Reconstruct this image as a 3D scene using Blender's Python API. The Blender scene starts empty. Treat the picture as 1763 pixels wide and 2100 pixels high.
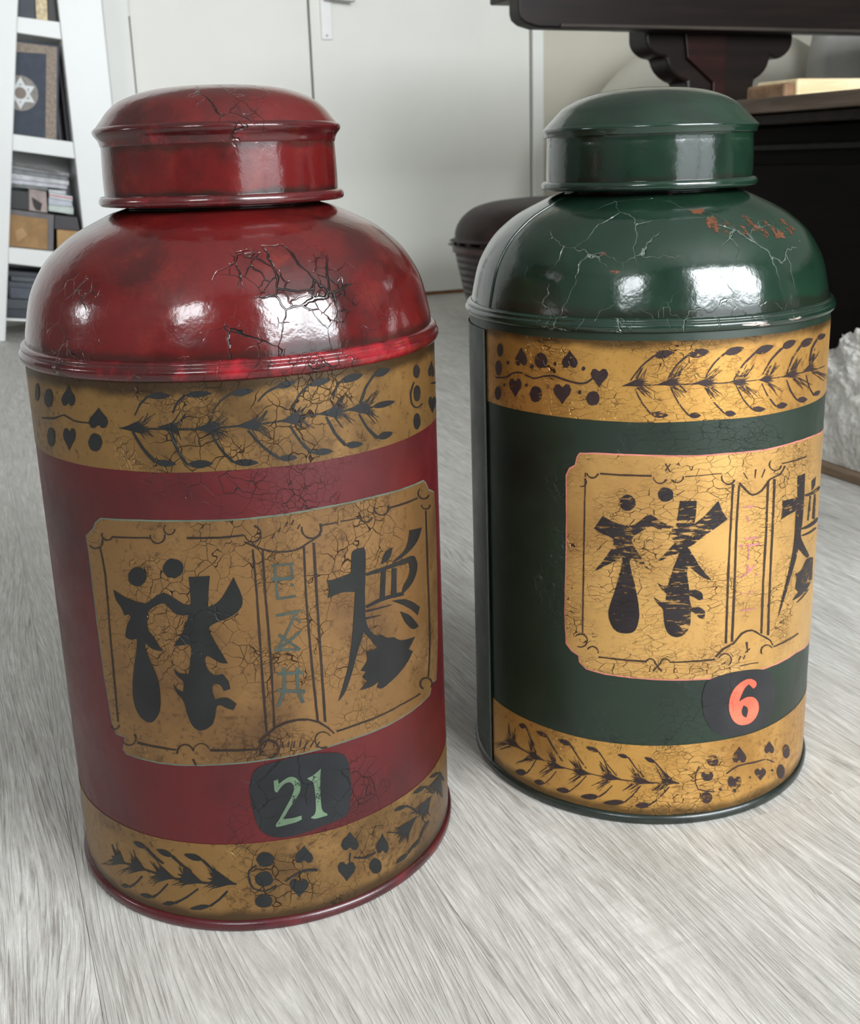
import bpy, bmesh, math, random
from mathutils import Vector, Matrix, noise
from mathutils.geometry import delaunay_2d_cdt
random.seed(11)
SC = bpy.context.scene
COL = SC.collection
PI = math.pi

# ------------------------------------------------------------------ camera, world, light, exposure
YAW = math.radians(-22)                      # the room is built square to the axes, the camera looks 22 deg off
cam_d = bpy.data.cameras.new('camera')
cam = bpy.data.objects.new('camera', cam_d); COL.objects.link(cam); SC.camera = cam
pitch, roll = 0.2709, -0.0322
M = Matrix.Rotation(YAW, 4, 'Z') @ Matrix.Rotation(PI/2 - pitch, 4, 'X') @ Matrix.Rotation(-roll, 4, 'Z').inverted()
cam.matrix_world = Matrix.Translation((0, 0, 0.4958)) @ M
cam_d.sensor_fit = 'HORIZONTAL'; cam_d.sensor_width = 36.0
cam_d.lens = 36.0*2278.0/1763.0
cam_d.shift_y = -(1050-959.7)/1763.0
cam_d.clip_start = 0.02
cam_d.dof.use_dof = True; cam_d.dof.focus_distance = 0.67; cam_d.dof.aperture_fstop = 24

world = bpy.data.worlds.new('sky'); SC.world = world; world.use_nodes = True
world.node_tree.nodes['Background'].inputs[0].default_value = (0.80, 0.90, 1.0, 1)
world.node_tree.nodes['Background'].inputs[1].default_value = 1.0

vs = SC.view_settings
SC.display_settings.display_device = 'sRGB'
vs.view_transform = 'Standard'; vs.look = 'None'; vs.gamma = 1.0; vs.use_curve_mapping = False
vs.exposure = 0.0

def daylight(name, loc, rot, sx, sz, power, color):
    l = bpy.data.lights.new(name, 'AREA'); l.shape = 'RECTANGLE'; l.size = sx; l.size_y = sz
    l.energy = power; l.color = color
    o = bpy.data.objects.new(name, l); COL.objects.link(o); o.location = loc; o.rotation_euler = rot
    return o
SFRONT = -1.5
DAY = (0.93, 0.97, 1.0)
# window light enters through the openings of the wall behind the camera and of the left wall
W1 = (0.35, 2.45, 0.08, 2.25)      # glazed garden door: t0, t1, z0, z1
W2 = (-2.05, -1.05, 1.35, 2.35)
W3 = (1.15, 1.60, 0.95, 1.50)      # in the left wall: s0, s1, z0, z1
LIGHT_K = 1.25
def window_light(nm, t0, t1, z0, z1, radiance):
    daylight(nm, ((t0+t1)/2, SFRONT-0.04, (z0+z1)/2), (PI/2, 0, 0), t1-t0, z1-z0, LIGHT_K*radiance*PI*(t1-t0)*(z1-z0), DAY)
window_light('daylight_door_upper', W1[0], W1[1], 0.95, W1[3], 17)
window_light('daylight_door_lower', W1[0], W1[1], W1[2], 0.95, 1.7)
window_light('daylight_window', *W2, 15)
daylight('daylight_side', (-2.64, (W3[0]+W3[1])/2, (W3[2]+W3[3])/2), (PI/2, 0, -PI/2), W3[1]-W3[0], W3[3]-W3[2], LIGHT_K*13*PI*(W3[1]-W3[0])*(W3[3]-W3[2]), DAY)

RED_ART={
 'upper_spray':'-29.9,366.7 -27.1,365.6 -23.6,365.2 -20.1,365.8 -17.6,366.7 -15.9,367.6 -17.5,368.4 -19.9,369.1 -23.4,369.4 -27,368.7 -29.9,367.2|-30.3,367.5 -33,365.2 -35.7,362.6 -37.9,359.1 -40,355.3 -39.3,355.1 -37.1,358.7 -34.8,362 -32.2,364.4 -29.5,366.5|-7.3,367.2 -4.2,366.1 -0.2,365.8 3.8,366.3 6.7,367.2 8.6,368.1 6.7,368.9 3.8,369.6 -0.1,369.9 -4.1,369.2 -7.3,367.7|-7.7,368 -10.2,366.2 -12.4,363.8 -14.4,360.6 -16,357.1 -15.3,356.8 -13.4,360.1 -11.5,363.1 -9.2,365.1 -6.9,366.9|19.2,367 22,365.7 25.5,365.4 28.8,366.2 31.3,367.3 32.8,368.4 31.1,369.2 28.6,369.9 25.1,370.1 21.8,369.2 19.2,367.5|18.8,367.9 15.7,365.8 12.6,363.4 9.9,360.1 7.3,356.6 7.9,356.1 10.5,359.6 13.2,362.7 16.3,364.8 19.5,366.6|46,368.7 48.7,367.9 51.8,367.9 54.8,368.9 56.8,370 58.1,371.1 56.4,371.8 54.1,372.1 50.9,372 48,371 45.9,369.2|45.7,369.8 42.5,368.5 39.4,366.9 36.6,364.4 34.2,361.5 34.8,361 37.4,363.6 40.1,365.8 43,367.2 46.3,368.2|65.7,367.9 68.9,366.9 72.6,366.8 76.2,367.7 78.8,368.8 80.4,369.9 78.3,370.7 75.5,371.2 71.7,371.3 68.2,370.2 65.6,368.5|65.2,368.7 62.1,366.4 59.1,363.6 56.6,359.8 54.3,355.8 55.2,355.3 57.6,359.2 60.1,362.7 63,365.3 66.1,367.7|87.2,367.4 90.9,366.2 95.3,366.1 99.5,367 102.4,368.2 104.3,369.4 101.8,370.3 98.3,370.9 93.9,371 89.9,369.9 87,368|86.6,368.1 84.6,366.4 82.9,364.2 81.8,361 80.9,357.5 81.7,357.2 82.9,360.6 84.2,363.5 85.9,365.4 87.7,367.2|113.1,367.2 116.7,366 120.8,365.8 124.5,366.7 126.9,367.9 128.3,369.2 125.8,370.1 122.5,370.7 118.4,370.8 115,369.7 112.8,367.8|112.1,368 108.6,364.9 105.1,361.6 102.4,357.1 99.9,352.3 101,351.8 103.7,356.5 106.6,360.7 109.9,364.1 113.7,366.9|-29.5,326.6 -27,325 -23.8,324.3 -20.4,324.4 -17.9,325 -16.1,325.8 -17.5,326.8 -19.7,327.8 -23,328.5 -26.4,328.2 -29.4,327.1|-42.9,345 -40.4,339.5 -37.4,334.4 -34,330 -30.3,326 -28.6,327.6 -32.2,331.4 -35.8,335.4 -38.7,340.4 -41.7,345.7|-9.7,325.1 -6.6,323.6 -2.7,323 1.2,323.6 4,324.6 5.9,325.7 4.1,326.8 1.3,327.7 -2.5,328.2 -6.5,327.4 -9.7,325.7|-19,344.8 -17.3,339.2 -15.5,333.7 -13,329.1 -10.4,324.9 -9,325.9 -11.5,330.1 -14,334.5 -15.9,339.7 -17.7,345.3|17.3,325.5 20.2,323.8 23.9,322.8 27.8,322.9 30.6,323.4 32.5,324.1 30.8,325.3 28.1,326.5 24.4,327.4 20.6,327.2 17.4,326.1|5.3,344.3 7.6,338.8 10.4,333.7 13.5,329.3 16.6,325.2 18.1,326.5 14.6,330.3 11.5,334.5 9,339.6 6.4,344.8|44.5,325.4 46.7,323.9 49.6,323.1 52.5,323.4 54.6,324 56,324.8 54.6,325.8 52.5,326.8 49.6,327.4 46.8,327.1 44.5,325.9|27,344.3 30.7,338.9 34.7,333.6 39.2,329.2 43.8,324.8 45.2,326.5 40.3,330.4 35.8,334.7 31.8,339.8 28,345.1|65.3,326.1 68.2,324.6 71.7,323.8 75.3,324 77.9,324.6 79.6,325.4 77.8,326.4 75.2,327.5 71.6,328.2 68.1,327.9 65.3,326.7|52,345 54.6,339.6 57.6,334.4 60.9,329.9 64.7,325.8 66,327 62.3,331.1 58.8,335.2 55.9,340.2 53.1,345.5|88.2,327.1 90.9,325.4 94.3,324.5 97.7,324.6 100.2,325.2 101.8,325.9 100,327.1 97.5,328.2 94,329 90.7,328.8 88.2,327.6|75.3,347.3 77.6,341.6 80.4,336.1 83.7,331.3 87.2,326.8 89.2,327.9 85.4,332.2 81.9,336.7 79.3,342.1 76.6,347.7|113.8,326.9 117.1,325.5 121,325 124.4,325.6 126.8,326.7 128.2,327.8 125.9,328.8 122.8,329.7 118.9,330 115.7,329.2 113.6,327.5|98.8,345.1 101.6,340 104.7,335 108.4,330.6 112.7,326.6 114.7,327.8 110.4,331.7 106.3,335.6 103,340.4 100.1,345.4|-51.2,346.9 -45.3,348.8 -40.6,350.8 -35.2,352.8 -38.8,350.3 -33.5,352.5 -37.5,349.9 -32.8,351.8 -36.2,349.4 -30.5,351.7 -34.9,348.9 -30.9,348.6 -34.9,347.8 -29.1,345.2 -36.3,347.1 -30.6,344.6 -37.7,346.4 -32.7,344.1 -39.1,345.7 -36.3,344 -40.9,345 -45.5,346.1|-34.5,350.7 -26.2,356.6 -26.4,356.9 -34.8,351.1|-34,350.8 -30.6,356.8 -30.9,357 -34.7,351.1|-38,350.4 -33.9,354.8 -34.1,355 -38.5,350.8|-32.7,350.8 -27.3,354.8 -27.4,355 -33,351.2|-34.1,350.7 -29,355.4 -29.3,355.6 -34.5,351.1|-37.6,345.4 -32.9,342.6 -32.7,342.8 -37.3,345.8|-35.6,345.5 -31.1,342.9 -30.9,343.2 -35.2,346|-33.1,345.7 -29.6,342.2 -29.4,342.4 -32.5,346.2|-33.2,345.7 -27.7,341.7 -27.6,341.9 -32.7,346.2|-37.8,345.4 -34.7,340.8 -34.5,341 -37.1,345.8|-25.9,348.8 -21.6,349.7 -17.9,350.9 -14.2,351.9 -16.6,350.2 -12.7,351.4 -15.7,349.6 -11.8,350.7 -14.9,348.9 -11,350 -14,348.2 -11.1,347.3 -14.2,347 -12.4,344.9 -15.3,346.6 -13.3,344.3 -16.4,346.1 -12.7,342.7 -17.5,345.6 -15.3,343.2 -19,345.2 -22.1,347.1|-12.1,349.8 -7.8,355.9 -8,356.1 -12.6,350.2|-13.8,350 -7.9,356.5 -8.1,356.6 -14.2,350.4|-16.4,350.2 -10.7,357.5 -10.9,357.7 -16.9,350.7|-13.7,349.9 -7.6,356.2 -7.8,356.4 -14.2,350.4|-13.8,349.9 -7.2,354.6 -7.3,354.9 -14.2,350.5|-18.8,345.4 -15.8,336.7 -15.6,336.8 -18.1,345.6|-13.9,344.8 -12.2,340.2 -11.9,340.3 -13.2,345.1|-18.2,345.2 -14.4,338.9 -14.1,339.1 -17.6,345.6|-17.9,345.3 -16.4,341.2 -16.1,341.4 -17.3,345.5|-18.6,345.3 -15.1,337.8 -14.8,337.9 -17.9,345.6|-5.5,347.2 0.1,348.6 4.7,350.3 12.6,352.7 6.6,349.7 11.4,351.3 7.9,349.2 14.5,351.3 9.3,348.6 14.6,350.3 10.6,348 14.7,347.5 10.6,346.9 15.2,344.4 9.2,346.3 13.6,343.9 7.8,345.7 13.3,343 6.4,345.1 12.3,342.2 4.6,344.5 0,346|5.2,349.7 7.9,353.5 7.7,353.7 4.7,350.1|10,349.7 13.4,353.5 13.2,353.7 9.5,350.2|5,349.8 9.6,357.2 9.3,357.4 4.6,350.1|8.1,349.8 14,355.6 13.8,355.9 7.7,350.2|12.9,349.7 16.6,352.9 16.4,353.1 12.5,350.3|8.5,344.7 11.8,339.2 12.1,339.3 9.1,345.1|11.6,344.7 15.5,341.1 15.7,341.3 12.1,345.2|10.9,344.8 13.5,340.3 13.7,340.5 11.4,345.1|8.4,344.7 12.2,340.1 12.5,340.3 8.9,345.2|4.4,344.7 8.1,340.2 8.3,340.4 4.9,345.1|19.5,347.5 24.7,349 29,350.6 35,352.6 30.7,350.1 34.9,351.5 32,349.5 36.8,351.1 33.3,348.9 40.2,351.3 34.7,348.4 38.6,347.8 34.7,347.2 39.6,344.6 33.4,346.6 39.5,343.6 32.1,346 37.4,343.3 30.8,345.4 34.7,343.1 29.1,344.9 24.7,346.4|34.5,350.1 39.6,355.4 39.4,355.6 34,350.6|36.4,350.1 39.1,355.4 38.9,355.6 35.8,350.5|32.7,350.1 35.2,354.5 35,354.7 32.2,350.5|30.2,350 33.7,353.2 33.6,353.4 29.8,350.6|36.3,350.1 40,355.1 39.7,355.3 35.8,350.5|29.5,345.1 32.8,339.4 33,339.6 30,345.3|31.5,345 36.3,341.7 36.5,341.9 31.8,345.4|35.2,345 40.1,337.9 40.3,338.1 35.9,345.4|33.3,345 37.9,339.7 38.1,339.9 33.9,345.5|36.4,345 39.6,341.1 39.8,341.3 36.9,345.5|45.7,348.1 50.1,349.7 53.7,351.6 59.2,354 55.3,351.1 61.1,353.7 56.5,350.6 60.7,352.5 57.7,350.1 63.8,352.8 58.9,349.5 62.5,349.1 59.1,348.4 64,345.8 58,347.7 63.5,345 56.9,347.1 61.4,344.7 55.8,346.4 59.7,344.2 54.3,345.8 50.4,347.1|56.1,351.1 59.7,355.4 59.4,355.6 55.6,351.6|60.2,351.3 64.2,356.4 63.9,356.6 59.7,351.8|56.8,351.2 59.9,354.4 59.6,354.6 56.3,351.6|58.3,351.3 60.5,357.2 60.3,357.3 57.6,351.6|54.5,351.1 57.7,359.8 57.4,360 53.8,351.4|56.3,346 60.5,343 60.7,343.2 56.6,346.5|60.3,346.2 67.9,341.2 68.1,341.5 60.7,346.7|60.6,346.3 64.3,342 64.5,342.2 61.2,346.7|60.8,346.3 65.3,342.1 65.5,342.2 61.2,346.7|54.4,345.9 59.7,342.5 59.9,342.8 54.7,346.4|69.5,349.6 75.1,350.8 79.8,352.3 85.8,353.8 81.9,351.7 89.8,353.8 83.4,351 90.7,352.9 84.9,350.4 92.4,352.3 86.5,349.7 91.2,348.9 86.6,348.5 93,345.3 85.1,348 92.1,344.6 83.7,347.4 90.9,344 82.2,346.9 88.2,343.9 80.3,346.4 75.3,348.1|85.2,351.6 89.8,358.2 89.5,358.4 84.5,352|81.5,351.7 87.5,358.3 87.2,358.5 81,352.1|88.1,351.4 92.3,355.6 92,355.8 87.4,351.9|83,351.7 87.6,356.3 87.3,356.6 82.5,352.1|80.3,351.7 88,357.5 87.7,357.8 79.8,352.2|87.5,346.2 92.3,341.6 92.6,341.8 88,346.6|81.6,346.5 87,338.4 87.3,338.5 82.3,346.8|88.4,346.2 93.1,340.4 93.4,340.5 89.1,346.5|80.9,346.5 85.9,339.6 86.2,339.7 81.5,346.8|88.2,346.1 96.1,341.3 96.3,341.5 88.6,346.7|89.9,349.5 95.6,350.5 100.5,351.7 109.2,353.5 102.6,351 110,352.6 104.2,350.3 110.2,351.5 105.8,349.5 114.5,351.2 107.5,348.8 112.5,347.7 107.6,347.5 115.2,343.7 106,347.1 113.2,343.4 104.5,346.6 109.4,343.7 103,346.1 109.1,342.8 100.9,345.7 95.8,347.7|109.4,350.4 116,357.5 115.6,357.7 108.6,350.9|105.7,350.8 114.3,357.1 113.9,357.3 105.2,351.2|105.5,350.8 110.9,356.4 110.6,356.6 104.8,351.2|101.6,351.1 106.1,358.5 105.8,358.7 100.8,351.5|110.1,350.4 117.4,356.7 117.1,356.9 109.5,350.8|106.5,345.3 115.8,339.9 116,340.1 107,345.8|105.1,345.4 110.6,341.2 110.9,341.4 105.7,345.9|108.4,345.1 114.8,340.2 115.1,340.3 109,345.6|104.4,345.5 112.5,336.6 112.8,336.8 105.2,345.9|107.1,345.3 114.8,337.4 115.1,337.5 107.8,345.6|-51.2,346.5 -26.3,346.7 -5.6,346.4 8.2,346.7 19.8,347 33,347.3 46.1,347.7 57.4,348.6 70.1,349.3 88.3,348.7 110.7,347 110.6,348 88.2,349.8 70,350.3 57.3,349.7 46,348.8 32.9,348.3 19.8,348.1 8.2,347.6 -5.5,347.6 -26.1,347.9 -51.1,347.3|110.7,347.6 115,346.3 120.3,345.7 125.6,346 129.5,346.7 132,347.5 128.9,348.5 124.6,349.4 119.1,349.9 114.2,349.4 110.6,348.1',
 'upper_motif':'-108.4,360.3 -109.8,357.5 -111.6,355.2 -114.4,353.7 -117.3,353.2 -119.3,354.1 -121.1,355.8 -120.9,358.7 -118.8,361.6 -116.5,364.5 -113.8,365.5 -111.2,365.8 -109.1,365 -108.2,363.1|-127.7,361.3 -129.1,358.8 -131.2,356.6 -133.6,355.1 -135.8,354.8 -137.5,355.5 -138.5,357.2 -137.4,359.9 -135.6,362.6 -133.5,365.2 -131,366.8 -129.1,367 -127.7,365.9 -127.3,363.8|-89.2,370.4 -87.4,367.5 -84.7,364.4 -84.3,361.5 -86.5,358.2 -89.3,357.6 -90.8,359.1 -91.9,359 -94.2,357.1 -97.1,357.1 -98.4,360 -96.6,363.3 -92.2,367.1|-65.1,358.7 -62.9,355.9 -59.6,352.8 -58.9,349.8 -61.1,346.7 -64.3,346.1 -66.1,347.6 -67.4,347.5 -69.8,345.6 -73,345.7 -74.7,348.6 -72.9,351.8 -68.3,355.5|-112.2,334.8 -113.3,331.9 -115.5,329.4 -118.3,327.3 -121.1,327.5 -123.2,328.2 -124.4,330 -124.1,332.9 -122.6,335.9 -120.2,338.9 -117.3,340.2 -114.6,340.5 -113,339.5 -111.6,337.8|-96.4,328.4 -93.3,332.3 -89.3,336.5 -87.7,340.1 -88.6,343.4 -91.1,343.4 -93.3,341.3 -94.4,341.2 -95.9,342.9 -98.8,342.1 -101.4,338.4 -101.1,335 -98.2,331.6|-65.1,337.1 -66.5,334.6 -68,332.4 -70.6,331.1 -73.1,330.9 -75.3,331.9 -76.4,333.5 -77.1,336 -75.6,338.5 -73.9,341 -71.3,342.4 -68.9,342.1 -66.7,341.4 -65.5,339.6|-130.3,343.9 -119.1,345.3 -110.1,346.6 -103.2,349 -97.8,350.6 -93.5,349.5 -88.3,348 -81.1,347.8 -73.8,348 -73.6,348.7 -80.8,348.7 -87.8,348.8 -92.6,350.3 -97.4,351.5 -103.5,349.8 -110.2,347.8 -118.6,346.6 -129.6,345.1|164.9,361 164,359.1 162.5,357.6 160.5,357.4 158.3,357.7 156.4,359 155.1,360.9 155,362.8 155.4,364.7 156.8,365.9 158.9,366.6 161.1,366.3 163.3,364.7 164.7,363.1|164.9,346.4 163.9,344.3 162.3,342.4 160,342 157.7,342.4 155.5,343.8 154.6,346.1 154.5,348.5 154.7,350.9 156.5,352.3 158.6,352.9 160.9,352.4 163.2,351.2 164.6,348.7|163.5,327.5 162.8,325.4 160.5,324 158.5,323.3 156.3,323.7 154.2,325.3 153.1,327.5 152.7,330 153.5,332.1 155.1,333.9 157.1,334.3 159.3,333.9 161.3,332.5 162.6,330.3|154.6,356 151.3,352.9 149.2,349.6 149.2,345.4 150.8,341.6 154.4,338.9 159.4,337.2 164.1,337.4 168.6,338.2 166.7,339.3 162.6,338.5 159.1,338.3 155.5,339.4 152.4,341.7 151,345.2 151.1,349.1 153.4,352.2 156.3,355.4|192.2,363.4 195.6,360.1 202,356 204,353 199.3,351.2 194.1,351.9 191.5,353.9 189.9,354.2 187.2,353.3 183.9,354.2 182.3,357.1 183.8,359.4 188.4,361.4|190.2,347.4 218.7,342.3 218.8,343.7 189.4,348.8|189.9,327 195.4,328.6 206.8,329.2 216.1,330.1 205.6,335.2 197.1,337.3 192.6,336.7 190.4,337.2 187.3,339.4 182.8,340 180,337.9 181.2,334.9 186.1,330.7',
 'cartouche':'-73.7,287.1 -45.6,288.9 -17.5,289.5 2,289.5 21.1,289.3 47,289.5 69,290.1 106.9,289.2 165,285.3 169.5,282 174.2,276.1 188.1,270.2 189.6,240.7 188.7,208.7 184.4,160.9 177.6,132.1 169,134 163.4,126.8 116.8,127.1 80.5,128.3 50.3,127.6 22.5,127.1 -4.8,126 -33.5,124.1 -49,123.6 -75.2,124.2 -77.8,126.6 -74.4,136.6 -82.9,136.8 -85.4,143.3 -87.9,173.5 -88.8,218.4 -88.5,262.1 -89.3,273.4 -81.6,278.9 -78.9,283.6',
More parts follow.
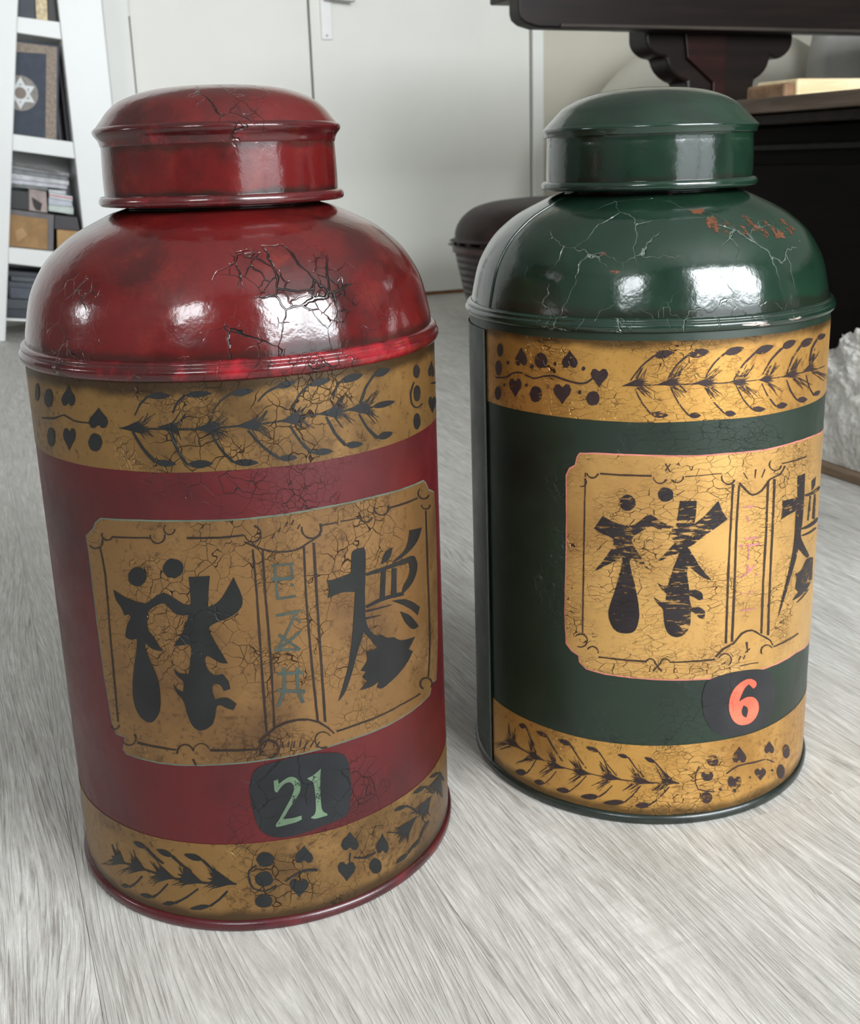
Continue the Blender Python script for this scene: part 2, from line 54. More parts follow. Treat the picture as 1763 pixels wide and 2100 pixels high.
 'border_line':'-78.1,268.1 -77,260.6 -76.3,249.9 -77,230.5 -78.3,205.9 -79.4,177.2 -80.4,146.2 -79.1,146.6 -77.9,177.7 -76.9,206.2 -75.7,230.9 -74.9,250.3 -75.7,261 -76.9,268.5|-66.5,276 -38,278.2 -37.9,279.3 -66.3,277.3|-14.5,278.7 -10.1,278.6 -5.3,278.6 0.2,278.5 6.3,278.5 13.2,278.7 20.4,279 20.4,280.4 13.2,280.1 6.3,279.8 0.2,279.8 -5.2,279.9 -10,280.1 -14.4,280|69.1,279 80.1,278.5 80,279.4 69,279.9|81.6,278.9 95.9,278.1 95.8,279 81.5,279.8|122,278.1 155,275.7 154.2,277.3 121.5,279.4|165.8,264 165.5,241 165.5,217.5 166,192.1 165.4,169.3 163.3,154.2 160.4,141.9 162.5,140.9 165.6,153.1 168.4,168 168.6,191.1 168.5,216.4 168.5,240 168.3,263.3|-64.8,134.2 -35.6,133.8 -35.3,135 -64.2,135.9|-34.1,131.6 -33.8,132.7 -33.8,133.7 -33.3,134.7 -32.8,135.7 -32.1,136.6 -31.2,137.3 -30.3,137.7 -29.3,138.2 -28.3,138.4 -27.3,138.3 -26.5,138 -25.6,137.7 -24.9,137.1 -24.4,136.2 -24,135.3 -23.7,134.3 -23,134.6 -23.2,135.7 -23.5,136.8 -24.2,137.7 -25,138.5 -25.9,139.1 -27,139.4 -28.2,139.4 -29.4,139.3 -30.6,138.9 -31.7,138.2 -32.8,137.3 -33.7,136.3 -34.5,135.1 -34.9,133.8 -35.3,132.6 -35.2,131.4|-23,135.1 -22.5,136 -22.2,136.9 -21.7,137.6 -21.1,138.3 -20.3,138.8 -19.6,139.4 -18.8,139.7 -18,139.8 -17.2,140 -16.4,139.8 -15.6,139.5 -14.9,139.1 -14.3,138.6 -13.8,138 -13.4,137.3 -13.1,136.4 -12.5,136.7 -12.9,137.6 -13.2,138.5 -13.8,139.1 -14.5,139.8 -15.3,140.2 -16.1,140.5 -17.1,140.6 -18,140.6 -18.9,140.4 -19.8,140 -20.7,139.6 -21.5,138.9 -22.3,138.1 -22.9,137.2 -23.4,136.3 -23.6,135.3|-24.8,128.5 -23,124 -22.1,124.5 -23.7,129.1|-12.4,134.9 20.3,134 20.4,135.5 -12.3,136.5|21,131.6 20.7,133.7 20.6,135.5 21.3,137.1 22.3,138.4 23.7,139.3 25.2,139.6 26.8,139.4 28.3,138.5 29.4,137.2 30.3,135.6 30.4,133.7 30.3,131.8 29.4,130.4 28.2,129.2 26.7,128.7 24.9,128.4 25.1,127 27,127.2 28.9,127.9 30.5,129.3 31.3,131.4 31.9,133.6 31.5,135.9 30.6,138.1 29.1,139.8 27.2,140.8 25.1,141.4 23.1,140.9 21.3,139.8 20,138 19.3,135.8 19.3,133.5 19.7,131.4|19.6,138.7 25.3,144 31.2,148.2 37.9,150.4 44.8,151 51.8,149.6 58.4,146.4 63.6,141.5 68.3,135.6 69.1,136.2 64.3,142.3 59,147.7 52.1,151 44.7,152.5 37.5,152.1 30.5,149.8 24.4,145.3 18.5,140.2|63.2,128.1 61.6,128.2 60.1,128.3 58.7,129 57.5,130 56.5,131.4 55.9,133 55.8,134.6 56,136.1 56.7,137.4 57.7,138.4 59,138.8 60.4,139 61.9,138.5 63.4,137.7 64.4,136.4 65.5,134.8 66.1,135.2 65,136.8 63.7,138.2 62.1,139.3 60.4,139.7 58.7,139.7 57.2,139.1 56,138 55.2,136.5 54.9,134.8 55.1,132.9 55.8,131.1 56.9,129.4 58.3,128.1 60,127.2 61.8,127 63.4,127.2|70.5,136.3 87.4,136.4 105.6,136 125.1,135.9 148.9,133.8 147.9,135.3 124.5,137.1 105.1,137.2 87,137.8 70.2,137.6|153.5,136.2 151.7,138 150.3,139.5 149.9,140.9 150.1,142 150.8,142.8 152.1,143.2 154.1,143 156.4,142.4 158.9,141.3 161.5,139.8 163.8,138 165.5,136.2 166.5,134.6 166.6,133.3 165.7,132.5 164.2,132 166.2,130.6 167.9,131.1 169.3,131.8 169.2,133.5 167.9,135.6 165.5,138 162.6,140.2 159.3,142.2 156,143.8 153,144.6 150.5,144.8 148.7,144.3 147.6,143.4 147.5,141.8 148.2,139.9 149.8,138 151.8,136.1|-66.4,276.5 -67.1,276 -67.6,275.4 -68.2,275.1 -68.9,274.7 -69.7,274.4 -70.4,274.4 -71.2,274.4 -71.9,274.4 -72.6,274.6 -73,275 -73.4,275.4 -73.9,275.8 -73.9,276.4 -73.9,276.9 -73.8,277.6 -73.6,278.2 -74.5,278.3 -74.8,277.5 -75.1,276.8 -75.1,276 -74.8,275.3 -74.6,274.7 -74.1,274.1 -73.3,273.8 -72.5,273.5 -71.7,273.3 -70.7,273.3 -69.7,273.6 -68.7,273.8 -67.7,274.2 -66.9,274.8 -66.1,275.4 -65.5,276|-75.4,273.6 -75.3,272.8 -75.4,272.1 -75.7,271.3 -76,270.5 -76.5,269.8 -77.3,269.1 -78.1,268.4 -79.1,267.9 -80.1,267.4 -81.2,267.1 -82.3,267 -83.3,267 -84.3,267.1 -85.3,267.3 -85.9,267.8 -86.6,268.3 -87.5,267.7 -86.9,267.1 -86,266.6 -85,266.3 -83.9,266 -82.6,266.1 -81.3,266.4 -80,266.7 -78.7,267.1 -77.5,267.8 -76.4,268.5 -75.6,269.4 -74.8,270.3 -74.2,271.3 -74,272.3 -74.1,273.2 -74.2,274|172.6,273.5 171.3,273.1 170,272.9 168.3,273 166.6,273.1 164.6,273.5 162.7,274 161,274.8 159.4,275.6 158.3,276.5 157.2,277.4 156.7,278.3 156.6,279.1 156.6,279.9 157,280.5 158,280.9 159.4,281.2 158,282.1 156.8,281.7 155.6,281.3 154.8,280.5 154.4,279.7 154.7,278.6 155.5,277.5 156.5,276.3 158.3,275.2 160.1,274.1 162.3,273.2 164.8,272.4 167.3,271.9 169.9,271.4 172.3,271.3 174.1,271.6 175.7,272|174.5,265.8 174.4,265.2 173.6,265 173,264.7 172,264.7 170.9,264.7 169.8,264.8 168.5,265 167.2,265.3 165.9,265.7 164.7,266.3 163.7,266.8 162.5,267.4 161.8,268.1 161.3,268.7 161.1,269.3 161,269.8 159.2,270.3 159.4,269.6 159.8,268.9 160.5,268.1 161.4,267.3 162.4,266.5 163.8,265.7 165.4,265.1 167.1,264.4 168.9,263.9 170.7,263.5 172.5,263.3 174.2,263.2 175.5,263.4 176.8,263.6 177,264.2 177.5,264.7|-66.8,140.3 -66.4,139.5 -65.9,138.9 -65.9,138 -65.9,137.1 -66.4,136.1 -66.9,135.1 -67.6,134.2 -68.6,133.4 -69.6,132.7 -70.8,132.2 -71.9,131.7 -73,131.7 -74.1,131.6 -75.2,131.7 -75.8,132.3 -76.5,132.9 -77.6,132 -76.8,131.4 -75.9,130.9 -74.8,130.5 -73.5,130.5 -72.1,130.8 -70.6,131.1 -69.3,131.9 -68,132.7 -66.9,133.8 -65.9,134.8 -65.1,136 -64.8,137.2 -64.5,138.4 -64.6,139.5 -64.9,140.5 -65.5,141.3|-79.9,144.1 -80,143.5 -80.2,143 -80.5,142.5 -81,142 -81.5,141.5 -82.1,141 -82.8,140.8 -83.5,140.4 -84.2,140.1 -84.8,140.1 -85.5,140 -86,140.2 -86.6,140.3 -86.9,140.7 -87.1,141.1 -87.2,141.6 -88.4,141 -88.1,140.5 -87.9,140 -87.4,139.7 -86.8,139.3 -86.1,139.2 -85.3,139.2 -84.4,139.3 -83.5,139.5 -82.6,139.8 -81.7,140.4 -80.8,140.9 -80.1,141.5 -79.5,142.2 -79,143 -78.6,143.7 -78.3,144.4|-28.6,281.1 -28.6,280.1 -28.9,279.2 -29.3,278.4 -29.8,277.6 -30.6,277 -31.4,276.3 -32.3,276 -33.3,275.9 -34.2,275.9 -35.1,276.2 -35.8,276.7 -36.5,277.2 -36.9,278 -37.3,278.8 -37.2,279.7 -37.1,280.7 -38,280.7 -38.1,279.6 -38,278.6 -37.8,277.5 -37.2,276.7 -36.5,275.9 -35.6,275.4 -34.5,275.1 -33.4,275 -32.2,275.2 -31.1,275.6 -30,276.1 -29.1,277 -28.4,277.9 -27.8,279 -27.7,280.1 -27.5,281.2|-21.6,285.1 -21.9,284.2 -22.1,283.5 -22.6,282.8 -23.3,282.3 -24,282 -24.8,281.8 -25.6,281.8 -26.4,282 -27,282.4 -27.5,283 -27.8,283.7 -27.9,284.4 -27.9,285.2 -27.6,286 -27.1,286.7 -26.5,287.4 -27,287.8 -27.7,287.1 -28.2,286.2 -28.6,285.3 -28.7,284.3 -28.5,283.4 -28.1,282.5 -27.5,281.9 -26.7,281.4 -25.8,281 -24.8,281 -23.8,281.2 -22.9,281.7 -22.1,282.3 -21.4,283.1 -21,284 -20.8,284.9|26.5,284.5 27.7,283.9 28.7,283.2 29.4,282.2 29.9,281 29.9,279.8 29.7,278.5 29.2,277.4 28.4,276.5 27.4,275.7 26.3,275.3 25.1,275.4 23.9,275.6 22.8,276.3 22,277.2 21.5,278.4 21.1,279.7 20.4,279.5 20.8,278.1 21.4,276.8 22.4,275.7 23.6,274.9 25,274.4 26.4,274.5 27.8,274.9 29.1,275.7 30,276.8 30.7,278.2 30.9,279.7 30.7,281.2 30.2,282.7 29.4,284 28.2,284.9 27,285.6|67,280.6 67.3,279.1 67.7,277.7 67.4,276.4 67,275.2 66.2,274.2 65.1,273.4 63.9,272.9 62.5,272.7 61.2,272.9 59.8,273.4 58.6,274.1 57.5,275.1 56.8,276.4 56.3,277.7 56.1,279.1 56.3,280.6 55.2,280.8 55.3,279.2 55.2,277.6 55.8,276 56.8,274.5 58,273.3 59.4,272.3 61,271.7 62.7,271.5 64.3,271.7 65.9,272.2 67.1,273.2 68.1,274.4 68.8,275.9 69,277.6 68.8,279.2 68.3,280.8|19.9,275.1 24.8,272.1 29.8,269.6 34.2,267.6 38.8,266.5 44.9,265.7 50.9,265.7 55.5,267.1 59.5,269.1 63.8,271.1 68.1,273 67.7,273.8 63.3,272 58.9,270.2 55,268.2 50.7,266.7 44.9,266.8 38.9,267.4 34.5,268.8 30.2,270.4 25.4,273.1 20.3,275.9|105,277 104.8,276.4 104.5,275.8 104,275.4 103.4,275.1 102.7,275 101.9,274.9 101.2,274.9 100.4,275.1 99.7,275.5 98.9,275.9 98.3,276.3 97.8,276.9 97.3,277.5 96.9,278.2 96.8,278.8 96.6,279.6 95.9,279.7 95.8,278.9 96.1,278.1 96.4,277.3 96.9,276.5 97.6,275.7 98.4,275.1 99.2,274.6 100.2,274.2 101.2,274.1 102.2,273.9 103.2,273.9 104.1,274.2 104.8,274.6 105.5,275.1 106,275.7 106.4,276.3|119.6,281 120,279.8 119.9,278.8 119.6,278 118.9,277.3 118.2,276.6 117,276.4 115.8,276.3 114.5,276.3 113.2,276.8 111.9,277.3 110.8,278.1 109.9,279 109,279.9 108.7,280.9 108.6,282 108.7,283 107.4,283.3 107.5,282.2 107.6,281 108.2,279.7 108.8,278.5 110,277.4 111.4,276.5 112.9,275.8 114.5,275.4 116.2,275.1 117.8,275.2 119.1,275.7 120.4,276.2 121.2,277.2 121.7,278.3 121.6,279.5 121.6,280.7|41.5,279.1 43,282 42.6,282.3 40.6,279.7|45.5,282 47.2,284.9 46.8,285.2 44.9,282.5|49.7,282.7 51.3,285.6 50.8,286 48.8,283.4|53.4,279.4 55.1,282.3 54.6,282.7 52.7,280|37.3,275.5 38.9,278.4 38.4,278.8 36.5,276.1|34.4,133.9 34.5,138 34,138.1 33.4,134.1|38,133.2 38.5,137.7 38,137.8 37,133.5|41.6,132.4 42.5,137.3 42,137.5 40.5,132.9|45,131.7 46.6,136.8 46.1,137.1 44.3,132.1|48.6,130.9 50.6,135.5 50.1,135.8 47.8,131.4|52.2,130 54.7,134.1 54.2,134.5 51.5,130.6|56,129 58.8,132.6 58.4,133.1 55.2,129.8',
 'column_line':'24.3,270.2 24.4,255.7 24.6,239.6 24.2,219.3 24.1,196.6 23.8,172 23.9,146.1 25.2,146 25.5,171.9 25.4,196.6 25.8,219.3 25.8,239.5 25.8,255.7 25.4,270.2|30,269.7 29.7,255.1 29.7,239 29.9,218.5 29.9,195.9 29.7,172.5 28.9,148.5 30.5,148.3 30.9,172.4 31.5,195.8 31.3,218.4 31.1,238.9 31.2,255.1 31.3,269.6|55.6,267.5 55.2,252 55,235.1 55.2,214 55.6,191.3 56.4,169.5 57.2,147.4 58.8,147.1 57.9,169.3 57.2,191.2 56.6,213.8 56.3,234.9 56.6,251.9 57.1,267.3|61.9,269.2 61.8,252 61.8,233.8 61.9,212.4 61.9,189.9 62.1,168.1 62.1,146.1 63.9,145.8 63.7,167.8 63.6,189.7 63.4,212.2 63.4,233.5 63.5,251.8 63.5,269',
 'small_character':'35,258 49.2,256.9 49.2,258.4 35.1,259.4|36.3,257.8 37,235.9 38.6,235.8 38.1,257.7|46.5,257.7 47.1,247.8 48.9,247.7 48.1,257.7|34.8,248.3 46.9,247.2 47,249.8 34.8,250.5|46,243.7 47.8,242.5 48.6,243.9 46.9,245.2|37.5,235.5 49.2,235.4 49.1,237 37.4,237.1|36.1,224.2 51.3,224.8 51.1,226.8 35.9,226.1|48.2,227 45.2,220.9 42,214.9 38.3,208.9 34.5,203 35.8,201.9 39.6,207.9 43.4,213.8 46.6,220 49.6,226.1|47.5,221.7 50.4,217.9 51.5,218.9 48.4,222.5|34.2,200.4 38,202.6 41.9,205 46.3,208.1 50.8,211.6 49.9,212.9 45.2,209.8 40.9,206.6 37.1,204.3 33.3,202.1|36,211.2 49,199.1 50.1,200.4 37.5,213|33.1,201.7 48.7,199.3 48.8,201.1 33.2,203.3|34,184.8 51,182.7 51,184.9 34,186.8|33.1,173.1 50.9,169.3 51.1,171.5 33.4,175.7|37.2,189.6 37.2,181.7 36.4,174.6 34.7,169 31.9,164 33.9,162.5 36.5,167.9 39,173.7 39.4,181.4 39.5,189.4|45.9,188.2 45.5,180.1 45.3,172.5 46.6,167 48.3,162.3 50.4,162.9 48.7,167.5 47.5,172.5 47.6,179.7 48.3,187.7',
 'left_character':'-70,241 -59.9,236.8 -48.9,235 -45.1,235 -36.1,242.1 -32.4,243.5 -27.7,241.2 -19.9,235.8 -15.8,235.9 -15.5,241.5 -15.4,247.1 -15.5,254.1 -2.2,254.7 -3.5,247 -5,234.4 2.9,237.7 12,253.3 17.8,236.7 11.3,228 -3.5,223 -6.5,219.5 -4.3,214.5 4.2,196.1 -0.4,196.3 -8,201.6 -10.2,200.1 -9.5,192.8 -5.2,187.7 0.3,189 3.9,183.7 4.2,178.5 0,177.2 -1.6,181.7 -6.3,182.6 -7.4,176.7 -5.8,171.5 1.7,173.5 7.3,168 5,163.7 0.4,165.4 -2.8,167.7 -5.5,167 -6.9,158.8 -9.5,152.8 -16.7,148.9 -22.1,151.7 -24.9,159.9 -26.1,170.3 -31.3,175.8 -32.2,181.7 -29.7,177.4 -26.2,176.2 -24.8,183.7 -30.1,187.7 -31.1,192.1 -27.2,188.7 -21.5,189 -19.2,198.5 -17.9,205.8 -18.9,209.4 -29.6,207.5 -24.7,214.2 -20.5,221.6 -17.8,228.8 -26.1,228.5 -31.1,235.3 -34.5,236.5 -40,233.3 -44,230.8 -46.1,225.6 -46.4,216.9 -43.6,214.3 -37.3,203.3 -44.8,204 -49,207.9 -50.1,204.8 -47.2,196.4 -43,185.1 -42,170.3 -44.3,159.5 -49.9,151.9 -55.6,151.7 -61.7,156.7 -63.9,166.9 -62.6,179.2 -58.6,194.8 -55.8,204 -55.4,209.9 -61.1,208.3 -64.3,210 -62.4,217.6 -58.2,224.1 -59.6,226 -63.2,224.8 -65,230.3 -68.9,234|-43.3,253.1 -44,250.9 -45.2,248.9 -47.4,247.1 -49.6,246 -51.8,246 -54,246.4 -55.9,247.6 -56.8,249.4 -56.6,251.7 -56.1,254 -54.5,255.8 -52.5,257.7 -50.3,258.9 -48.1,259 -45.8,258.5 -44.1,257.2 -43.2,255.1|-18.2,259.6 -18.8,257.4 -19.9,255.7 -22.1,254.3 -24.2,253 -26.4,253.4 -28.5,253.5 -30,255.1 -31.6,257.1 -31.6,259.2 -30.9,261.4 -29.2,263.6 -27.5,265.2 -25.3,266.1 -23,265.5 -21.1,265.4 -19.2,263.9 -18.1,261.8',
 'right_character':'88.1,257.3 91.4,258.7 98,258.4 99.5,253.7 97.3,231 96.6,219.3 96.6,204.4 104,194.5 101.2,192.4 94.6,200.5 90.8,192.6 86.9,183.2 83,172.3 77.7,161.7 72.8,157.8 76.4,166.7 82,181.7 85.4,198.7 87.4,213.1 89.7,230.1 79.5,232.7 73.4,231.3 69.6,230.7 71.4,235.4 70.4,242.8 74,242 87.3,243.8|123.7,242.1 137.8,245.5 142.5,257.6 159.5,254.1 151.7,245.6 132.7,241.1 123.6,240.7|115,250.6 123.2,251.5 120,243.6 111.6,242.8|99,238.4 108.8,238.1 119.8,237.7 133.1,236.3 149.4,233.8 146.8,238.9 131.5,240 118.8,240.3 108,240.7 98.3,240.4|137.4,238.8 148.1,236.8 152,228.6 144,219 131,215.5 131.3,220.3 139.1,225.3 141.4,232.2|111.5,238.7 109.1,220.1 113.6,218.5 115.7,237.3|121.5,237.1 119.6,218.2 124.8,216.4 126.1,235.7|97.8,216.4 104.9,217.2 112.6,217.4 121.8,216.3 132.7,214.1 131.8,217.4 121.1,219.1 111.6,220.2 103.8,219.5 96.9,218.3|119.9,214.7 135.6,211.2 152,198.8 148.6,193.8 140.1,201.8 128.3,209.6|128,204.3 139.8,197.2 149.5,185.5 141.7,185.1 132.1,195.1|97.3,213.7 119.9,211.7 119.6,212.5 97,215.1|97,208.9 109.6,207.6 109.4,208.2 96.8,210.3|96.4,201.5 104.9,194.2 108.7,194.8 114.3,189.5 120.5,188.8 126.7,183.1 144.1,179.7 135.7,173.6 140.7,170 132.6,163.7 118.7,158.3 106.4,155.1 102.9,158.3 105.3,161.8 97.5,159.9 89,160.9 95.2,165.3 91.5,169.6 94.7,172.4 90.6,174.5 96.9,180.1 95.6,186.6 105.4,185.7 100.3,192.4',
 'plaque':'17.9,123 39.3,125.9 53.5,125.8 72.6,121.2 77.7,114 78.7,102.6 78.6,86.5 75.4,73.1 69.7,71.8 57.5,70.9 42.7,68.4 28.5,68 20.4,70.9 14,78 11.7,94.1 10.5,106.7 13.4,117.3',
 'numeral':'26.6,111 29.4,112.1 29.8,108.2 34.9,112 39.8,112.1 43.7,107.1 43.6,100.8 39.7,94.6 35.1,89.2 31.1,82 36.5,81.7 42.9,82.3 43,79.5 39,78 26.3,76.9 25.5,78.6 28.5,82.4 32.5,89.7 37.9,98.1 39.7,104 38.2,107.9 34.7,108.6 31.1,106.1 28.3,102.2 26.5,103.2|48.5,108.8 52.5,109.7 57.9,113.3 56.7,103.1 56.3,90.5 56.9,81.5 60.5,79.2 60.4,77.6 50.5,77.5 48.9,79.5 52.6,81.1 53,91.4 52.8,105.4 49.4,107',
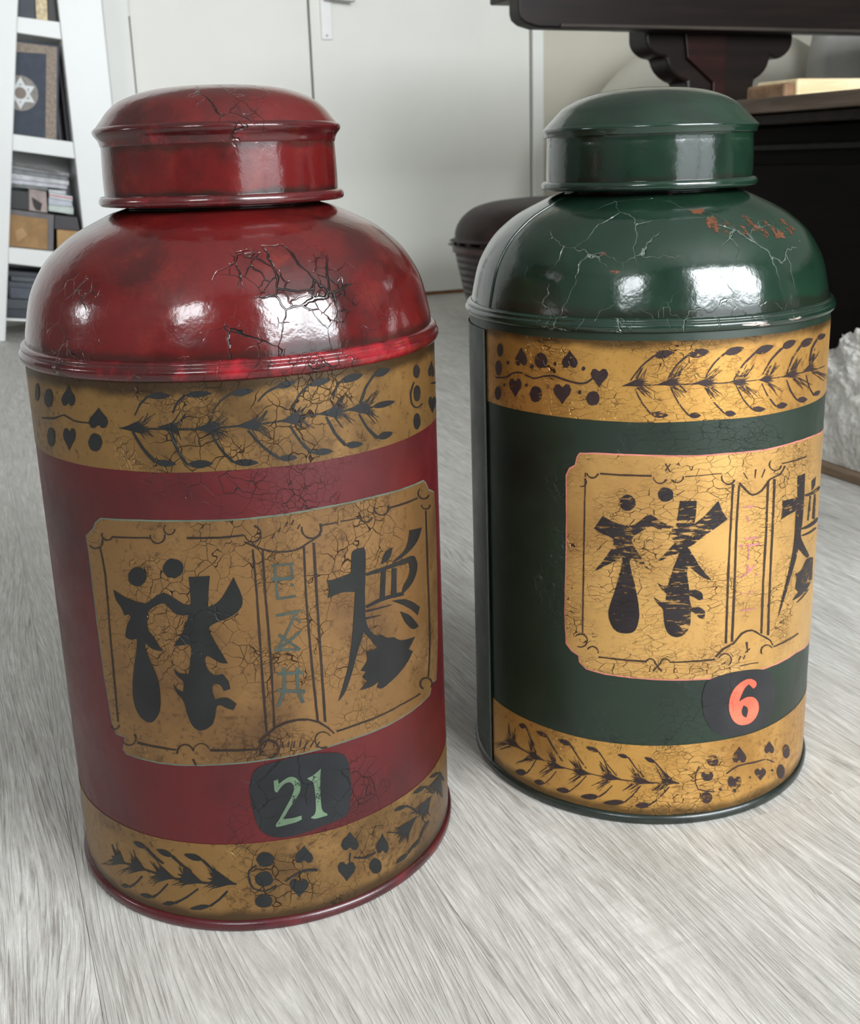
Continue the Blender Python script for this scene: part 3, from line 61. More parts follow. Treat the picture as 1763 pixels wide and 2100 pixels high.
 'lower_spray':'-2.9,36.3 -8.7,35.5 -13.9,33.9 -20.2,32.1 -15.5,35.1 -23.8,32.5 -16.6,36.3 -22.8,34.4 -17.7,37.5 -25.5,35 -18.9,38.7 -22.8,40.2 -18.4,40.5 -21.7,45.1 -16.8,41.2 -19.4,45.3 -15.1,41.9 -20.2,47.9 -13.6,42.6 -16.3,46.8 -11.5,43.1 -7.7,39.6|-16.7,36.2 -24.3,27.9 -24.2,27.7 -16.3,35.8|-19.7,36.8 -26.6,32.2 -26.5,31.9 -19.5,36.3|-19,36.7 -28,31.2 -27.9,31 -18.8,36.1|-16.3,42.7 -19.8,47.8 -20,47.6 -16.8,42.2|-18.1,43 -21.3,47.9 -21.6,47.7 -18.7,42.5|-14,42.3 -17.8,51 -18.1,50.9 -14.7,41.9|-24.7,36 -30.6,35.4 -36.1,33.9 -45.8,31.3 -37.5,35.2 -42.9,33.6 -38.5,36.4 -45.2,34.4 -39.4,37.6 -46.5,35.6 -40.4,38.9 -44.1,40.6 -39.6,40.8 -43.7,46.9 -37.9,41.5 -40.4,46.2 -36.1,42.1 -40,48.1 -34.4,42.8 -36.6,47.2 -32.3,43.3 -29,39.6|-36.2,35.9 -43.3,29.9 -43.1,29.7 -35.8,35.3|-42.9,37.2 -49.8,32.4 -49.7,32.2 -42.6,36.6|-39.5,36.6 -49.2,30.9 -49.1,30.6 -39.3,35.9|-40.5,43.5 -41.8,51.6 -42.1,51.4 -41.1,43.3|-32.8,41.9 -34.3,47.7 -34.6,47.5 -33.5,41.6|-37.6,43 -39.3,49.9 -39.6,49.8 -38.2,42.7|-45.5,36.7 -51.4,34.8 -56.7,32.2 -65.3,28.2 -58.1,33.2 -64.5,30.1 -59.1,34.2 -67.6,30 -60,35.2 -68.9,30.9 -61,36.2 -64.7,37.2 -60.2,38.3 -62.1,41.9 -58.5,39.3 -61.1,43.5 -56.8,40.3 -58.3,43.8 -55.1,41.3 -59.2,46.7 -53,42.2 -49.7,39.3|-57.6,34.1 -65.3,26.2 -65.1,26 -57.2,33.7|-63.1,34 -74.4,22.7 -74.2,22.6 -62.7,33.6|-60.9,34.1 -67.6,27.2 -67.3,27 -60.5,33.7|-60.2,41 -65,46 -65.2,45.7 -61,40.3|-54.2,40.8 -59.8,48.5 -60.1,48.3 -54.8,40.3|-59,40.9 -62.3,45.7 -62.6,45.4 -59.6,40.4|-69.3,37 -75.2,34.7 -80.9,31.7 -90.3,26.8 -82,32.7 -90.5,28.1 -82.6,33.8 -91,29.3 -83.3,34.8 -93.3,29.4 -83.9,35.9 -87.2,36.8 -82.7,38.1 -84,42.4 -80.8,39.3 -82.7,44.2 -79,40.4 -80.1,44.6 -77.2,41.5 -77.7,45.2 -75,42.6 -72.7,39.6|-87.7,33.3 -96.3,25.1 -96,24.9 -87.1,32.9|-87.3,33.4 -99.4,25.1 -99.3,24.8 -87,32.9|-86.4,33.4 -99,22.5 -98.7,22.3 -85.9,33|-76.5,41 -79.6,50.2 -79.9,49.9 -77.3,40.5|-79.9,41 -82.9,46.3 -83.3,46 -80.9,40.4|-77.2,41.1 -79.8,45.6 -80.1,45.4 -78.2,40.4|-89.8,34.9 -96.1,32.4 -102.7,28.8 -111.1,24.4 -103.3,30 -110.5,26.1 -103.6,31.2 -113.7,25.7 -103.8,32.4 -114.8,26.4 -104,33.6 -106.8,34.6 -102,36.2 -101.2,40.5 -99.8,37.5 -99,41.6 -97.6,38.8 -97.8,44.8 -95.6,40 -95,44.4 -93.2,41.1 -92.1,37.8|-101.7,31.3 -123,19.7 -123,19.4 -101.7,30.5|-103.4,31.1 -114.4,22.9 -114.1,22.7 -103,30.6|-106.3,30.9 -125.7,18.5 -125.5,18.2 -106.1,30.3|-100.7,39.5 -103.8,44.8 -104.4,44.4 -102.2,38.6|-98.5,39.5 -103,45.4 -103.6,45 -99.6,38.8|-96,39.4 -97.3,48.2 -97.8,47.9 -97.1,38.9|-24.4,54.3 -26.4,56.5 -29.4,57.9 -32.8,58.1 -35.5,57.6 -37.4,56.9 -36.2,55.6 -34.2,54.2 -31.2,53 -27.7,52.9 -24.6,53.7|-25.1,53.4 -22.5,50.2 -19.5,47.4 -16.6,45.2 -13.7,43.3 -12.9,44.6 -15.7,46.6 -18.5,48.7 -21,51.8 -23.9,54.7|-46,54.1 -47.8,56.1 -50.6,57.4 -54,57.6 -56.7,57.2 -58.8,56.4 -57.7,55.2 -55.8,53.9 -52.9,52.8 -49.5,52.7 -46.3,53.5|-47.1,52.8 -43.6,50.2 -40.3,47.5 -37,45.4 -33.7,43.7 -32.8,45.1 -35.9,47 -39.1,49 -42.3,51.7 -45.3,54.8|-67.2,55.4 -68.6,57.1 -71.1,58 -74.2,57.9 -76.8,57.3 -78.8,56.4 -77.9,55.4 -76.3,54.4 -73.7,53.6 -70.5,53.9 -67.5,54.9|-68.4,54.2 -64.9,51.5 -61.4,49 -57.9,47.2 -54.5,45.7 -53.4,47.1 -56.6,49 -59.8,50.8 -63.1,53.4 -66.4,56.1|-22,19 -25.1,19.5 -28.9,19 -32.7,17.5 -35.5,15.9 -37.4,14.5 -35.5,14.3 -32.6,14.4 -28.7,15 -25,16.5 -22,18.5|-21.6,18 -18.5,20.6 -15.2,23.3 -12,26.8 -8.9,30.4 -9.7,31.4 -13,27.9 -16.2,24.6 -19.2,21.9 -22.4,19.5|-47.9,17.2 -49.9,17.7 -52.5,17.4 -55.2,16.3 -57.2,15.1 -58.5,13.9 -57.3,13.6 -55.4,13.6 -52.7,14 -50.1,15.2 -48,16.8|-47.6,16.1 -42.9,19.4 -38.3,22.7 -33.7,26.7 -29.2,30.7 -30,31.8 -34.5,27.8 -39,24.1 -43.6,20.9 -48.3,18|-66.2,17 -68,18 -70.7,18.2 -73.8,17.5 -76.3,16.6 -78.1,15.5 -77,14.9 -75.1,14.5 -72.2,14.5 -69.1,15.2 -66.4,16.5|-65.6,15.9 -62.2,19.3 -58.7,22.7 -55.2,26.6 -51.7,30.7 -52.8,31.5 -56.3,27.4 -59.7,23.5 -63.2,20.4 -67,17.6|-88.5,17.2 -89.8,18 -91.9,18 -94.5,17.2 -96.7,16 -98.4,14.9 -97.5,14.4 -96.1,14.1 -93.8,14.3 -91.1,15.3 -88.7,16.8|-87.9,16.2 -84.3,19.5 -80.5,22.7 -76.9,26.6 -73.3,30.5 -74.7,31.2 -78.2,27.2 -81.8,23.5 -85.3,20.5 -89.3,17.8|-95.3,34.1 -81.8,35.9 -69.7,36.5 -57.5,36.4 -45.8,35.9 -34.5,35.8 -23.6,35.7 -13.1,35.8 -2.9,35.6 -2.8,37 -12.9,37.2 -23.3,37.2 -34.1,37.3 -45.3,37.4 -56.9,37.9 -68.9,38.2 -81.1,37.4 -94.4,35.7|138.9,42.4 133.4,39.3 129.6,35.7 124.3,31 126.7,36.1 121.5,31 124.4,36.7 118.6,30.7 122.1,37.2 116.4,31.1 119.8,37.6 114.6,37.1 118.5,39.3 111.3,41.3 119.3,40.6 111.7,42.6 120.2,41.9 111.6,44 121.1,43.2 111.2,45.4 122.5,44.6 129.9,43.4|123.9,36.7 125.9,26.9 126.4,26.7 125,36.3|126.7,37.4 127,30.9 127.4,30.6 127.9,36.8|124.2,36.7 126.8,28.9 127.2,28.8 125.2,36.4|120.4,42.5 112.8,47.2 112.7,46.9 120.2,41.9|116,41.3 105.5,46.7 105.5,46.3 115.9,40.5|116.4,41.3 106.6,46.5 106.5,46.1 116.4,40.7|160.2,46.8 156.7,42.9 154.9,38.7 152.6,34.6 151.7,39.3 149,33.2 149.2,39.9 147.1,35.2 146.7,40.5 144,34.1 144.2,41 139.4,40.4 142.2,43 134.9,45.1 142.4,44.5 134.3,46.6 142.7,46 134.4,48.1 142.9,47.5 133.9,49.6 143.6,49.1 151.2,47.9|143.9,38.1 150,28.6 150.5,28.5 144.9,37.9|150.7,40.4 156.4,32 157,31.9 151.7,40.1|145,38.7 146.9,31.9 147.4,31.7 146.1,38.1|140.8,46 130.9,49.1 131,48.7 141.2,45.1|140,45.7 132.2,48 132.4,47.6 140.3,44.7|139.6,45.4 130.9,49.2 131,48.8 139.7,44.6|182.5,53.3 181.7,48.1 183.2,42.3 184.4,32.9 178.8,43.4 180,36.4 175.3,44.5 176.3,37.7 172,45.4 173.1,37.6 169,46.2 164,45.5 165.5,48.7 154.1,51.3 165,50.5 157.8,52.9 164.4,52.4 155.5,54.7 163.8,54.2 154.3,56.5 163.6,56.2 172.1,54.8|173.6,44.3 185.2,29.5 186.6,28.9 175.9,43.3|175.8,45.2 183.3,32.8 184.6,32.1 178.2,44|172.3,43.5 179.4,34 180.6,33.4 174,42.8|162.5,52.3 147.9,57.3 148.2,56.8 163.1,51.3|160.5,51 146.3,56.3 146.5,55.9 161,49.8|164.2,53.4 148.9,59.5 149,59 164.7,52.3|125.6,57.8 122.5,59.6 119.1,60.7 116.2,60.8 114.3,60.4 113.2,59.9 114.9,58.8 117.4,57.8 120.6,56.8 123.7,56.7 125.8,57.4|125.3,57 128.7,54.4 132,51.3 135.6,47.5 139.5,43.2 141.2,43.4 137.4,47.9 133.5,52.1 129.6,55.3 126.2,58.2|149.4,60.5 145.1,62.6 140.9,63.8 137.5,63.9 135.4,63.4 134.2,62.7 136.4,61.6 139.6,60.4 143.7,59.3 147.4,59.1 149.8,59.9|148.9,59.8 151.6,57.4 154.6,55 157.7,51.6 160.8,47.7 163.6,47.1 160,51.2 156.6,55.1 153.5,58.2 150.3,60.6|176.6,56.5 171.1,59.6 165.7,61.8 161.5,62.8 159,62.9 157.6,62.7 160.2,61.3 163.8,59.5 168.9,57.5 173.7,56.2 177.1,56|174.9,56.8 177.4,54.3 180.7,51.3 182.9,47.9 187,43.2 192.8,40.2 189.7,44.6 185.1,49.5 182.3,52.7 179,55.7|125.7,19.1 122.1,20.4 118.5,20.7 115.6,20 113.9,19 112.9,18 114.9,17.3 117.7,16.7 121.2,16.5 124.2,17.2 126,18.6|126.9,17.8 130.2,19.6 133.8,20.7 137.4,21.1 141.4,21 139.5,23.4 135.8,23.2 132,22.8 128.5,21.4 124.9,20|140.3,23.3 137.6,23.6 135.1,23 133.4,21.8 132.5,20.6 132.1,19.5 133.7,19.3 135.8,19.4 138.2,20 139.9,21.2 140.7,22.9|141.7,22 144.7,24.4 148.2,26.2 151.5,27.4 154.7,28.4 152.3,30.7 148.6,30 145.3,28.8 142.4,26.4 139.3,24.1',
 'lower_motif':'23.2,52.8 22.4,50.4 20.7,48.8 18.2,48 15.7,48.2 13.3,49.4 12.2,51.7 11.3,54.2 12.4,56.5 13.9,58.3 16.4,59.5 19,58.7 21.3,57.2 22.8,55.3|21.4,38 20.8,35.5 19.1,33.9 16.5,33.1 13.9,32.9 11.5,34.4 10.2,36.7 9.5,39.4 10.3,41.9 12.5,43.6 14.8,44.6 17.3,44.6 19.5,43.1 20.8,40.7|19.8,21.3 19.2,19.1 17.4,17.2 14.9,16.8 12.3,17 10.2,18.2 8.5,20.2 8.2,22.5 9.1,24.9 10.7,26.4 13,27.4 15.7,27.4 18,25.6 19.5,23.6|10.9,50.3 8,48.4 5.6,46 5,43.1 5.3,39.9 5.8,35.9 7.5,32 11.5,29.7 16.1,29 20,30.2 23.6,32.2 23.1,33.4 19.6,31.4 16.1,30.1 11.8,30.9 8.2,32.9 6.9,36.3 6.5,40.1 6,43.1 6.4,45.4 8.6,47.2 11.5,49.1|29.5,34.4 32.4,36.1 35.4,37.6 38.8,39 42.5,39.4 46.6,38.8 51,37.6 51.1,39.9 46.6,40.9 42.3,41.4 38.3,40.4 34.8,39.1 31.7,37.5 28.8,35.7|43.3,59.2 45.3,55.6 48.2,51.4 49,48.1 47.2,45.5 44.7,45.8 43.1,47.9 42.1,48.2 40.3,46.9 37.8,47.8 36.5,51.2 37.6,54 40.9,56.7|37.5,20.7 40.1,23.6 43.6,26.5 44.8,29.6 43.3,33.4 40.7,34.5 38.9,33 37.8,33.3 36.2,35.5 33.6,35.7 31.7,32.7 32.5,29.1 35.5,24.6|75.9,59.9 78.1,55.7 81.3,50.6 82.1,46.9 80.2,44.2 77.5,44.9 75.8,47.5 74.7,47.9 72.8,46.7 70.2,48 68.8,52 69.9,55 73.4,57.5|71.2,22.8 73.8,25.4 77.3,28 78.6,31.2 77.1,35.4 74.4,36.9 72.5,35.6 71.4,36 69.8,38.6 67.2,39.2 65.3,36.2 66.1,32.3 69.1,27.2|101.9,47.3 103.6,42.8 106.1,37.5 106.8,33.5 105.2,30.6 102.9,31.3 101.6,34 100.7,34.4 99.1,33.1 97,34.5 95.9,38.7 96.9,41.9 99.8,44.6|99.8,22.6 99.4,20.1 97.8,18.5 95.4,18.5 93.1,19.7 91.4,22.1 89.7,24.8 89.2,27.6 90.1,29.8 91.6,31.3 93.8,31.8 96.1,30.3 98.1,28 99.3,25.4|77.4,38.6 81.5,36.6 85.9,34.8 90.6,34.5 95.3,34.7 94.7,36.1 90,36.1 85.7,36.2 81.6,37.8 77.6,39.9|74.8,43.8 73.7,37.5 74.6,37 75.9,43.2',
}
GREEN_ART={
 'upper_spray':'-20.4,362 -17.5,360.8 -14.1,360.8 -11,361.9 -8.9,363.3 -7.6,364.7 -9.4,365.6 -12,366.2 -15.3,366.1 -18.4,364.9 -20.6,362.7|-20.9,362.9 -25.2,359.3 -29.4,355.4 -33,350.6 -36.4,345.5 -35.6,345 -32.2,350 -28.7,354.7 -24.5,358.4 -20.1,361.8|2.2,362.1 5.6,360.5 9.4,360.3 13,361.4 15.4,363 16.9,364.5 14.8,365.6 11.9,366.5 8,366.6 4.5,365.2 2,362.8|1.6,363 -2.1,359.7 -5.7,356.1 -8.6,351.7 -11.3,346.9 -10.6,346.5 -7.9,351.2 -4.9,355.5 -1.3,358.8 2.6,361.9|27.9,361.7 31.4,360.6 35.3,360.7 38.9,362.1 41.2,363.6 42.6,365.1 40.3,365.9 37.2,366.4 33.3,366.1 29.9,364.7 27.6,362.3|27.2,362.6 23.5,359.5 20,356.2 17.1,352 14.7,347.4 15.4,347 18,351.4 20.8,355.6 24.3,358.7 28.3,361.4|51.6,360.6 55.6,359.5 60,359.7 63.8,361.1 66.3,362.7 67.7,364.3 65,365 61.5,365.5 57.1,365.2 53.6,363.6 51.3,361.2|51,361.4 46.1,357.9 41.9,353.8 38.3,348.9 35.3,343.6 36,343.2 39.4,348.2 42.8,353.1 47.4,356.8 52,360.4|76.5,361.4 80.5,360.5 84.6,360.8 87.8,362.2 89.6,363.9 90.5,365.4 87.7,366.1 84.2,366.4 80.2,366 77.3,364.4 76,362|75.4,362.4 70.2,359 65.5,355.2 61.9,350.4 58.5,345.4 59.6,344.9 62.9,349.9 66.7,354.4 71.6,357.9 77.1,361|96.7,360 101.7,359.1 106.8,359.3 110.7,360.7 112.7,362.4 113.5,363.9 109.7,364.7 105.2,365.1 100.4,364.7 97.2,363.1 96,360.6|95.3,360.9 90.6,357.2 86.6,353.1 83.9,348 81.6,342.6 82.8,342.2 85.2,347.5 88.2,352.4 92.5,356.2 97.4,359.8|121.9,361.9 127.4,360.8 133.1,360.5 137.5,361.1 139.8,362.2 140.4,363.3 135.5,364.4 130.2,365.1 125.1,365.2 122,364.2 121.1,362.5|119.9,362.8 115.3,360.1 111.7,356.9 110.1,352.5 109.1,347.7 110.9,347.3 112.6,351.9 114.6,356 118.5,359 123.1,361.6|-21.7,321.6 -19.5,319.9 -16.5,319.1 -13.5,319.2 -11.3,319.9 -9.9,320.8 -11.2,321.9 -13.3,323 -16.3,323.8 -19.3,323.5 -21.7,322.2|-33,339.3 -30.8,334.1 -28.2,329.3 -25.2,325.2 -22.1,321.6 -21.4,322.2 -24.4,325.9 -27.4,329.8 -29.9,334.5 -32.5,339.6|3.9,320.3 5.6,318.9 7.9,318.2 10.1,318.5 11.7,319.2 12.7,320 11.6,320.9 10,321.8 7.8,322.4 5.6,322 3.9,320.8|-9,339.2 -6.2,333.8 -3.3,328.6 -0,324.2 3.5,320.2 4.2,320.9 0.7,324.9 -2.6,329.1 -5.5,334.1 -8.3,339.5|29.5,320.1 31.3,318.5 33.5,317.6 35.7,317.8 37.4,318.5 38.4,319.3 37.3,320.4 35.7,321.4 33.5,322.1 31.3,321.8 29.5,320.6|14.3,339.4 17.5,333.9 21,328.6 25,324.2 29.2,320 29.9,320.7 25.7,324.8 21.7,329.1 18.2,334.3 14.9,339.7|51.1,321 53.5,319.4 56.4,318.6 59.4,318.6 61.5,319.2 62.9,319.9 61.4,321 59.1,322 56.2,322.8 53.3,322.6 51.1,321.5|37.1,339.3 40,334.1 43.1,329.1 46.7,324.9 50.7,321 51.5,321.6 47.6,325.5 43.9,329.5 40.8,334.4 37.9,339.5|73.1,320.2 75.9,318.6 79,317.9 81.9,318.3 83.8,319.2 85,320.2 83.1,321.3 80.6,322.3 77.5,322.9 74.7,322.3 72.9,320.8|58.2,338.7 61.1,333.5 64.3,328.5 68.2,324.2 72.5,320.2 73.6,320.8 69.4,324.8 65.3,328.9 62,333.8 58.9,338.9|96.4,321.3 99.4,319.5 103.1,318.5 106.8,318.5 109.3,319 111,319.8 108.7,321.1 105.7,322.3 101.9,323.3 98.5,323.1 96.2,321.9|82,338.2 84.6,333.4 87.5,328.8 91.4,325 95.5,321.4 97.1,321.9 92.7,325.4 89,329.1 85.8,333.6 83,338.3|122.5,320.4 127,319.4 131.3,319.1 134.2,319.7 135.5,320.6 135.6,321.6 132.1,322.4 128.2,323 124.4,323.1 122.2,322.3 121.8,320.8|105.8,338.1 108.5,333.2 111.7,328.5 116,324.4 120.9,320.5 123.5,320.7 117.9,324.6 113.4,328.5 110,333.2 107.2,338.1|-41.7,341.4 -37,343.6 -33.2,345.7 -28.7,348 -31.5,345.6 -26.4,348.3 -30.2,345.4 -24.6,348.4 -28.9,345.2 -24.1,347.7 -27.6,345 -23.9,345.2 -27.4,344 -21.9,342.7 -28.5,343.3 -25.1,342.2 -29.6,342.6 -25.8,341.5 -30.7,341.9 -25.5,340.6 -32.2,341.1 -36.6,341.5|-29,347.2 -25.5,353.1 -25.7,353.3 -29.6,347.6|-26.9,347.7 -25.1,353.8 -25.4,353.9 -27.5,348|-31.1,346.8 -27.7,354.2 -28,354.3 -31.7,347.1|-31.5,346.8 -28.3,355.5 -28.6,355.6 -32,347|-31.3,346.8 -27,355 -27.3,355.2 -31.9,347.1|-32.1,346.7 -30.3,353.7 -30.6,353.8 -32.7,346.9|-31.4,346.7 -28.2,353.6 -28.5,353.8 -32,347.1|-31.8,340.1 -25.7,334.2 -25.5,334.4 -31.3,340.6|-29.4,340.6 -21.2,332.7 -21,332.8 -29,341.1|-28.7,340.7 -22.1,335.8 -21.9,336 -28.3,341.2|-26.3,341.2 -19,337.2 -18.9,337.5 -26,341.8|-31.3,340.1 -22.8,336.5 -22.7,336.8 -31,340.8|-30.3,340.4 -21.4,333 -21.2,333.2 -30,340.8|-31.9,340 -26.2,335.5 -26,335.7 -31.5,340.6|-18.9,342.3 -14.3,344.2 -10.5,346.2 -4.3,349.1 -8.8,346 -4.9,347.9 -7.5,345.7 -2.4,348.2 -6.2,345.5 -2.5,347.3 -4.9,345.2 -1.2,345.3 -4.7,344.3 -1.7,343.1 -5.8,343.6 -0.8,342.2 -7,342.9 -2.7,341.6 -8.1,342.2 -2.9,340.8 -9.6,341.5 -13.9,342.1|-6.9,347.4 -1.5,353.4 -1.7,353.6 -7.4,347.9|-5.1,347.7 2.4,356.3 2.1,356.5 -5.5,348.2|-7.2,347.4 -1.8,356.3 -2,356.5 -7.7,347.7|-4.3,347.9 -1,355 -1.3,355.1 -4.8,348.2|-3.3,348 -1.1,353.1 -1.4,353.3 -3.9,348.4|-9.9,347 -5.1,355.7 -5.3,355.9 -10.4,347.3|-8.8,347.1 -3.7,356.3 -3.9,356.4 -9.4,347.5|-6.8,340.9 0.8,333.4 1,333.6 -6.5,341.3|-9.5,340.5 -3.6,333.6 -3.4,333.8 -9,340.9|-2.9,341.5 2.2,336.8 2.4,337 -2.4,342|-7.8,340.8 -2,333.5 -1.8,333.7 -7.3,341.2|-3.1,341.5 1.6,336.5 1.8,336.7 -2.7,342|-7.1,340.8 1.4,336.2 1.5,336.5 -6.8,341.3|-8.7,340.5 -0.5,336.4 -0.4,336.7 -8.5,341.1|5.6,342.9 10.3,343.8 14.2,345.1 18.6,346.2 15.8,344.6 22.2,346.3 17.1,344 22.8,345.6 18.3,343.5 24,345 19.6,343 23.3,342.4 19.6,342.1 23.5,340 18.5,341.6 23.4,339.2 17.3,341.2 22.6,338.6 16.1,340.7 18.9,339 14.5,340.3 10.4,341.7|15,345.6 22.6,352.4 22.4,352.7 14.4,346.2|17.1,345.6 23.1,351.3 22.8,351.5 16.6,346.1|18.6,345.6 22.8,352.2 22.6,352.3 17.9,346|18.5,345.6 25.3,354.2 25,354.4 18,346|19.5,345.5 26.8,350.9 26.6,351.2 19.1,346|18.4,345.6 24.3,351.2 24.1,351.5 17.9,346|20.1,345.5 25.2,351.4 25,351.6 19.6,346|20,339.1 24.8,335.2 24.9,335.4 20.4,339.5|14.6,339.2 21.5,331.7 21.8,331.9 15.1,339.7|16.6,339.2 23.6,329.2 23.8,329.3 17.2,339.6|14.9,339.2 23.8,332.2 24,332.4 15.2,339.7|19.4,339 28.3,332.8 28.4,333 19.8,339.6|18,339.1 26,331.9 26.2,332.1 18.4,339.6|19.1,339 29.1,332.3 29.2,332.5 19.5,339.6|29.4,341.6 34.2,342.7 38.2,344 43.4,345.4 40,343.6 45.9,345.2 41.3,343.1 47.8,344.8 42.7,342.6 48.7,344.2 44.1,342.1 48.1,341.5 44.2,341.1 47.9,339.2 43,340.6 48.1,338.4 41.7,340.2 46.6,338 40.5,339.7 45.2,337.6 38.9,339.3 34.5,340.6|41.2,344.6 47.9,349.8 47.7,350.1 40.7,345.1|38.5,344.7 41.5,351.7 41.2,351.9 37.8,345.1|45.4,344.7 52.1,353.9 51.8,354.1 44.8,345|39.4,344.7 46.8,350.3 46.6,350.5 39,345.2|43.7,344.7 47.1,351.6 46.9,351.7 42.9,345.1|44,344.6 51.7,351.7 51.5,351.8 43.4,345.1|40.9,344.7 45.6,353.3 45.3,353.5 40.1,345.1|44.4,338.2 52.9,327.5 53.2,327.6 45,338.5|44.8,338 54.4,332.4 54.5,332.7 45.2,338.6|40,338.1 48.1,333.6 48.3,333.8 40.4,338.7|38.8,338.1 50.1,329.8 50.2,330 39.2,338.6|41.4,338.2 50.6,328.3 50.9,328.5 41.9,338.5|44.8,338.1 55.4,329.6 55.6,329.8 45.2,338.5|42.3,338.1 49.1,331.7 49.4,331.9 42.9,338.6|54,341.2 57.9,342.3 61.1,343.7 64.7,344.8 62.7,343.2 68.4,345.2 63.9,342.7 67.4,343.9 65.1,342.2 69.8,343.8 66.3,341.7 69.8,341.1 66.6,340.7 70.6,338.6 65.6,340.2 68.9,338.3 64.6,339.7 67.3,338 63.6,339.2 67.2,337.2 62.2,338.8 58.4,340.1|61.6,344.3 65.5,349.3 65.2,349.4 60.9,344.7|63.4,344.3 66.5,350.6 66.1,350.8 62.5,344.7|67.2,344.2 74.6,350.1 74.3,350.3 66.5,344.7|67.4,344.2 71.8,350 71.5,350.1 66.6,344.7|66.1,344.3 71,351.6 70.6,351.8 65.3,344.7|62,344.4 65.9,350.3 65.5,350.4 61.3,344.7|66,344.2 70.7,349.2 70.4,349.3 65.2,344.7|64.2,337.7 72.5,329.6 72.8,329.8 64.8,338|65.3,337.7 71.1,331.9 71.4,332.1 65.9,338|66,337.6 77,332.4 77.2,332.6 66.3,338.1|64.8,337.7 71.6,330.6 71.9,330.7 65.3,338|62.4,337.7 71.6,331.7 71.8,331.9 62.8,338.1|64.2,337.7 74.2,327.6 74.5,327.7 64.8,338|63.9,337.6 79.1,330.2 79.3,330.5 64.2,338.1|77.8,341 82.2,342.4 85.8,343.9 91.3,345.8 87.8,343.5 94.3,345.8 89.4,343 94.9,345 91,342.6 95,343.9 92.7,342.1 97.3,341.6 93.2,341.1 98.8,339 92.1,340.5 95.9,338.9 90.9,340 97.3,337.7 89.8,339.4 93.9,337.7 88.3,338.9 83.3,340.1|92.2,344.9 94.2,353.4 93.7,353.5 91.1,345.2|86.6,344.6 92.4,351.6 92,351.9 85.6,345.1|92.8,344.9 99.4,351.9 98.9,352.1 92,345.3|88.4,344.7 92.7,352.5 92.3,352.6 87.4,345.1|91.4,344.8 93.2,351.2 92.7,351.4 90.1,345.2|89.7,344.7 94.3,351.6 93.9,351.8 88.6,345.2|90.9,344.8 96.9,351.1 96.4,351.3 90.1,345.2|91.2,337.8 106.5,330.2 106.9,330.4 91.8,338.3|94.6,337.9 113.2,326.7 113.7,326.9 95.3,338.3|95.9,337.8 108.6,332.8 108.9,333 96.4,338.4|88.9,337.8 104,327.9 104.4,328.1 89.6,338.2|90.4,337.8 100.6,331.3 101,331.4 91.2,338.2|94.7,337.8 116,329.5 116.3,329.7 95.2,338.4|89,337.8 102.8,331.7 103,331.9 89.5,338.2|102.4,342.1 106.3,343.5 109.4,345 114,346.9 111.6,344.6 117.4,346.9 113.4,344.1 117.9,345.8 115.3,343.5 120.4,345.4 117.2,343 122.4,342.4 118.2,341.9 128.5,338.8 117.2,341.3 123.8,339.1 116.2,340.8 121,338.9 115.3,340.2 124.9,337.3 113.8,339.7 108.2,341.1|114.6,345.8 129.6,353.3 128.9,353.6 113.1,346.4|111.9,345.8 117,352.9 116.2,353.1 110.3,346.3|114.9,345.9 118.2,352.6 117.4,352.9 113.5,346.3|114.3,345.8 119.9,351.5 119.1,351.8 112.7,346.4|111,345.9 113.7,352.6 113,352.7 109.8,346.2|115.7,345.8 125,350.5 124.2,350.8 114.2,346.5|115.1,345.9 118.8,356.1 117.9,356.3 113.6,346.3|123.2,338.5 170.3,323.8 170.3,324 124,338.8|119.4,338.4 170.2,326.6 170.2,326.9 119.8,339.1|114.7,338.5 145,327.2 145.8,327.3 115.4,338.9|115.8,338.6 137.3,329.3 138,329.4 116.7,338.9|117.2,338.5 153.5,327.2 154.5,327.2 117.9,339|120,338.5 170.1,324.8 170.1,325.1 120.6,338.9|116.7,338.5 149.5,330 149.9,330.2 117.1,339|-41.4,341.1 -30.6,341.6 -17.2,342 5.5,342 31.3,341.4 55.5,341.1 80.6,340.7 106.4,340.6 147,338.1 145.6,339.1 105.8,341.5 80.3,341.5 55.3,341.8 31.2,342.2 5.4,342.7 -17.2,342.8 -30.7,342.3 -41.4,341.7',
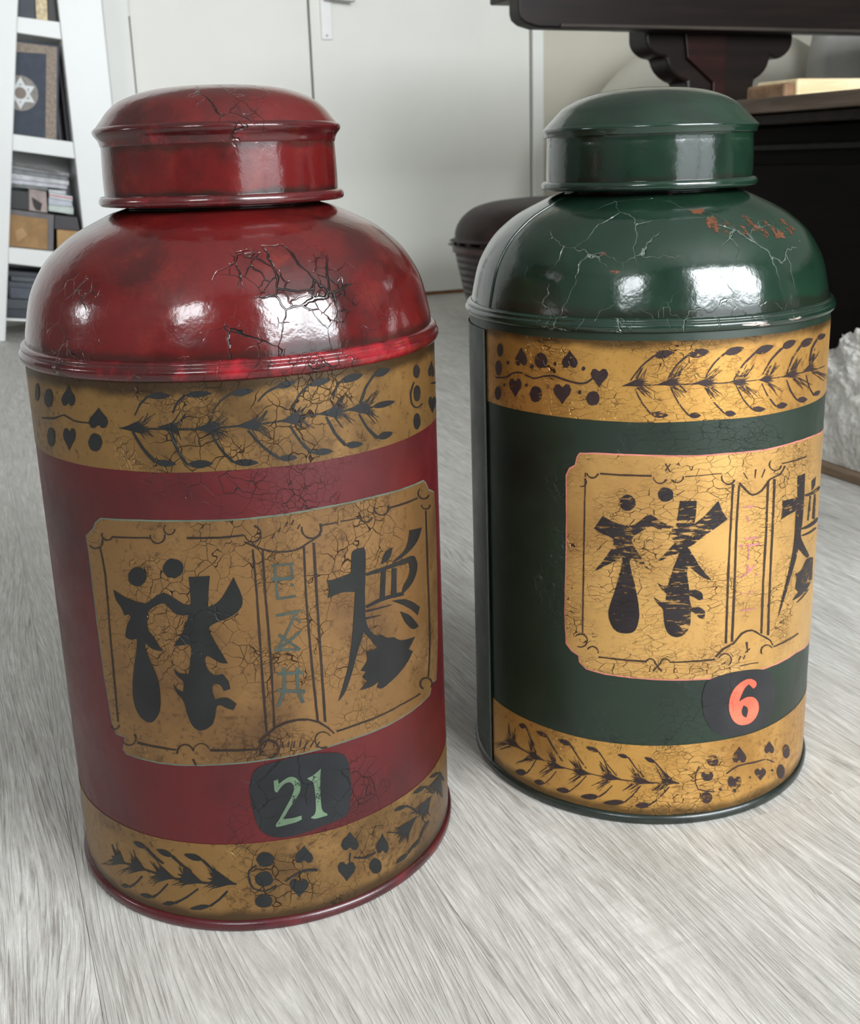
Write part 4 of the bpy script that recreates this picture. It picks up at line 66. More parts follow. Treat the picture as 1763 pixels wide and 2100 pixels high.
 'upper_motif':'-141.1,358.9 -141.5,356.6 -142.7,354.8 -144.2,353.4 -146.1,353.5 -147.8,354.1 -148.7,355.8 -149.1,357.9 -148.7,360.3 -147.5,362 -145.8,363.6 -143.9,363.5 -142.4,362.6 -141.2,361.2|-143,345.3 -143.6,342.8 -144.8,340.7 -146.5,339.2 -148.4,338.7 -150.1,339.6 -151.1,341.7 -151.7,344.1 -151.3,346.6 -149.9,349 -148.1,349.9 -146.1,350.4 -144.5,349.7 -143.6,347.6|-121,363.2 -118.9,360.3 -115.9,357.1 -115.1,354 -116.6,350.7 -119,350 -120.6,351.6 -121.6,351.5 -123.3,349.5 -125.9,349.6 -127.5,352.6 -126.5,355.9 -123.2,359.8|-97,356 -97.6,353.5 -99.3,351.2 -101.6,349.8 -103.9,349.6 -106.1,350.5 -107.8,352.4 -108.4,354.9 -107.5,357.4 -106.1,359.6 -103.9,361 -101.5,361 -99.4,360.1 -97.8,358.5|-79.2,364.6 -77.1,361.8 -74.1,358.7 -73.1,355.9 -74.6,352.8 -77,352.4 -78.7,353.9 -79.7,353.8 -81.3,352 -83.8,352.2 -85.4,355 -84.5,358.1 -81.4,361.5|-57.4,339.9 -55.3,343.1 -52.2,346.6 -51.3,349.7 -52.9,352.7 -55.4,352.9 -57.1,351.2 -58.1,351.1 -59.8,352.7 -62.3,352.3 -63.8,349.1 -62.9,346.1 -59.7,342.9|-127.7,325.3 -125.3,329 -121.9,333.2 -120.9,336.7 -122.5,339.9 -125.1,339.9 -126.9,337.8 -128,337.7 -129.9,339.3 -132.7,338.5 -134.6,334.9 -133.6,331.6 -130.1,328.3|-101.7,331.1 -102,328.5 -103.6,326.1 -105.9,325.1 -108.5,324.5 -110.8,325.1 -112.4,327.2 -113.3,329.8 -112.2,332.5 -110.7,335 -108.4,336.2 -105.8,336.2 -103.7,335.7 -102.2,333.8|-84.9,325.3 -82.4,329.1 -78.9,333.3 -77.8,336.9 -79.6,340.3 -82.4,340.5 -84.3,338.3 -85.5,338.2 -87.4,340 -90.3,339.4 -92.2,335.6 -91.1,332.2 -87.4,328.6|-57.2,331.9 -57.6,329.5 -59,327.5 -60.8,326.7 -62.9,326.6 -64.9,327.3 -66.3,329 -66.8,331.3 -66.3,333.7 -65,335.4 -62.9,336.7 -60.8,336.8 -58.8,336.2 -57.5,334.1|-144.3,326 -144.7,323.8 -146,321.8 -147.8,320.4 -149.8,320.2 -151.4,320.6 -152.9,322.4 -153.4,324.5 -152.8,326.8 -151.4,329.1 -149.4,330.2 -147.6,331 -145.9,330 -144.9,328.2|-133.8,350.5 -134.4,349.4 -135.6,348.8 -136.7,349.1 -137.2,350 -136.8,351.1 -135.5,351.7 -134.3,351.5|-109.2,350.6 -109.7,349.3 -110.9,348.6 -112.2,349 -112.6,350.2 -112.1,351.4 -110.9,352.1 -109.7,351.6|-89.5,354.4 -89.9,353.2 -90.8,352.7 -91.8,353.2 -92.1,354.1 -91.8,355.2 -90.8,355.7 -89.8,355.4|-67.5,352.4 -68,351.3 -68.9,350.8 -69.9,351.1 -70.4,352.3 -69.9,353.4 -68.9,354 -67.9,353.5|-138.7,333.3 -139.1,332.3 -140.2,331.8 -141.4,332 -141.7,332.8 -141.4,333.8 -140.2,334.4 -139.1,334.1|-114.7,336.2 -115.1,335.2 -116.1,334.6 -117.1,335 -117.5,335.9 -117.1,337 -116.1,337.5 -115,337.2|-95.4,337.2 -95.7,336.1 -96.6,335.6 -97.5,336 -97.9,336.9 -97.5,337.9 -96.6,338.4 -95.8,338.1|-70.3,335.6 -70.7,334.3 -71.6,333.7 -72.7,334.2 -73,335.4 -72.6,336.5 -71.6,337.1 -70.6,336.7|-151.3,336.4 -143.8,337.3 -137.3,338.5 -133.1,340.6 -129.8,342.6 -126,343.7 -121.5,343.9 -115.3,342.6 -109.2,341.2 -104.9,342.2 -101.3,343.6 -97,344.4 -92.7,344.8 -88.7,344.1 -84.3,342.8 -78.4,341.8 -72.9,341 -69.2,341.2 -66.2,341.9 -63.7,343.7 -61.5,345.7 -62.5,346.7 -64.6,344.7 -66.9,343.2 -69.3,342.4 -72.7,342.4 -78.1,343.1 -83.8,344.3 -88.2,345.4 -92.4,346.2 -97.1,345.8 -101.6,344.8 -105.2,343.3 -108.9,342.5 -114.7,343.7 -120.9,345.3 -126,344.9 -130.6,343.7 -134.2,341.6 -137.8,339.5 -143.8,338.5 -151.2,337.5',
 'cartouche':'-71.1,290.5 -58.8,291.6 -35.4,292 -12.6,291.4 10.5,290.7 35.1,290.6 63,289.6 98.8,289.8 125.9,288.7 154.9,285.6 244,286 244,112 156.2,110.9 119.3,117.4 93.7,118 74.3,118.3 43,119.4 16.3,120.6 -8.4,121.6 -32.6,122.7 -51,123.4 -65,125.2 -70.2,129.6 -70.9,134.9 -76.9,137.7 -81,142.2 -82.2,167.5 -81.2,207.2 -81,245.7 -81.3,273.3 -78.7,278.6 -74.2,281.6 -72.9,287.9',
 'border_line':'-67.5,277.4 -67.8,258.6 -68.2,234.9 -68.6,196.7 -68.9,152.7 -67.8,152.9 -67.4,196.9 -67,235 -66.8,258.6 -66.5,277.5|-58.2,277.9 -58.4,277.2 -58.7,276.7 -59,276.1 -59.4,275.6 -59.9,275.3 -60.4,274.8 -61.1,274.7 -61.7,274.5 -62.3,274.6 -62.9,274.6 -63.5,274.9 -64.1,275.1 -64.5,275.6 -64.9,276 -65.1,276.6 -65.3,277.3 -66.3,276.9 -66,276.2 -65.7,275.5 -65.3,274.8 -64.6,274.4 -64,273.9 -63.3,273.6 -62.5,273.4 -61.7,273.5 -60.9,273.6 -60.1,273.9 -59.3,274.2 -58.7,274.8 -58.1,275.4 -57.5,276.1 -57.3,277 -57.1,277.7|-68.2,272.5 -67.7,272.2 -67.3,271.8 -67,271.5 -66.7,271 -66.7,270.5 -66.8,270 -66.8,269.4 -67,268.9 -67.4,268.5 -67.7,268 -68.2,267.7 -68.7,267.4 -69.2,267.2 -69.8,267.2 -70.4,267.2 -70.9,267.4 -71.2,266.6 -70.6,266.6 -69.9,266.4 -69.2,266.4 -68.5,266.6 -67.8,266.9 -67.2,267.4 -66.6,267.9 -66.2,268.5 -65.9,269.2 -65.7,269.9 -65.7,270.7 -65.9,271.3 -66.1,272 -66.4,272.7 -67,273.1 -67.5,273.5|-56.3,276.9 -20.3,277 -20.3,278.3 -56.2,278.2|-10.9,275.3 -11.2,274.6 -11.5,273.9 -11.9,273.4 -12.5,273 -13.1,272.8 -13.7,272.6 -14.4,272.5 -15.1,272.6 -15.8,272.7 -16.4,273 -17,273.4 -17.5,273.9 -17.9,274.5 -18.3,275.1 -18.4,275.9 -18.5,276.7 -19.2,276.6 -19.1,275.7 -18.9,274.9 -18.6,274.1 -18,273.4 -17.4,272.8 -16.8,272.3 -16,271.9 -15.2,271.6 -14.4,271.5 -13.6,271.6 -12.7,271.8 -12,272.2 -11.3,272.7 -10.7,273.3 -10.2,274 -9.9,274.7|1.2,277 1,276.3 0.9,275.6 0.8,274.9 0.4,274.4 -0,273.9 -0.6,273.6 -1.1,273.2 -1.7,272.9 -2.3,272.8 -3,272.8 -3.6,272.9 -4.3,273.1 -4.8,273.5 -5.3,274 -5.8,274.5 -6.3,275 -6.8,274.6 -6.4,274 -5.9,273.3 -5.2,272.8 -4.5,272.5 -3.8,272.2 -3,272.1 -2.2,272.1 -1.4,272.2 -0.7,272.4 0.1,272.7 0.6,273.2 1.1,273.9 1.5,274.5 1.9,275.2 2.1,276 2,276.8|-11.5,286.4 -8.3,280.3 -7.6,280.7 -10.7,286.8|-8,286.4 -11.3,281.4 -10.6,280.9 -7.4,285.9|2.8,276.3 29.4,277 29.3,277.6 2.7,276.9|39.1,271.8 38.5,271.2 38.1,270.5 37.5,270 36.7,269.7 35.9,269.4 35,269.3 34.1,269.5 33.2,269.8 32.3,270.2 31.5,270.8 31,271.5 30.4,272.3 30.1,273.1 29.9,274 29.9,274.9 30.1,275.8 29.3,276 29.1,275 29.1,274 29.2,273 29.6,272 30.1,271 31,270.2 31.9,269.5 32.9,268.9 34,268.5 35.1,268.3 36.2,268.3 37.3,268.5 38.3,268.9 39.2,269.5 39.8,270.3 40.1,271.2|42.9,268.4 46.1,264.8 49.4,261.6 52.1,259.1 55.2,257.5 59.5,257.8 64,259.5 67.7,263.3 71.4,267 76.3,268 81.5,268.7 84.5,271.4 86.9,274.3 85.2,275.2 83.1,272.1 80.4,269.8 75.6,269.1 70.2,268.1 66.3,264.3 62.7,260.7 58.8,259.1 55.2,259 53,260.2 50.6,262.6 47.4,265.8 44,269.2|80.9,276.1 80.5,275.2 80.1,274.5 79.3,273.9 78.3,273.6 77.1,273.5 75.8,273.6 74.6,273.9 73.3,274.3 72.2,275 71.2,275.8 70.6,276.7 70.2,277.7 70,278.6 70.1,279.5 70.3,280.3 71,281 70.1,281.6 69.6,280.7 68.9,279.9 68.8,278.8 69,277.6 69.6,276.5 70.5,275.5 71.6,274.5 72.9,273.7 74.4,273 75.9,272.7 77.5,272.6 78.9,272.7 80.3,273.1 81.4,273.7 82.1,274.5 82.6,275.4|82.4,276.6 115.7,275.4 115,276.5 81.9,277.6|-73.7,149.3 -72.5,150.4 -71.3,151.2 -70,151.7 -68.7,151.8 -67.5,151.5 -66.5,150.8 -65.7,149.8 -65.2,148.6 -65.2,147.2 -65.6,145.9 -66.2,144.6 -67.2,143.4 -68.4,142.6 -69.7,142 -71,142.1 -72.4,142.1 -72.6,141.4 -71.2,141.1 -69.6,141.2 -68.1,141.8 -66.6,142.7 -65.4,144 -64.6,145.6 -64.3,147.3 -64.4,148.9 -64.8,150.4 -65.7,151.7 -67,152.5 -68.5,152.8 -70.1,152.8 -71.7,152.3 -73.1,151.1 -74.3,149.9|-63.9,140.5 -63.5,141.2 -63,141.8 -62.5,142.3 -61.9,142.7 -61.3,143.1 -60.6,143.2 -59.9,143.2 -59.3,143.2 -58.6,143 -58.2,142.6 -57.6,142.3 -57.2,141.8 -56.9,141.2 -56.7,140.5 -56.6,139.8 -56.7,139 -55.9,139.1 -56,139.9 -55.9,140.7 -56.2,141.5 -56.5,142.3 -57,142.9 -57.5,143.6 -58.2,143.9 -59,144.2 -59.8,144.3 -60.6,144.3 -61.4,144 -62.3,143.7 -63,143.2 -63.8,142.6 -64.3,141.8 -64.8,141.1|-56.1,135.6 -22,135.2 -21.9,136.6 -56.1,136.6|-21.1,134.3 -21,135 -20.7,135.5 -20.5,136 -20.2,136.5 -19.7,136.9 -19.2,137.2 -18.7,137.4 -18.2,137.3 -17.6,137.3 -17.1,137.3 -16.6,136.9 -16.1,136.7 -15.7,136.2 -15.4,135.7 -15.2,135.2 -14.8,134.6 -14.3,134.8 -14.4,135.5 -14.6,136.2 -15.1,136.8 -15.6,137.4 -16.1,137.9 -16.8,138.1 -17.5,138.4 -18.2,138.5 -18.9,138.2 -19.5,138 -20.2,137.7 -20.7,137.3 -21.3,136.8 -21.7,136.1 -21.9,135.3 -22.2,134.6|-10.3,134.5 -10.3,135.2 -10,135.8 -9.8,136.3 -9.3,136.6 -8.9,137.1 -8.4,137.2 -7.9,137.5 -7.4,137.6 -6.8,137.4 -6.3,137.3 -5.7,137 -5.3,136.7 -4.9,136.2 -4.5,135.8 -4.3,135.1 -4.1,134.5 -3.3,134.8 -3.5,135.4 -3.9,136.1 -4.2,136.8 -4.8,137.4 -5.3,137.8 -6,138.1 -6.7,138.4 -7.4,138.4 -8.1,138.3 -8.8,138.3 -9.4,137.9 -10,137.5 -10.4,136.9 -10.9,136.3 -11.1,135.5 -11.4,134.9|-15.8,135.2 -10.2,127.5 -9.3,128.3 -15,135.9|-11,135.4 -16.2,128.6 -15.4,127.8 -10.1,134.5|-3.3,134.7 30.1,134.1 30,135.6 -3.4,135.8|30.8,136 33.9,138.9 36.9,141.6 40.9,142.9 45.2,144.5 48.7,148.1 52.1,151.2 56.2,152.4 60.5,152.1 64.3,149.9 68.7,146.8 74.3,143 79.5,139.6 81.4,137.1 82.6,134.7 83.9,134.6 82.9,137.1 80.5,140.2 75.2,144.1 69.3,147.6 65.1,151 60.6,153.3 55.6,153.8 50.9,152.6 47.4,149.3 44.1,145.9 40,144.5 36,143 32.5,140.3 29.7,137.1|33.7,135.4 34.3,136.4 34.9,137.2 35.8,137.5 36.8,137.9 37.9,137.8 39,137.5 40.1,137 41.2,136.3 42,135.4 42.6,134.3 43,133.1 43.1,132 42.8,131 42.4,130.1 41.7,129.3 40.7,128.8 41.4,127.9 42.3,128.7 43.3,129.4 43.8,130.5 44,131.8 43.9,133.1 43.5,134.5 42.7,135.7 41.7,136.9 40.6,137.9 39.2,138.5 37.8,138.9 36.5,138.8 35.2,138.7 34.2,137.9 33.4,137 32.8,136|72.6,130.8 72,131.8 71.8,132.7 71.7,133.6 71.8,134.4 72,135.1 72.6,135.6 73.2,136.2 74.1,136.4 75.1,136.5 76.2,136.4 77.4,136.2 78.5,135.7 79.7,135.1 80.8,134.4 81.6,133.5 82.6,132.5 83.4,132.8 82.6,133.8 81.4,134.8 80.2,135.8 78.8,136.6 77.4,137.1 76,137.5 74.6,137.6 73.4,137.6 72.4,137.1 71.3,136.7 70.8,135.9 70.2,135.1 70.1,134.1 70.1,132.9 70.8,131.8 71.2,130.8|84.7,132.6 121,132 119.6,133.5 83.8,133.9|55.4,144.4 57.3,135.3 58.1,135.2 57.4,144.1|59.5,138.6 55,136.3 55.8,135.3 60.2,137.7|56.4,277.2 56.4,270.5 57,270.3 57.7,276.9|46.1,275.9 50,270.6 50.5,270.8 46.9,276.2|64.9,276.1 62.4,270.3 63,269.9 65.9,275.6|50,130.7 52.1,133.6 51.3,134.1 49.3,131.2|54.5,130.5 55.9,133.5 55.1,134 53.8,130.9|51.5,125.4 56.1,125.3 60.7,125.2 64.8,124.7 68.9,124.1 68.7,125 64.6,125.6 60.5,126 55.9,126.3 51.3,126.2',
 'column_line':'37.5,268.6 37.6,255 37.3,240.2 37.2,223 36.9,202.5 37.2,175.8 37.3,146.5 39.3,146.1 38.9,175.5 38.7,202.1 38.6,222.8 38.9,240 39,254.8 39.5,268.3|42.8,267.4 42.3,254.2 42,239.7 42.1,222.3 42.4,201.7 42.4,175.6 42.4,147 44.4,146.5 44.4,175.2 44.2,201.4 43.9,222 43.7,239.4 43.9,253.9 44.2,267.1|67.8,266.8 68.5,248.7 68.8,230.3 68.4,211.6 68.5,191.8 68.6,170.4 69.3,148.1 71.3,147.5 70.9,169.8 70.3,191.4 70.7,211 70.7,229.9 70.3,248.4 70.1,266.4|74.3,267 74.8,248.1 75,229.1 75.1,210.2 75.4,190.3 75.7,168.2 76.2,145 78.7,144.3 77.9,167.6 77.3,189.8 77.3,209.6 77.2,228.6 76.9,247.7 76.7,266.5',
 'small_character':'47.3,233.1 60.9,231 60.7,232.5 47.2,234.2|44.9,226.2 64.1,224.1 63.9,225.5 44.8,227.2|45.5,220.6 64.4,219.1 64.2,220.3 45.3,222|46.9,196.2 50.2,197.1 53.8,198.3 57.8,200.8 61.9,203.7 60.8,204.8 56.7,201.9 53,199.4 49.6,198.2 46.3,197.4|48.9,207.9 63,194.8 64,195.6 49.7,208.6|49.2,170 63.2,168.8 62.9,170 49,171.1|50.4,243.3 54.1,234.6 55.2,234.7 51.5,243.4|53.4,220.4 53.4,199.9 54.8,199.6 54.6,220.1|53.3,186.9 55.2,180 56.6,180 54.8,186.8|49.2,183.8 62,182.7 61.7,184.1 49,185.2|47.9,249.4 59.5,249 59.3,250.1 47.7,250.7',
 'left_character':'-60.1,236.4 -54.1,246.5 -46.3,242.1 -36.9,240.2 -31.1,241.1 -21.9,249.2 -18.5,248.3 -12.6,243.3 -2.6,239.5 -1.6,248.1 -0.2,259.1 11.6,258.5 11.4,247.5 10.4,241.4 18.1,247 27.6,257.3 31.2,248.3 35.3,242.9 27.2,237.6 16.2,231 10.3,225.8 6.2,224.2 10.6,217.6 15.8,208.4 25,197.4 17.3,200.7 9.7,207.6 7.2,210.3 6.2,205.3 7.6,196.3 8.4,191.1 13.9,191.4 18.4,188.5 18.9,183.3 15.4,182.9 12.3,185.7 8.5,187.3 9.3,182.1 10.7,177.5 15.6,178.4 21.4,174 20.3,168.2 16.6,168.6 13.9,172.7 10.1,174.9 10.4,166.5 8.8,160 2.8,154.5 -4.5,156 -8.2,161.9 -9.6,171.1 -9.8,177.6 -14.6,181.4 -17.1,187.2 -13.5,184 -8.7,182.7 -7.7,190.4 -12.5,193.6 -14.4,197.5 -10.2,194.9 -6.9,195.5 -4.6,205.7 -0.2,218.2 0.3,220.7 -6.1,217.7 -15.9,212.7 -10.8,218.4 -2.8,228.3 -5.9,232.1 -11.2,235.9 -17.1,239.6 -20.6,240.8 -27.5,235.7 -33.2,231.7 -33.2,227.9 -28.9,220.6 -20.5,207.6 -27,211.2 -32.9,216 -34.7,214 -32.8,205.2 -29.6,192.6 -26.9,177.2 -26.8,168.1 -29,160.1 -33.1,157.2 -42.8,157.1 -47.1,162.6 -49.7,171.5 -47.9,179.5 -44.4,190.2 -41,204.6 -39.4,212.4 -40,216.2 -45.9,211.9 -59.8,203.3 -54.4,211 -47.2,221.9 -45.5,227.1 -46.8,230.8 -54.6,232.6|-30.8,257.6 -31,255.5 -32.2,253.8 -33.8,252.1 -35.5,251.5 -37.4,251.3 -39.3,252 -40.8,253.2 -41.7,255.2 -42.4,257 -41.7,259.2 -41.1,260.9 -39.4,262.1 -37.6,263.3 -35.7,263.4 -33.8,262.4 -32.5,261.3 -31.2,259.6|-5.3,263.7 -5,261.9 -6,260.4 -7.7,259.2 -9.4,258.7 -11.4,258.5 -13.3,259.4 -14.6,260.4 -15.4,262 -15.8,263.9 -15.7,265.6 -14.7,267.1 -13.6,268.6 -11.6,269.4 -9.7,269 -7.8,268.2 -6.3,267.2 -5.1,265.5',
 'right_character':'102.7,263.9 114.3,263.2 115.2,245.6 115.2,224.8 112.3,215 119.2,206.5 134.2,192.5 128.3,191.6 110.8,204.9 106.8,195.4 100.8,183.8 93.5,167.1 87.4,155.4 91.1,170.4 97.9,189.9 103,207 103.7,222.5 103.3,236.9 91.4,235.8 84.7,234.1 86.1,240.8 85.4,248.5 104.6,246.9|128.5,254 138.7,255.3 138.1,247.6 130,245.8|118.2,243.8 170.4,237.9 154.8,243.7 115.3,246.1|125.7,243 124,223.7 127,222.8 129.5,241.9|136.9,241.4 135.6,221.8 144.3,219.1 143.1,239.6|116,218.2 170.4,211.7 153.5,218.5 113,220.6|116,213.2 155.3,208.3 149.3,211.5 114.4,214.7|128.1,193.1 147.6,186.7 149.5,168 135.5,164.6 113.2,163.9 105.2,165 115.4,168.6 109.3,173.2 111.1,180.8 107.9,185.7 119.2,185|136.2,164.8 112.9,160.8 114.3,159.8 139.9,162.7',
 'plaque':'25.4,119 38.1,122 55.5,121.9 75.4,117.8 87.4,108.4 90,92.5 87.6,76.4 78.9,69.1 62.3,67.2 44,68.3 32,73.8 23.4,86.6 20.5,103.4 22.4,114.5',
 'numeral':'67.9,105.8 65,104.2 60.3,109 56.7,107.4 53.3,101.1 51.8,96.5 58.6,99.1 66.5,97.1 72.1,88.9 70.6,80.1 63.8,75.3 54.3,75.8 46.8,81.9 42.9,91.8 43.3,101.6 47.2,109 54.1,113.3 61.6,113.7 67.7,109.2',
 'numeral_hole':'56.2,92.6 60,90.4 60.9,86.1 59.2,81.5 55.7,83.7 54.2,88.5',
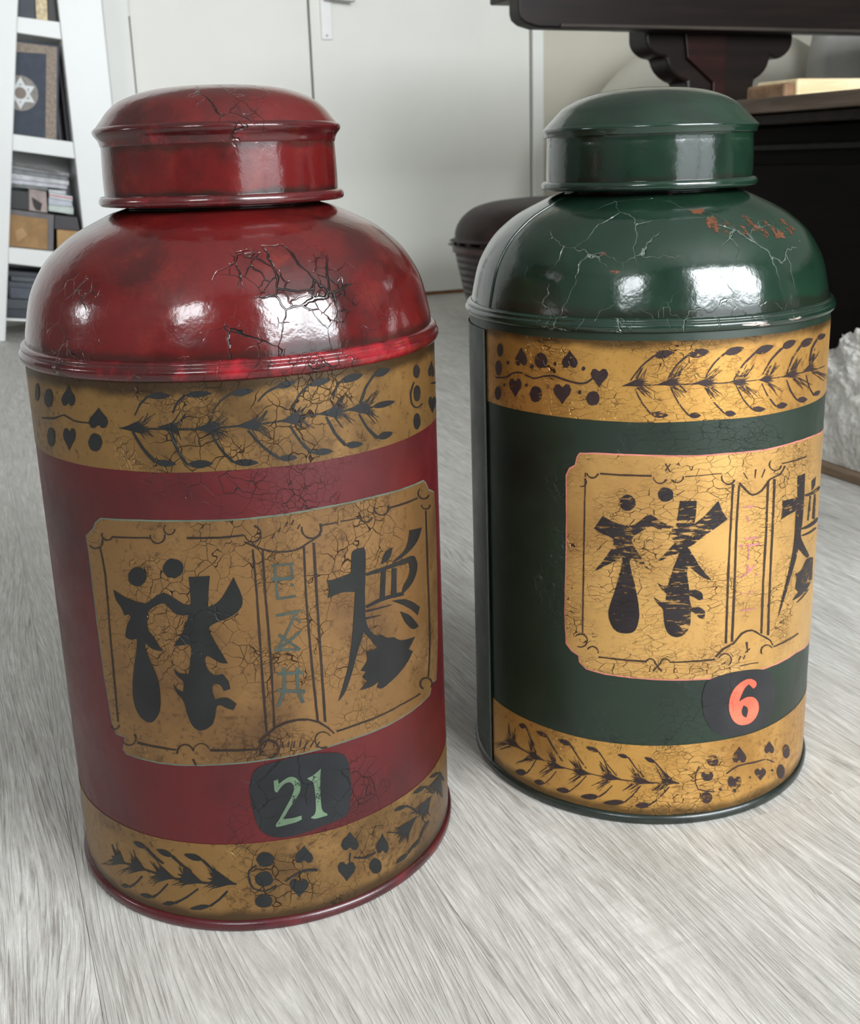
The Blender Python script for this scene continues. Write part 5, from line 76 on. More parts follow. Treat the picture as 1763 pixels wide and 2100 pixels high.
 'lower_spray':'6.1,35 1.6,34.7 -2.2,33.8 -8.6,32.5 -3.6,34.5 -7.7,33.6 -4.7,35.2 -10.7,33.8 -5.7,35.8 -11.1,34.6 -6.8,36.5 -10,37.4 -6.7,37.5 -9,39.5 -5.6,37.9 -10.1,41 -4.5,38.2 -7.9,40.8 -3.3,38.6 -6,40.8 -1.9,38.9 1.7,36.9|-5.3,33.6 -12.5,26 -12.3,25.8 -4.9,33.1|-9.1,34.1 -13,28.7 -12.7,28.5 -8.5,33.5|-3.3,33.4 -9.6,28.9 -9.5,28.6 -3,32.8|-8.4,34 -11.8,28.6 -11.6,28.4 -7.8,33.5|-7.8,34 -15.1,28.4 -14.9,28.1 -7.4,33.4|-5.7,33.7 -11.5,29 -11.3,28.7 -5.3,33.1|-8.4,34.1 -15.2,29.1 -15,28.8 -8,33.4|-5.6,40.5 -9.3,45.5 -9.5,45.3 -6.2,40|-7.4,40.7 -12.6,50.5 -12.8,50.3 -8,40.3|-2.7,40.1 -9.3,49 -9.6,48.8 -3.2,39.7|-2.2,39.9 -6.7,51.4 -6.9,51.3 -2.8,39.7|-7.8,40.7 -12.1,49 -12.3,48.8 -8.3,40.4|-3.3,40.2 -9.6,47.8 -9.8,47.6 -3.8,39.7|-4.4,40.4 -9.4,47.4 -9.6,47.3 -4.9,39.9|-12.7,34.8 -17.9,34.6 -22.3,34 -29,33.1 -23.9,34.7 -29,33.9 -25,35.4 -29.6,34.7 -26.2,36.1 -30.5,35.4 -27.4,36.8 -31.1,37.8 -27.2,37.8 -31.7,40.8 -25.9,38.1 -30.9,41.4 -24.6,38.5 -29.4,41.7 -23.3,38.8 -26.2,41.2 -21.5,39 -17.5,36.9|-29.5,34.4 -36.7,26.9 -36.5,26.6 -29.1,33.8|-22.7,33.4 -31.1,25.7 -30.9,25.5 -22.3,32.8|-27.7,34.1 -34.6,28.5 -34.5,28.2 -27.4,33.6|-25.9,33.9 -32.7,27.5 -32.6,27.2 -25.5,33.3|-24.7,33.7 -30.1,29.1 -30,28.8 -24.4,33.1|-29.2,34.3 -32.9,29.4 -32.7,29.2 -28.7,33.8|-30.1,34.4 -33.6,28.4 -33.4,28.3 -29.6,34|-24,40.5 -26.9,47.2 -27.1,47.1 -24.5,40.2|-21.4,40 -25,50.9 -25.3,50.8 -22,39.8|-23.7,40.4 -26.1,46.3 -26.3,46.2 -24.2,40.1|-26.9,41 -32,47.3 -32.2,47 -27.5,40.5|-24.2,40.6 -30.3,47.4 -30.5,47.2 -24.7,40.1|-26,40.8 -31,51.2 -31.2,51.1 -26.7,40.4|-26.2,40.9 -30.6,47.4 -30.8,47.3 -26.7,40.4|-36.6,36.5 -41.4,35.8 -45.5,34.6 -52.4,32.8 -46.9,35.2 -51.2,34 -48,35.8 -54,34.1 -49.1,36.4 -54.9,34.7 -50.2,36.9 -53.7,37.6 -50,38 -53.6,40.3 -48.8,38.4 -51.1,40.3 -47.5,38.9 -50.8,41.2 -46.3,39.4 -49.7,41.7 -44.6,39.8 -41,38.1|-48.4,34.2 -54.3,30 -54.2,29.7 -48.2,33.6|-48.2,34.2 -56.3,24.8 -56.1,24.6 -47.7,33.6|-48.6,34.2 -57,26.5 -56.8,26.3 -48.3,33.6|-50.5,34.3 -55.8,30 -55.7,29.7 -50.1,33.6|-47.6,34 -54.5,23.6 -54.3,23.4 -47.2,33.7|-51.2,34.3 -60.5,27.1 -60.4,26.8 -50.9,33.7|-46,34 -55.2,25.9 -55,25.7 -45.7,33.5|-46.5,41 -50.3,50.1 -50.6,49.9 -47.1,40.6|-51,41.3 -54.5,47.2 -54.8,47 -51.7,40.7|-47.2,41 -51.1,50.7 -51.3,50.5 -47.7,40.7|-46.9,41.1 -54,49.6 -54.3,49.3 -47.4,40.5|-48.8,41.2 -52.8,45 -53,44.8 -49.3,40.6|-44.9,41 -49.5,45.4 -49.7,45.2 -45.4,40.4|-50.6,41.2 -54.2,50.1 -54.5,49.9 -51.2,40.8|-59.6,37.1 -64.1,35.7 -68,34.1 -72.1,32.5 -69.4,34.5 -74.8,32.3 -70.5,35 -74.2,33.4 -71.5,35.4 -78.3,32.5 -72.6,35.8 -75.9,36.1 -72.4,36.9 -76.2,39 -71.2,37.5 -75.5,39.7 -70,38.1 -73.6,40.2 -68.8,38.8 -72.9,41 -67.2,39.4 -63.8,38.1|-72.5,33.2 -79.3,27 -79.2,26.7 -72.1,32.6|-69.2,33.4 -75.4,27.8 -75.2,27.5 -68.8,32.8|-70.9,33.2 -76,27.7 -75.8,27.5 -70.5,32.8|-70.3,33.4 -80.2,23.4 -80,23.1 -69.8,32.7|-69.8,33.3 -75.8,25.7 -75.6,25.5 -69.4,32.9|-69.3,33.4 -75.4,27.3 -75.2,27 -68.9,32.8|-72.8,33.1 -80.5,26.4 -80.4,26.2 -72.4,32.6|-72.5,40.1 -75.3,45.5 -75.6,45.3 -73.1,39.6|-70.4,40.3 -74.8,49.3 -75.1,49.1 -71.2,39.7|-70.4,40.3 -75.2,45.1 -75.5,44.8 -71,39.7|-68.6,40.4 -71.6,45.2 -71.9,45 -69.2,39.9|-72,40.2 -77.2,44.7 -77.4,44.4 -72.5,39.6|-68.1,40.4 -71.2,47.1 -71.5,46.9 -68.8,39.9|-72.7,40.2 -79.3,45.4 -79.6,45 -73.3,39.5|-82.5,36.2 -87.4,34.9 -91.7,33.3 -97,31.5 -93.2,33.8 -98.1,32 -94.2,34.3 -99.6,32.3 -95.2,34.8 -102.7,32 -96.3,35.3 -99.8,35.7 -95.9,36.4 -100.3,38.9 -94.6,37.1 -98.9,39.6 -93.2,37.7 -95.6,39.6 -91.9,38.3 -95.9,40.8 -90.1,38.8 -86.7,37.4|-93.9,32.6 -102.1,26.2 -102,26 -93.5,32|-98.6,32.3 -106.5,24.9 -106.2,24.7 -98.2,31.8|-99.3,32.3 -106.5,23.7 -106.2,23.5 -98.7,31.8|-93.4,32.5 -104.5,21 -104.3,20.8 -93,32.1|-95,32.5 -100.2,26.8 -100,26.6 -94.6,32.1|-93.3,32.6 -103.2,23.4 -103,23.2 -92.9,32.1|-95.4,32.5 -106.3,22.6 -106.1,22.4 -95,32|-90.5,40 -94.7,47 -95,46.8 -91.2,39.5|-92,39.9 -94.4,50 -94.7,49.9 -92.7,39.5|-93.3,39.9 -95.5,47.7 -95.9,47.5 -94.1,39.4|-90.7,40.1 -98.6,46.6 -98.9,46.4 -91.4,39.4|-91.1,40 -93.4,45.2 -93.7,45 -91.9,39.5|-93.3,40 -96.6,44.4 -96.9,44.1 -94,39.3|-90,40 -91.6,46.1 -91.9,45.9 -90.7,39.6|-101.4,36.9 -106.5,35.9 -111.1,34.4 -116.8,32.8 -112.5,35 -118.2,33.2 -113.4,35.6 -120.4,33.4 -114.4,36.2 -118.9,34.8 -115.4,36.8 -118.9,37.4 -114.8,38 -118.5,40.8 -113.3,38.6 -115.9,41 -111.8,39.2 -115.2,41.9 -110.3,39.7 -112.2,41.8 -108.5,40.2 -105.3,38.5|-116.3,33.7 -126.7,24.6 -126.5,24.4 -115.8,33.2|-117.8,33.7 -131.7,21.6 -131.4,21.4 -117.4,33.2|-114.9,33.7 -123.8,27.4 -123.7,27.2 -114.7,33.2|-112.2,33.7 -122.2,26.1 -122.1,25.9 -111.9,33.2|-115.9,33.8 -131.7,23.2 -131.5,22.9 -115.6,33.1|-113.3,33.8 -124.8,27.3 -124.7,26.9 -113.1,33.1|-118.5,33.7 -127.8,24.8 -127.5,24.6 -117.9,33.2|-109.3,41.5 -113.4,49.5 -113.8,49.2 -110.1,41|-114.1,41.5 -114.6,51 -115,50.8 -114.9,41.2|-108.8,41.6 -115.1,50.2 -115.5,49.9 -109.6,40.9|-112.6,41.5 -114.6,53.7 -115,53.5 -113.5,41.1|-113.1,41.6 -116.6,46.7 -117,46.4 -113.9,41|-108.7,41.6 -114.7,49.7 -115.1,49.3 -109.6,40.9|-114,41.6 -116.9,49.3 -117.3,49 -114.9,41.1|-124.3,37.7 -130.7,37 -136.9,35.6 -145.2,33.8 -138.4,36.4 -145.2,34.8 -139.5,37.1 -148.3,34.9 -140.6,37.8 -149.3,35.6 -141.7,38.5 -146.1,39.2 -140.7,39.8 -145.3,43.4 -138.7,40.4 -143,44 -136.7,41 -138.5,43.5 -134.7,41.5 -136.6,44.1 -132.3,42 -128.8,39.8|-145.5,35 -164.1,24.5 -164,24.2 -145.4,34.4|-143.6,35.1 -162.1,24.3 -162,23.9 -143.4,34.3|-144.3,35.1 -156.2,28.2 -156.1,27.9 -144.2,34.3|-143.1,35 -161.1,22.8 -160.8,22.5 -142.7,34.3|-139.3,34.9 -153.5,25.1 -153.3,24.8 -139,34.3|-147.2,35 -163.2,26.4 -163.2,26.1 -147.2,34.4|-137.9,34.9 -153.7,24.5 -153.5,24.2 -137.6,34.2|-134.6,43.6 -135.7,49.7 -136.2,49.4 -135.7,43.1|-137.3,44 -141,50.2 -141.6,49.8 -138.6,43.1|-131.3,43.3 -133,49.4 -133.4,49.2 -132.3,42.8|-131.7,43.5 -134.9,48.6 -135.4,48.2 -132.8,42.8|-139.9,43.9 -140.7,54.5 -141.3,54.2 -141.1,43.4|-138.2,43.9 -139.3,54.9 -139.8,54.6 -139.4,43.3|-133.7,43.5 -131.7,54.1 -132.2,53.9 -134.8,43.1|-141.6,39 -133,38.4 -124.1,37.7 -113.2,37.2 -102.1,36.7 -91.6,36.5 -81.2,36.5 -70.6,36.7 -59.9,36.8 -49.1,36.4 -38.4,35.8 -28.1,35.6 -17.5,35.4 -6.1,35.1 5.8,34.3 5.8,35.2 -6.1,35.9 -17.5,36.2 -28,36.5 -38.3,36.7 -49,37.1 -59.8,37.6 -70.5,37.5 -81,37.3 -91.4,37.3 -101.8,37.4 -112.8,38.1 -123.5,38.7 -132.2,39.5 -140.7,40.2|-118.9,59.5 -119.7,61.2 -121.5,61.9 -123.9,61.4 -126,60.4 -127.7,59.3 -127.2,58.2 -126.2,57.3 -124.3,56.7 -121.8,57.4 -119.3,58.9|-119.9,58.7 -117.6,55.1 -115.4,51.7 -113.4,48.9 -111.3,46.5 -110.3,47.4 -112.3,49.9 -114.4,52.4 -116.3,56 -118.3,59.7|-97.9,59.1 -99.4,60.7 -101.9,61.6 -104.8,61.6 -107.3,61.1 -109.1,60.4 -108.1,59.3 -106.5,58.3 -103.9,57.5 -100.9,57.7 -98.2,58.6|-98.6,58.4 -95.2,53.5 -91.7,49 -88.2,45.2 -85,41.6 -84.2,42.3 -87.5,45.9 -90.7,49.9 -94,54.5 -97.5,59.2|-77.4,58.4 -79,60.2 -81.5,61.2 -84.4,61.2 -86.7,60.6 -88.5,59.8 -87.5,58.6 -85.8,57.5 -83.2,56.6 -80.3,56.8 -77.6,57.8|-78,57.7 -74.7,52.9 -71.4,48.4 -68.2,44.5 -65,40.9 -64.3,41.6 -67.5,45.3 -70.6,49.1 -73.8,53.7 -77,58.6|-55,57.7 -56.6,59.4 -58.9,60.4 -61.5,60.5 -63.6,60.1 -65.1,59.5 -64.2,58.4 -62.6,57.3 -60.2,56.4 -57.5,56.4 -55.1,57.2|-55.5,57 -51.9,52 -48.4,47.1 -44.9,43 -41.4,39 -40.8,39.6 -44.3,43.6 -47.7,47.8 -51.2,52.7 -54.6,57.8|-12.6,53.1 -13.8,55 -15.7,56.4 -17.9,57 -19.6,57.1 -20.9,56.8 -20.2,55.6 -18.9,54.3 -17,53 -14.8,52.4 -12.7,52.7|-13.1,52.5 -9.8,48.3 -6.5,44.4 -3.2,41.1 0.2,38.1 0.6,38.7 -2.6,41.8 -5.8,45.1 -9.1,49.1 -12.3,53.3|-32.7,56.1 -34.1,57.5 -36,58.3 -38.2,58.4 -39.8,58 -40.9,57.5 -40.1,56.6 -38.7,55.7 -36.8,55 -34.6,55 -32.7,55.7|-33.2,55.5 -30.1,51 -26.9,46.7 -23.8,43.1 -20.8,39.6 -20.3,40.2 -23.3,43.7 -26.3,47.3 -29.2,51.8 -32.2,56.4|-119.4,18.5 -121.5,19.9 -124.6,19.9 -128.2,18.4 -131.1,16.5 -133.2,14.6 -131.9,13.7 -129.7,13.2 -126.4,13.5 -122.8,15.2 -119.6,17.8|-119,18 -116.2,21.7 -113.6,25.7 -111,30.4 -108.3,35.3 -109.3,35.4 -111.9,30.5 -114.6,25.9 -117.4,22.1 -120.1,18.3|-101,17 -102.5,18.4 -104.9,18.7 -107.6,17.8 -109.8,16.5 -111.4,15.1 -110.5,14.2 -108.9,13.5 -106.4,13.3 -103.6,14.4 -101.1,16.4|-100.7,16.4 -97.9,19.6 -95,22.9 -92.3,27.1 -89.6,31.4 -90.2,31.7 -92.9,27.4 -95.8,23.4 -98.5,20.1 -101.4,17|-78.2,18 -80.3,19.2 -83.2,19.4 -86.3,18.3 -88.6,17 -90.3,15.6 -88.9,14.8 -86.9,14.3 -83.9,14.3 -80.8,15.4 -78.2,17.4|-77.9,17.3 -74.4,21.1 -71,25.2 -67.6,29.8 -64.3,34.7 -64.9,35.1 -68.3,30.3 -71.6,25.7 -75,21.8 -78.5,18|-54.7,19 -57.6,20.1 -61.3,20 -65.1,18.7 -67.8,17.1 -69.7,15.5 -67.9,14.9 -65.1,14.5 -61.4,14.8 -57.6,16.2 -54.7,18.4|-54.4,18.3 -51.7,20.7 -49.1,23.4 -46.6,26.8 -44.1,30.4 -44.6,30.8 -47.2,27.3 -49.8,24.1 -52.4,21.6 -55,19.1|-34.8,17.8 -38.2,18.7 -42.4,18.5 -46.5,17.2 -49.5,15.6 -51.5,14.1 -49.4,13.6 -46.4,13.4 -42.1,13.7 -38,15.1 -34.8,17.2|-34.4,17 -31.6,20.2 -28.7,23.5 -25.8,27.6 -23.1,31.9 -23.6,32.3 -26.5,28.2 -29.3,24.2 -32.2,21 -35.1,17.9|-15.9,16.8 -18.2,18.2 -21.1,18.6 -23.8,17.7 -25.8,16.4 -27.1,15.2 -25.7,14.3 -23.6,13.6 -20.7,13.4 -18,14.4 -15.9,16.2|-15.6,16.1 -12,19.5 -8.5,23 -4.9,27.3 -1.4,31.7 -2,32.3 -5.5,27.9 -9,23.7 -12.6,20.3 -16.2,17',
 'lower_motif':'36.4,50.1 36.1,48.1 34.8,46.6 32.9,46.1 30.7,46.7 28.7,47.8 27.4,49.5 27,51.6 27.3,53.6 28.3,55.3 30.4,55.5 32.5,55.6 34.6,54.1 35.6,52.1|32.5,38.4 32.1,36.3 30.7,34.7 28.9,33.9 26.7,34.6 24.7,35.5 23.3,37.7 22.7,39.9 23.3,41.9 24.5,43.6 26.4,44.2 28.5,44.1 30.3,42.5 31.9,40.6|32.7,19.1 32.1,17.2 30.7,15.7 28.8,14.9 26.6,15.4 24.7,16.8 23.1,18.6 22.7,20.7 23.2,22.8 24.3,24.3 26.2,24.8 28.5,24.8 30.6,23.1 32.2,21.4|20.4,48 18.7,44.1 17.5,39.7 18,33.6 20.5,27.8 26.6,25.3 34,23.6 34,24.6 26.7,26.3 21.1,28.6 18.9,33.7 18.6,39.5 19.5,43.7 21.4,47.4|54.3,58.2 56.9,54.3 60.6,49.8 61.8,46.2 60.2,43.4 57.4,43.8 55.5,46.1 54.4,46.4 52.7,45 50,46 48.2,49.7 49,52.7 52.1,55.5|52.1,18.8 54.3,21.7 57.5,24.6 58.4,27.8 56.5,31.7 53.7,32.8 52,31.4 50.9,31.7 49,34 46.5,34.3 45,31.2 46.1,27.5 49.6,22.9|85.8,53.6 88.2,50.2 91.7,46 92.9,43 91.5,41 88.9,41.6 87.1,43.7 86.1,44.1 84.5,43.2 82.1,44.4 80.4,47.5 81.1,49.8 83.9,51.7|77.7,21.8 79.9,23.5 83.1,25.1 84,27.3 82.1,30.6 79.3,31.8 77.6,31 76.5,31.4 74.7,33.4 72.2,33.9 70.8,31.9 71.9,29 75.3,25.1|118.2,31.2 117.9,28.4 116.3,27.2 113.6,27.1 110.8,28.3 108.2,30.9 106.2,33.8 105.1,36.9 105.7,39.5 107.1,41.2 109.2,41.6 112.2,40 114.7,37.6 116.7,34.8|111.1,16.6 110.3,14.2 108.8,12.4 106.1,12.4 103.4,13.4 100.6,16.1 98.9,19 97.9,22.3 98.6,24.7 100,26.4 102,26.6 104.9,25.4 107.5,23.2 110,20|44,37 49,39.5 54.5,41.2 62,41 70.3,39.5 77.3,39 83.4,37.9 88.6,35 93.6,31.5 94.2,32.2 89,35.8 83.4,38.9 76.8,40.2 69.8,41 61.7,42.1 54,42.5 48.3,40.7 43.3,38.1|67.2,28.2 67,27.6 66.3,27.5 65.5,27.9 65.2,28.8 65.5,29.5 66.2,29.5 67,29|93.4,25 93,24.3 91.9,24.4 90.7,25.2 90.2,26.3 90.6,26.9 91.7,27 92.8,26.1|40.5,24.9 40,23.9 39.1,23.9 38.1,24.3 37.6,25.5 38,26.3 39,26.6 39.9,25.9',
}
# ------------------------------------------------------------------ helpers
def tag(o, label=None, cat=None, group=None, kind=None):
    if label: o['label'] = label
    if cat: o['category'] = cat
    if group: o['group'] = group
    if kind: o['kind'] = kind
    return o
def thing(name, label, cat, loc=(0,0,0), rotz=0, group=None):
    o = bpy.data.objects.new(name, None); COL.objects.link(o)
    o.location = loc; o.rotation_euler = (0, 0, rotz); o.empty_display_size = .05
    return tag(o, label, cat, group)
def link(name, me, mat, parent=None):
    if mat and not me.materials: me.materials.append(mat)
    o = bpy.data.objects.new(name, me); COL.objects.link(o)
    if parent: o.parent = parent
    return o
def mesh_of(name, bm, mat, parent=None, smooth=False):
    bmesh.ops.recalc_face_normals(bm, faces=bm.faces)
    for f in bm.faces: f.smooth = smooth
    me = bpy.data.meshes.new(name); bm.to_mesh(me); bm.free()
    return link(name, me, mat, parent)
def box_bm(x0, x1, y0, y1, z0, z1, bev=0.0, seg=2):
    bm = bmesh.new()
    vs_ = [bm.verts.new((x, y, z)) for x in (x0, x1) for y in (y0, y1) for z in (z0, z1)]
    for a in ((0,1,3,2),(4,6,7,5),(0,4,5,1),(2,3,7,6),(0,2,6,4),(1,5,7,3)): bm.faces.new([vs_[i] for i in a])
    bmesh.ops.recalc_face_normals(bm, faces=bm.faces)
    if bev: bmesh.ops.bevel(bm, geom=bm.edges[:], offset=bev, segments=seg, affect='EDGES', profile=.5)
    return bm
def box(name, x0, x1, y0, y1, z0, z1, mat, parent=None, bev=0.0, seg=2):
    return mesh_of(name, box_bm(x0, x1, y0, y1, z0, z1, bev, seg), mat, parent)
def prism_bm(poly, y0, y1, bev=0.0):
    """polygon in (x, z), extruded along y"""
    bm = bmesh.new()
    a = [bm.verts.new((x, y0, z)) for x, z in poly]; b = [bm.verts.new((x, y1, z)) for x, z in poly]
    n = len(poly)
    bm.faces.new(a); bm.faces.new(b[::-1])
    for i in range(n): bm.faces.new((a[i], b[i], b[(i+1) % n], a[(i+1) % n]))
    bmesh.ops.recalc_face_normals(bm, faces=bm.faces)
    if bev: bmesh.ops.bevel(bm, geom=bm.edges[:], offset=bev, segments=2, affect='EDGES', profile=.5)
    return bm
def prism(name, poly, y0, y1, mat, parent=None, bev=0.0, smooth=False):
    return mesh_of(name, prism_bm(poly, y0, y1, bev), mat, parent, smooth)
def lathe_bm(prof, segs=160):
    bm = bmesh.new(); rows = []
    for z, r in prof:
        if r < 1e-5: rows.append([bm.verts.new((0, 0, z))])
        else: rows.append([bm.verts.new((r*math.sin(2*PI*i/segs), -r*math.cos(2*PI*i/segs), z)) for i in range(segs)])
    for a, b in zip(rows, rows[1:]):
        for i in range(segs):
            j = (i+1) % segs
            if len(a) == 1 and len(b) == 1: continue
            if len(a) == 1: bm.faces.new((a[0], b[j], b[i]))
            elif len(b) == 1: bm.faces.new((a[i], a[j], b[0]))
            else: bm.faces.new((a[i], a[j], b[j], b[i]))
    return bm
def lathe(name, prof, mat, parent=None, segs=160):
    return mesh_of(name, lathe_bm(prof, segs), mat, parent, True)
def spline(pts, n=4):
    out = []; P = [pts[0]] + list(pts) + [pts[-1]]
    for i in range(1, len(P)-2):
        for k in range(n):
            t = k/n; a, b, c, d = P[i-1], P[i], P[i+1], P[i+2]
            out.append(tuple(.5*(2*b[j]+(c[j]-a[j])*t+(2*a[j]-5*b[j]+4*c[j]-d[j])*t*t+(3*b[j]-a[j]-3*c[j]+d[j])*t**3) for j in range(2)))
    out.append(pts[-1]); return out

# ------------------------------------------------------------------ materials
class NT:
    def __init__(s, name):
        s.m = bpy.data.materials.new(name); s.m.use_nodes = True
        s.t = s.m.node_tree; s.n = s.t.nodes; s.p = s.n['Principled BSDF']; s.out = s.n['Material Output']
    def add(s, typ, **kw):
        nd = s.n.new(typ)
        for k, v in kw.items():
            if k == 'inp':
                for a, b in v.items():
                    if hasattr(b, 'is_output') or isinstance(b, bpy.types.NodeSocket): s.t.links.new(b, nd.inputs[a])
                    else: nd.inputs[a].default_value = b
            else: setattr(nd, k, v)
        return nd
    def link(s, a, b): s.t.links.new(a, b)
    def coord(s, scale=(1,1,1), which='Object'):
        tc = s.add('ShaderNodeTexCoord')
        mp = s.add('ShaderNodeMapping', inp={'Vector': tc.outputs[which], 'Scale': scale})
        return mp.outputs[0]
    def noise(s, vec, scale, detail=3, rough=.55, dist=0):
        return s.add('ShaderNodeTexNoise', inp={'Vector': vec, 'Scale': scale, 'Detail': detail, 'Roughness': rough, 'Distortion': dist})
    def rng(s, val, a, b, c=0., d=1., smooth=True):
        return s.add('ShaderNodeMapRange', interpolation_type='SMOOTHSTEP' if smooth else 'LINEAR', inp={0: val, 1: a, 2: b, 3: c, 4: d}).outputs[0]
    def math(s, op, a, b=0.):
        return s.add('ShaderNodeMath', operation=op, inp={0: a, 1: b}).outputs[0]
    def mix(s, f, a, b):
        nd = s.add('ShaderNodeMix', data_type='RGBA')
        for i, v in ((0, f), (6, a), (7, b)):
            if isinstance(v, bpy.types.NodeSocket): s.link(v, nd.inputs[i])
            else: nd.inputs[i].default_value = v if i == 0 else (*v, 1)[:4]
        return nd.outputs[2]
    def bump(s, h, strength, dist, normal=None):
        nd = s.add('ShaderNodeBump', inp={'Height': h, 'Strength': strength, 'Distance': dist})
        if normal: s.link(normal, nd.inputs['Normal'])
        return nd.outputs[0]
    def set(s, **kw):
        for k, v in kw.items():
            i = s.p.inputs[k.replace('_', ' ')]
            if isinstance(v, bpy.types.NodeSocket): s.link(v, i)
            elif isinstance(v, tuple) and len(v) == 3: i.default_value = (*v, 1)
            else: i.default_value = v
        return s
def plain(name, col, rough=.5, var=.12, scale=12, bump=.0, bscale=60, spec=.5, metal=0., coat=0.):
    s = NT(name); v = s.coord()
    nz = s.noise(v, scale, 4)
    f = s.rng(nz.outputs[0], .3, .7)
    s.set(Base_Color=s.mix(f, tuple(c*(1-var) for c in col), tuple(min(1, c*(1+var)) for c in col)), Roughness=rough, Metallic=metal, Coat_Weight=coat)
    s.p.inputs['Specular IOR Level'].default_value = spec
    if bump: s.set(Normal=s.bump(s.noise(v, bscale, 4).outputs[0], bump, .002))
    return s.m

def crack_field(s, centers, scale=50, stretch=(1,1,1), width=.035, base=.0, fine=True, warp=.016, base_fade=.62):
    """craquelure: voronoi cell borders, present where the lacquer has aged (centres in the canister's own space)"""
    v = s.coord()
    dn = s.noise(v, 34, 3, .6)
    off = s.add('ShaderNodeVectorMath', operation='SUBTRACT', inp={0: dn.outputs['Color'], 1: (.5,.5,.5)})
    off = s.add('ShaderNodeVectorMath', operation='SCALE', inp={0: off.outputs[0], 'Scale': warp})
    vv = s.add('ShaderNodeVectorMath', operation='ADD', inp={0: v, 1: off.outputs[0]}).outputs[0]
    mp = s.add('ShaderNodeMapping', inp={'Vector': vv, 'Scale': stretch}).outputs[0]
    nw = s.noise(v, 26, 2)
    def lines(sc, w):
        vo = s.add('ShaderNodeTexVoronoi', feature='DISTANCE_TO_EDGE', inp={'Vector': mp, 'Scale': sc})
        ww = s.math('MULTIPLY', s.rng(nw.outputs[0], .36, .66, .0, 1.), w)
        q = s.math('DIVIDE', vo.outputs['Distance'], s.math('ADD', ww, .0004))
        return s.rng(q, .25, 1., 1., 0.)
    mask = None
    for c, r, k in centers:
        d = s.add('ShaderNodeVectorMath', operation='DISTANCE', inp={0: v, 1: c}).outputs['Value']
        g = s.rng(d, r*1.15, r*.35, 0., k)
        mask = g if mask is None else s.math('MAXIMUM', mask, g)
    rag = s.noise(v, 20, 3)
    mask = s.math('ADD', mask, base) if mask is not None else base
    m2 = s.rng(s.math('ADD', s.math('MULTIPLY', rag.outputs[0], .7), mask) if mask is not None else rag.outputs[0], .62, .82)
    out = s.math('MULTIPLY', lines(scale, width), m2)
    if fine:
        rag2 = s.noise(v, 31, 2)
        m3 = s.math('MULTIPLY', m2, s.rng(rag2.outputs[0], .45, .62))
        out = s.math('MAXIMUM', out, s.math('MULTIPLY', lines(scale*2.1, width*1.4), m3))
    return out, v

def lacquer(name, base, dark, bright, crackcol, centers, rough=.3, coat=.5, scale=50, stretch=(1,1,1), width=.035, base_mask=0., warp=.016, fine=True, metal=0., mott=9, brightamt=.5, crack_bump=.0016, relief=.15, spec=.5, darkamt=.8, grime=None, speck=0.):
    s = NT(name)
    ck, v = crack_field(s, centers, scale, stretch, width, base_mask, fine, warp)
    n1 = s.noise(v, mott, 5, .6); n2 = s.noise(v, mott*3.1, 5, .7); n3 = s.noise(v, mott*.55, 3)
    c = s.mix(s.math('MULTIPLY', s.rng(n1.outputs[0], .42, .72), darkamt), base, dark)
    c = s.mix(s.math('MULTIPLY', s.rng(s.math('ADD', s.math('MULTIPLY', n2.outputs[0], .5), s.math('MULTIPLY', n3.outputs[0], .5)), .5, .68), brightamt), c, bright)
    if grime:
        sz = s.add('ShaderNodeSeparateXYZ', inp={0: v}).outputs[2]
        gz = s.math('ADD', sz, s.math('MULTIPLY', s.math('SUBTRACT', s.noise(v, 40, 4).outputs[0], .5), .010))
        for z0, hw, k in grime:
            d = s.math('ABSOLUTE', s.math('SUBTRACT', gz, z0))
            c = s.mix(s.rng(d, hw*.35, hw, k, 0.), c, (.014, .009, .007))
    if speck:
        sp = s.noise(v, 210, 3, .7); sp2 = s.noise(v, 12, 3)
        c = s.mix(s.math('MULTIPLY', s.rng(s.math('ADD', s.math('MULTIPLY', sp.outputs[0], .7), s.math('MULTIPLY', sp2.outputs[0], .3)), .52, .64), speck), c, dark)
    c = s.mix(ck, c, crackcol)
    rp = s.noise(v, 150, 3)
    nb = s.bump(rp.outputs[0], relief, .0009)
    lo = s.noise(v, 16, 2)
    nb = s.bump(lo.outputs[0], relief*.8, .004, nb)
    nb = s.bump(s.math('SUBTRACT', 1., ck), .9, crack_bump, nb)
    s.set(Base_Color=c, Metallic=metal, Normal=nb, Coat_Normal=nb, Coat_Weight=coat, Coat_Roughness=rough*.6)
    s.set(Roughness=s.rng(n2.outputs[0], .3, .7, rough*.85, rough*1.2))
    s.p.inputs['Specular IOR Level'].default_value = spec
    return s.m

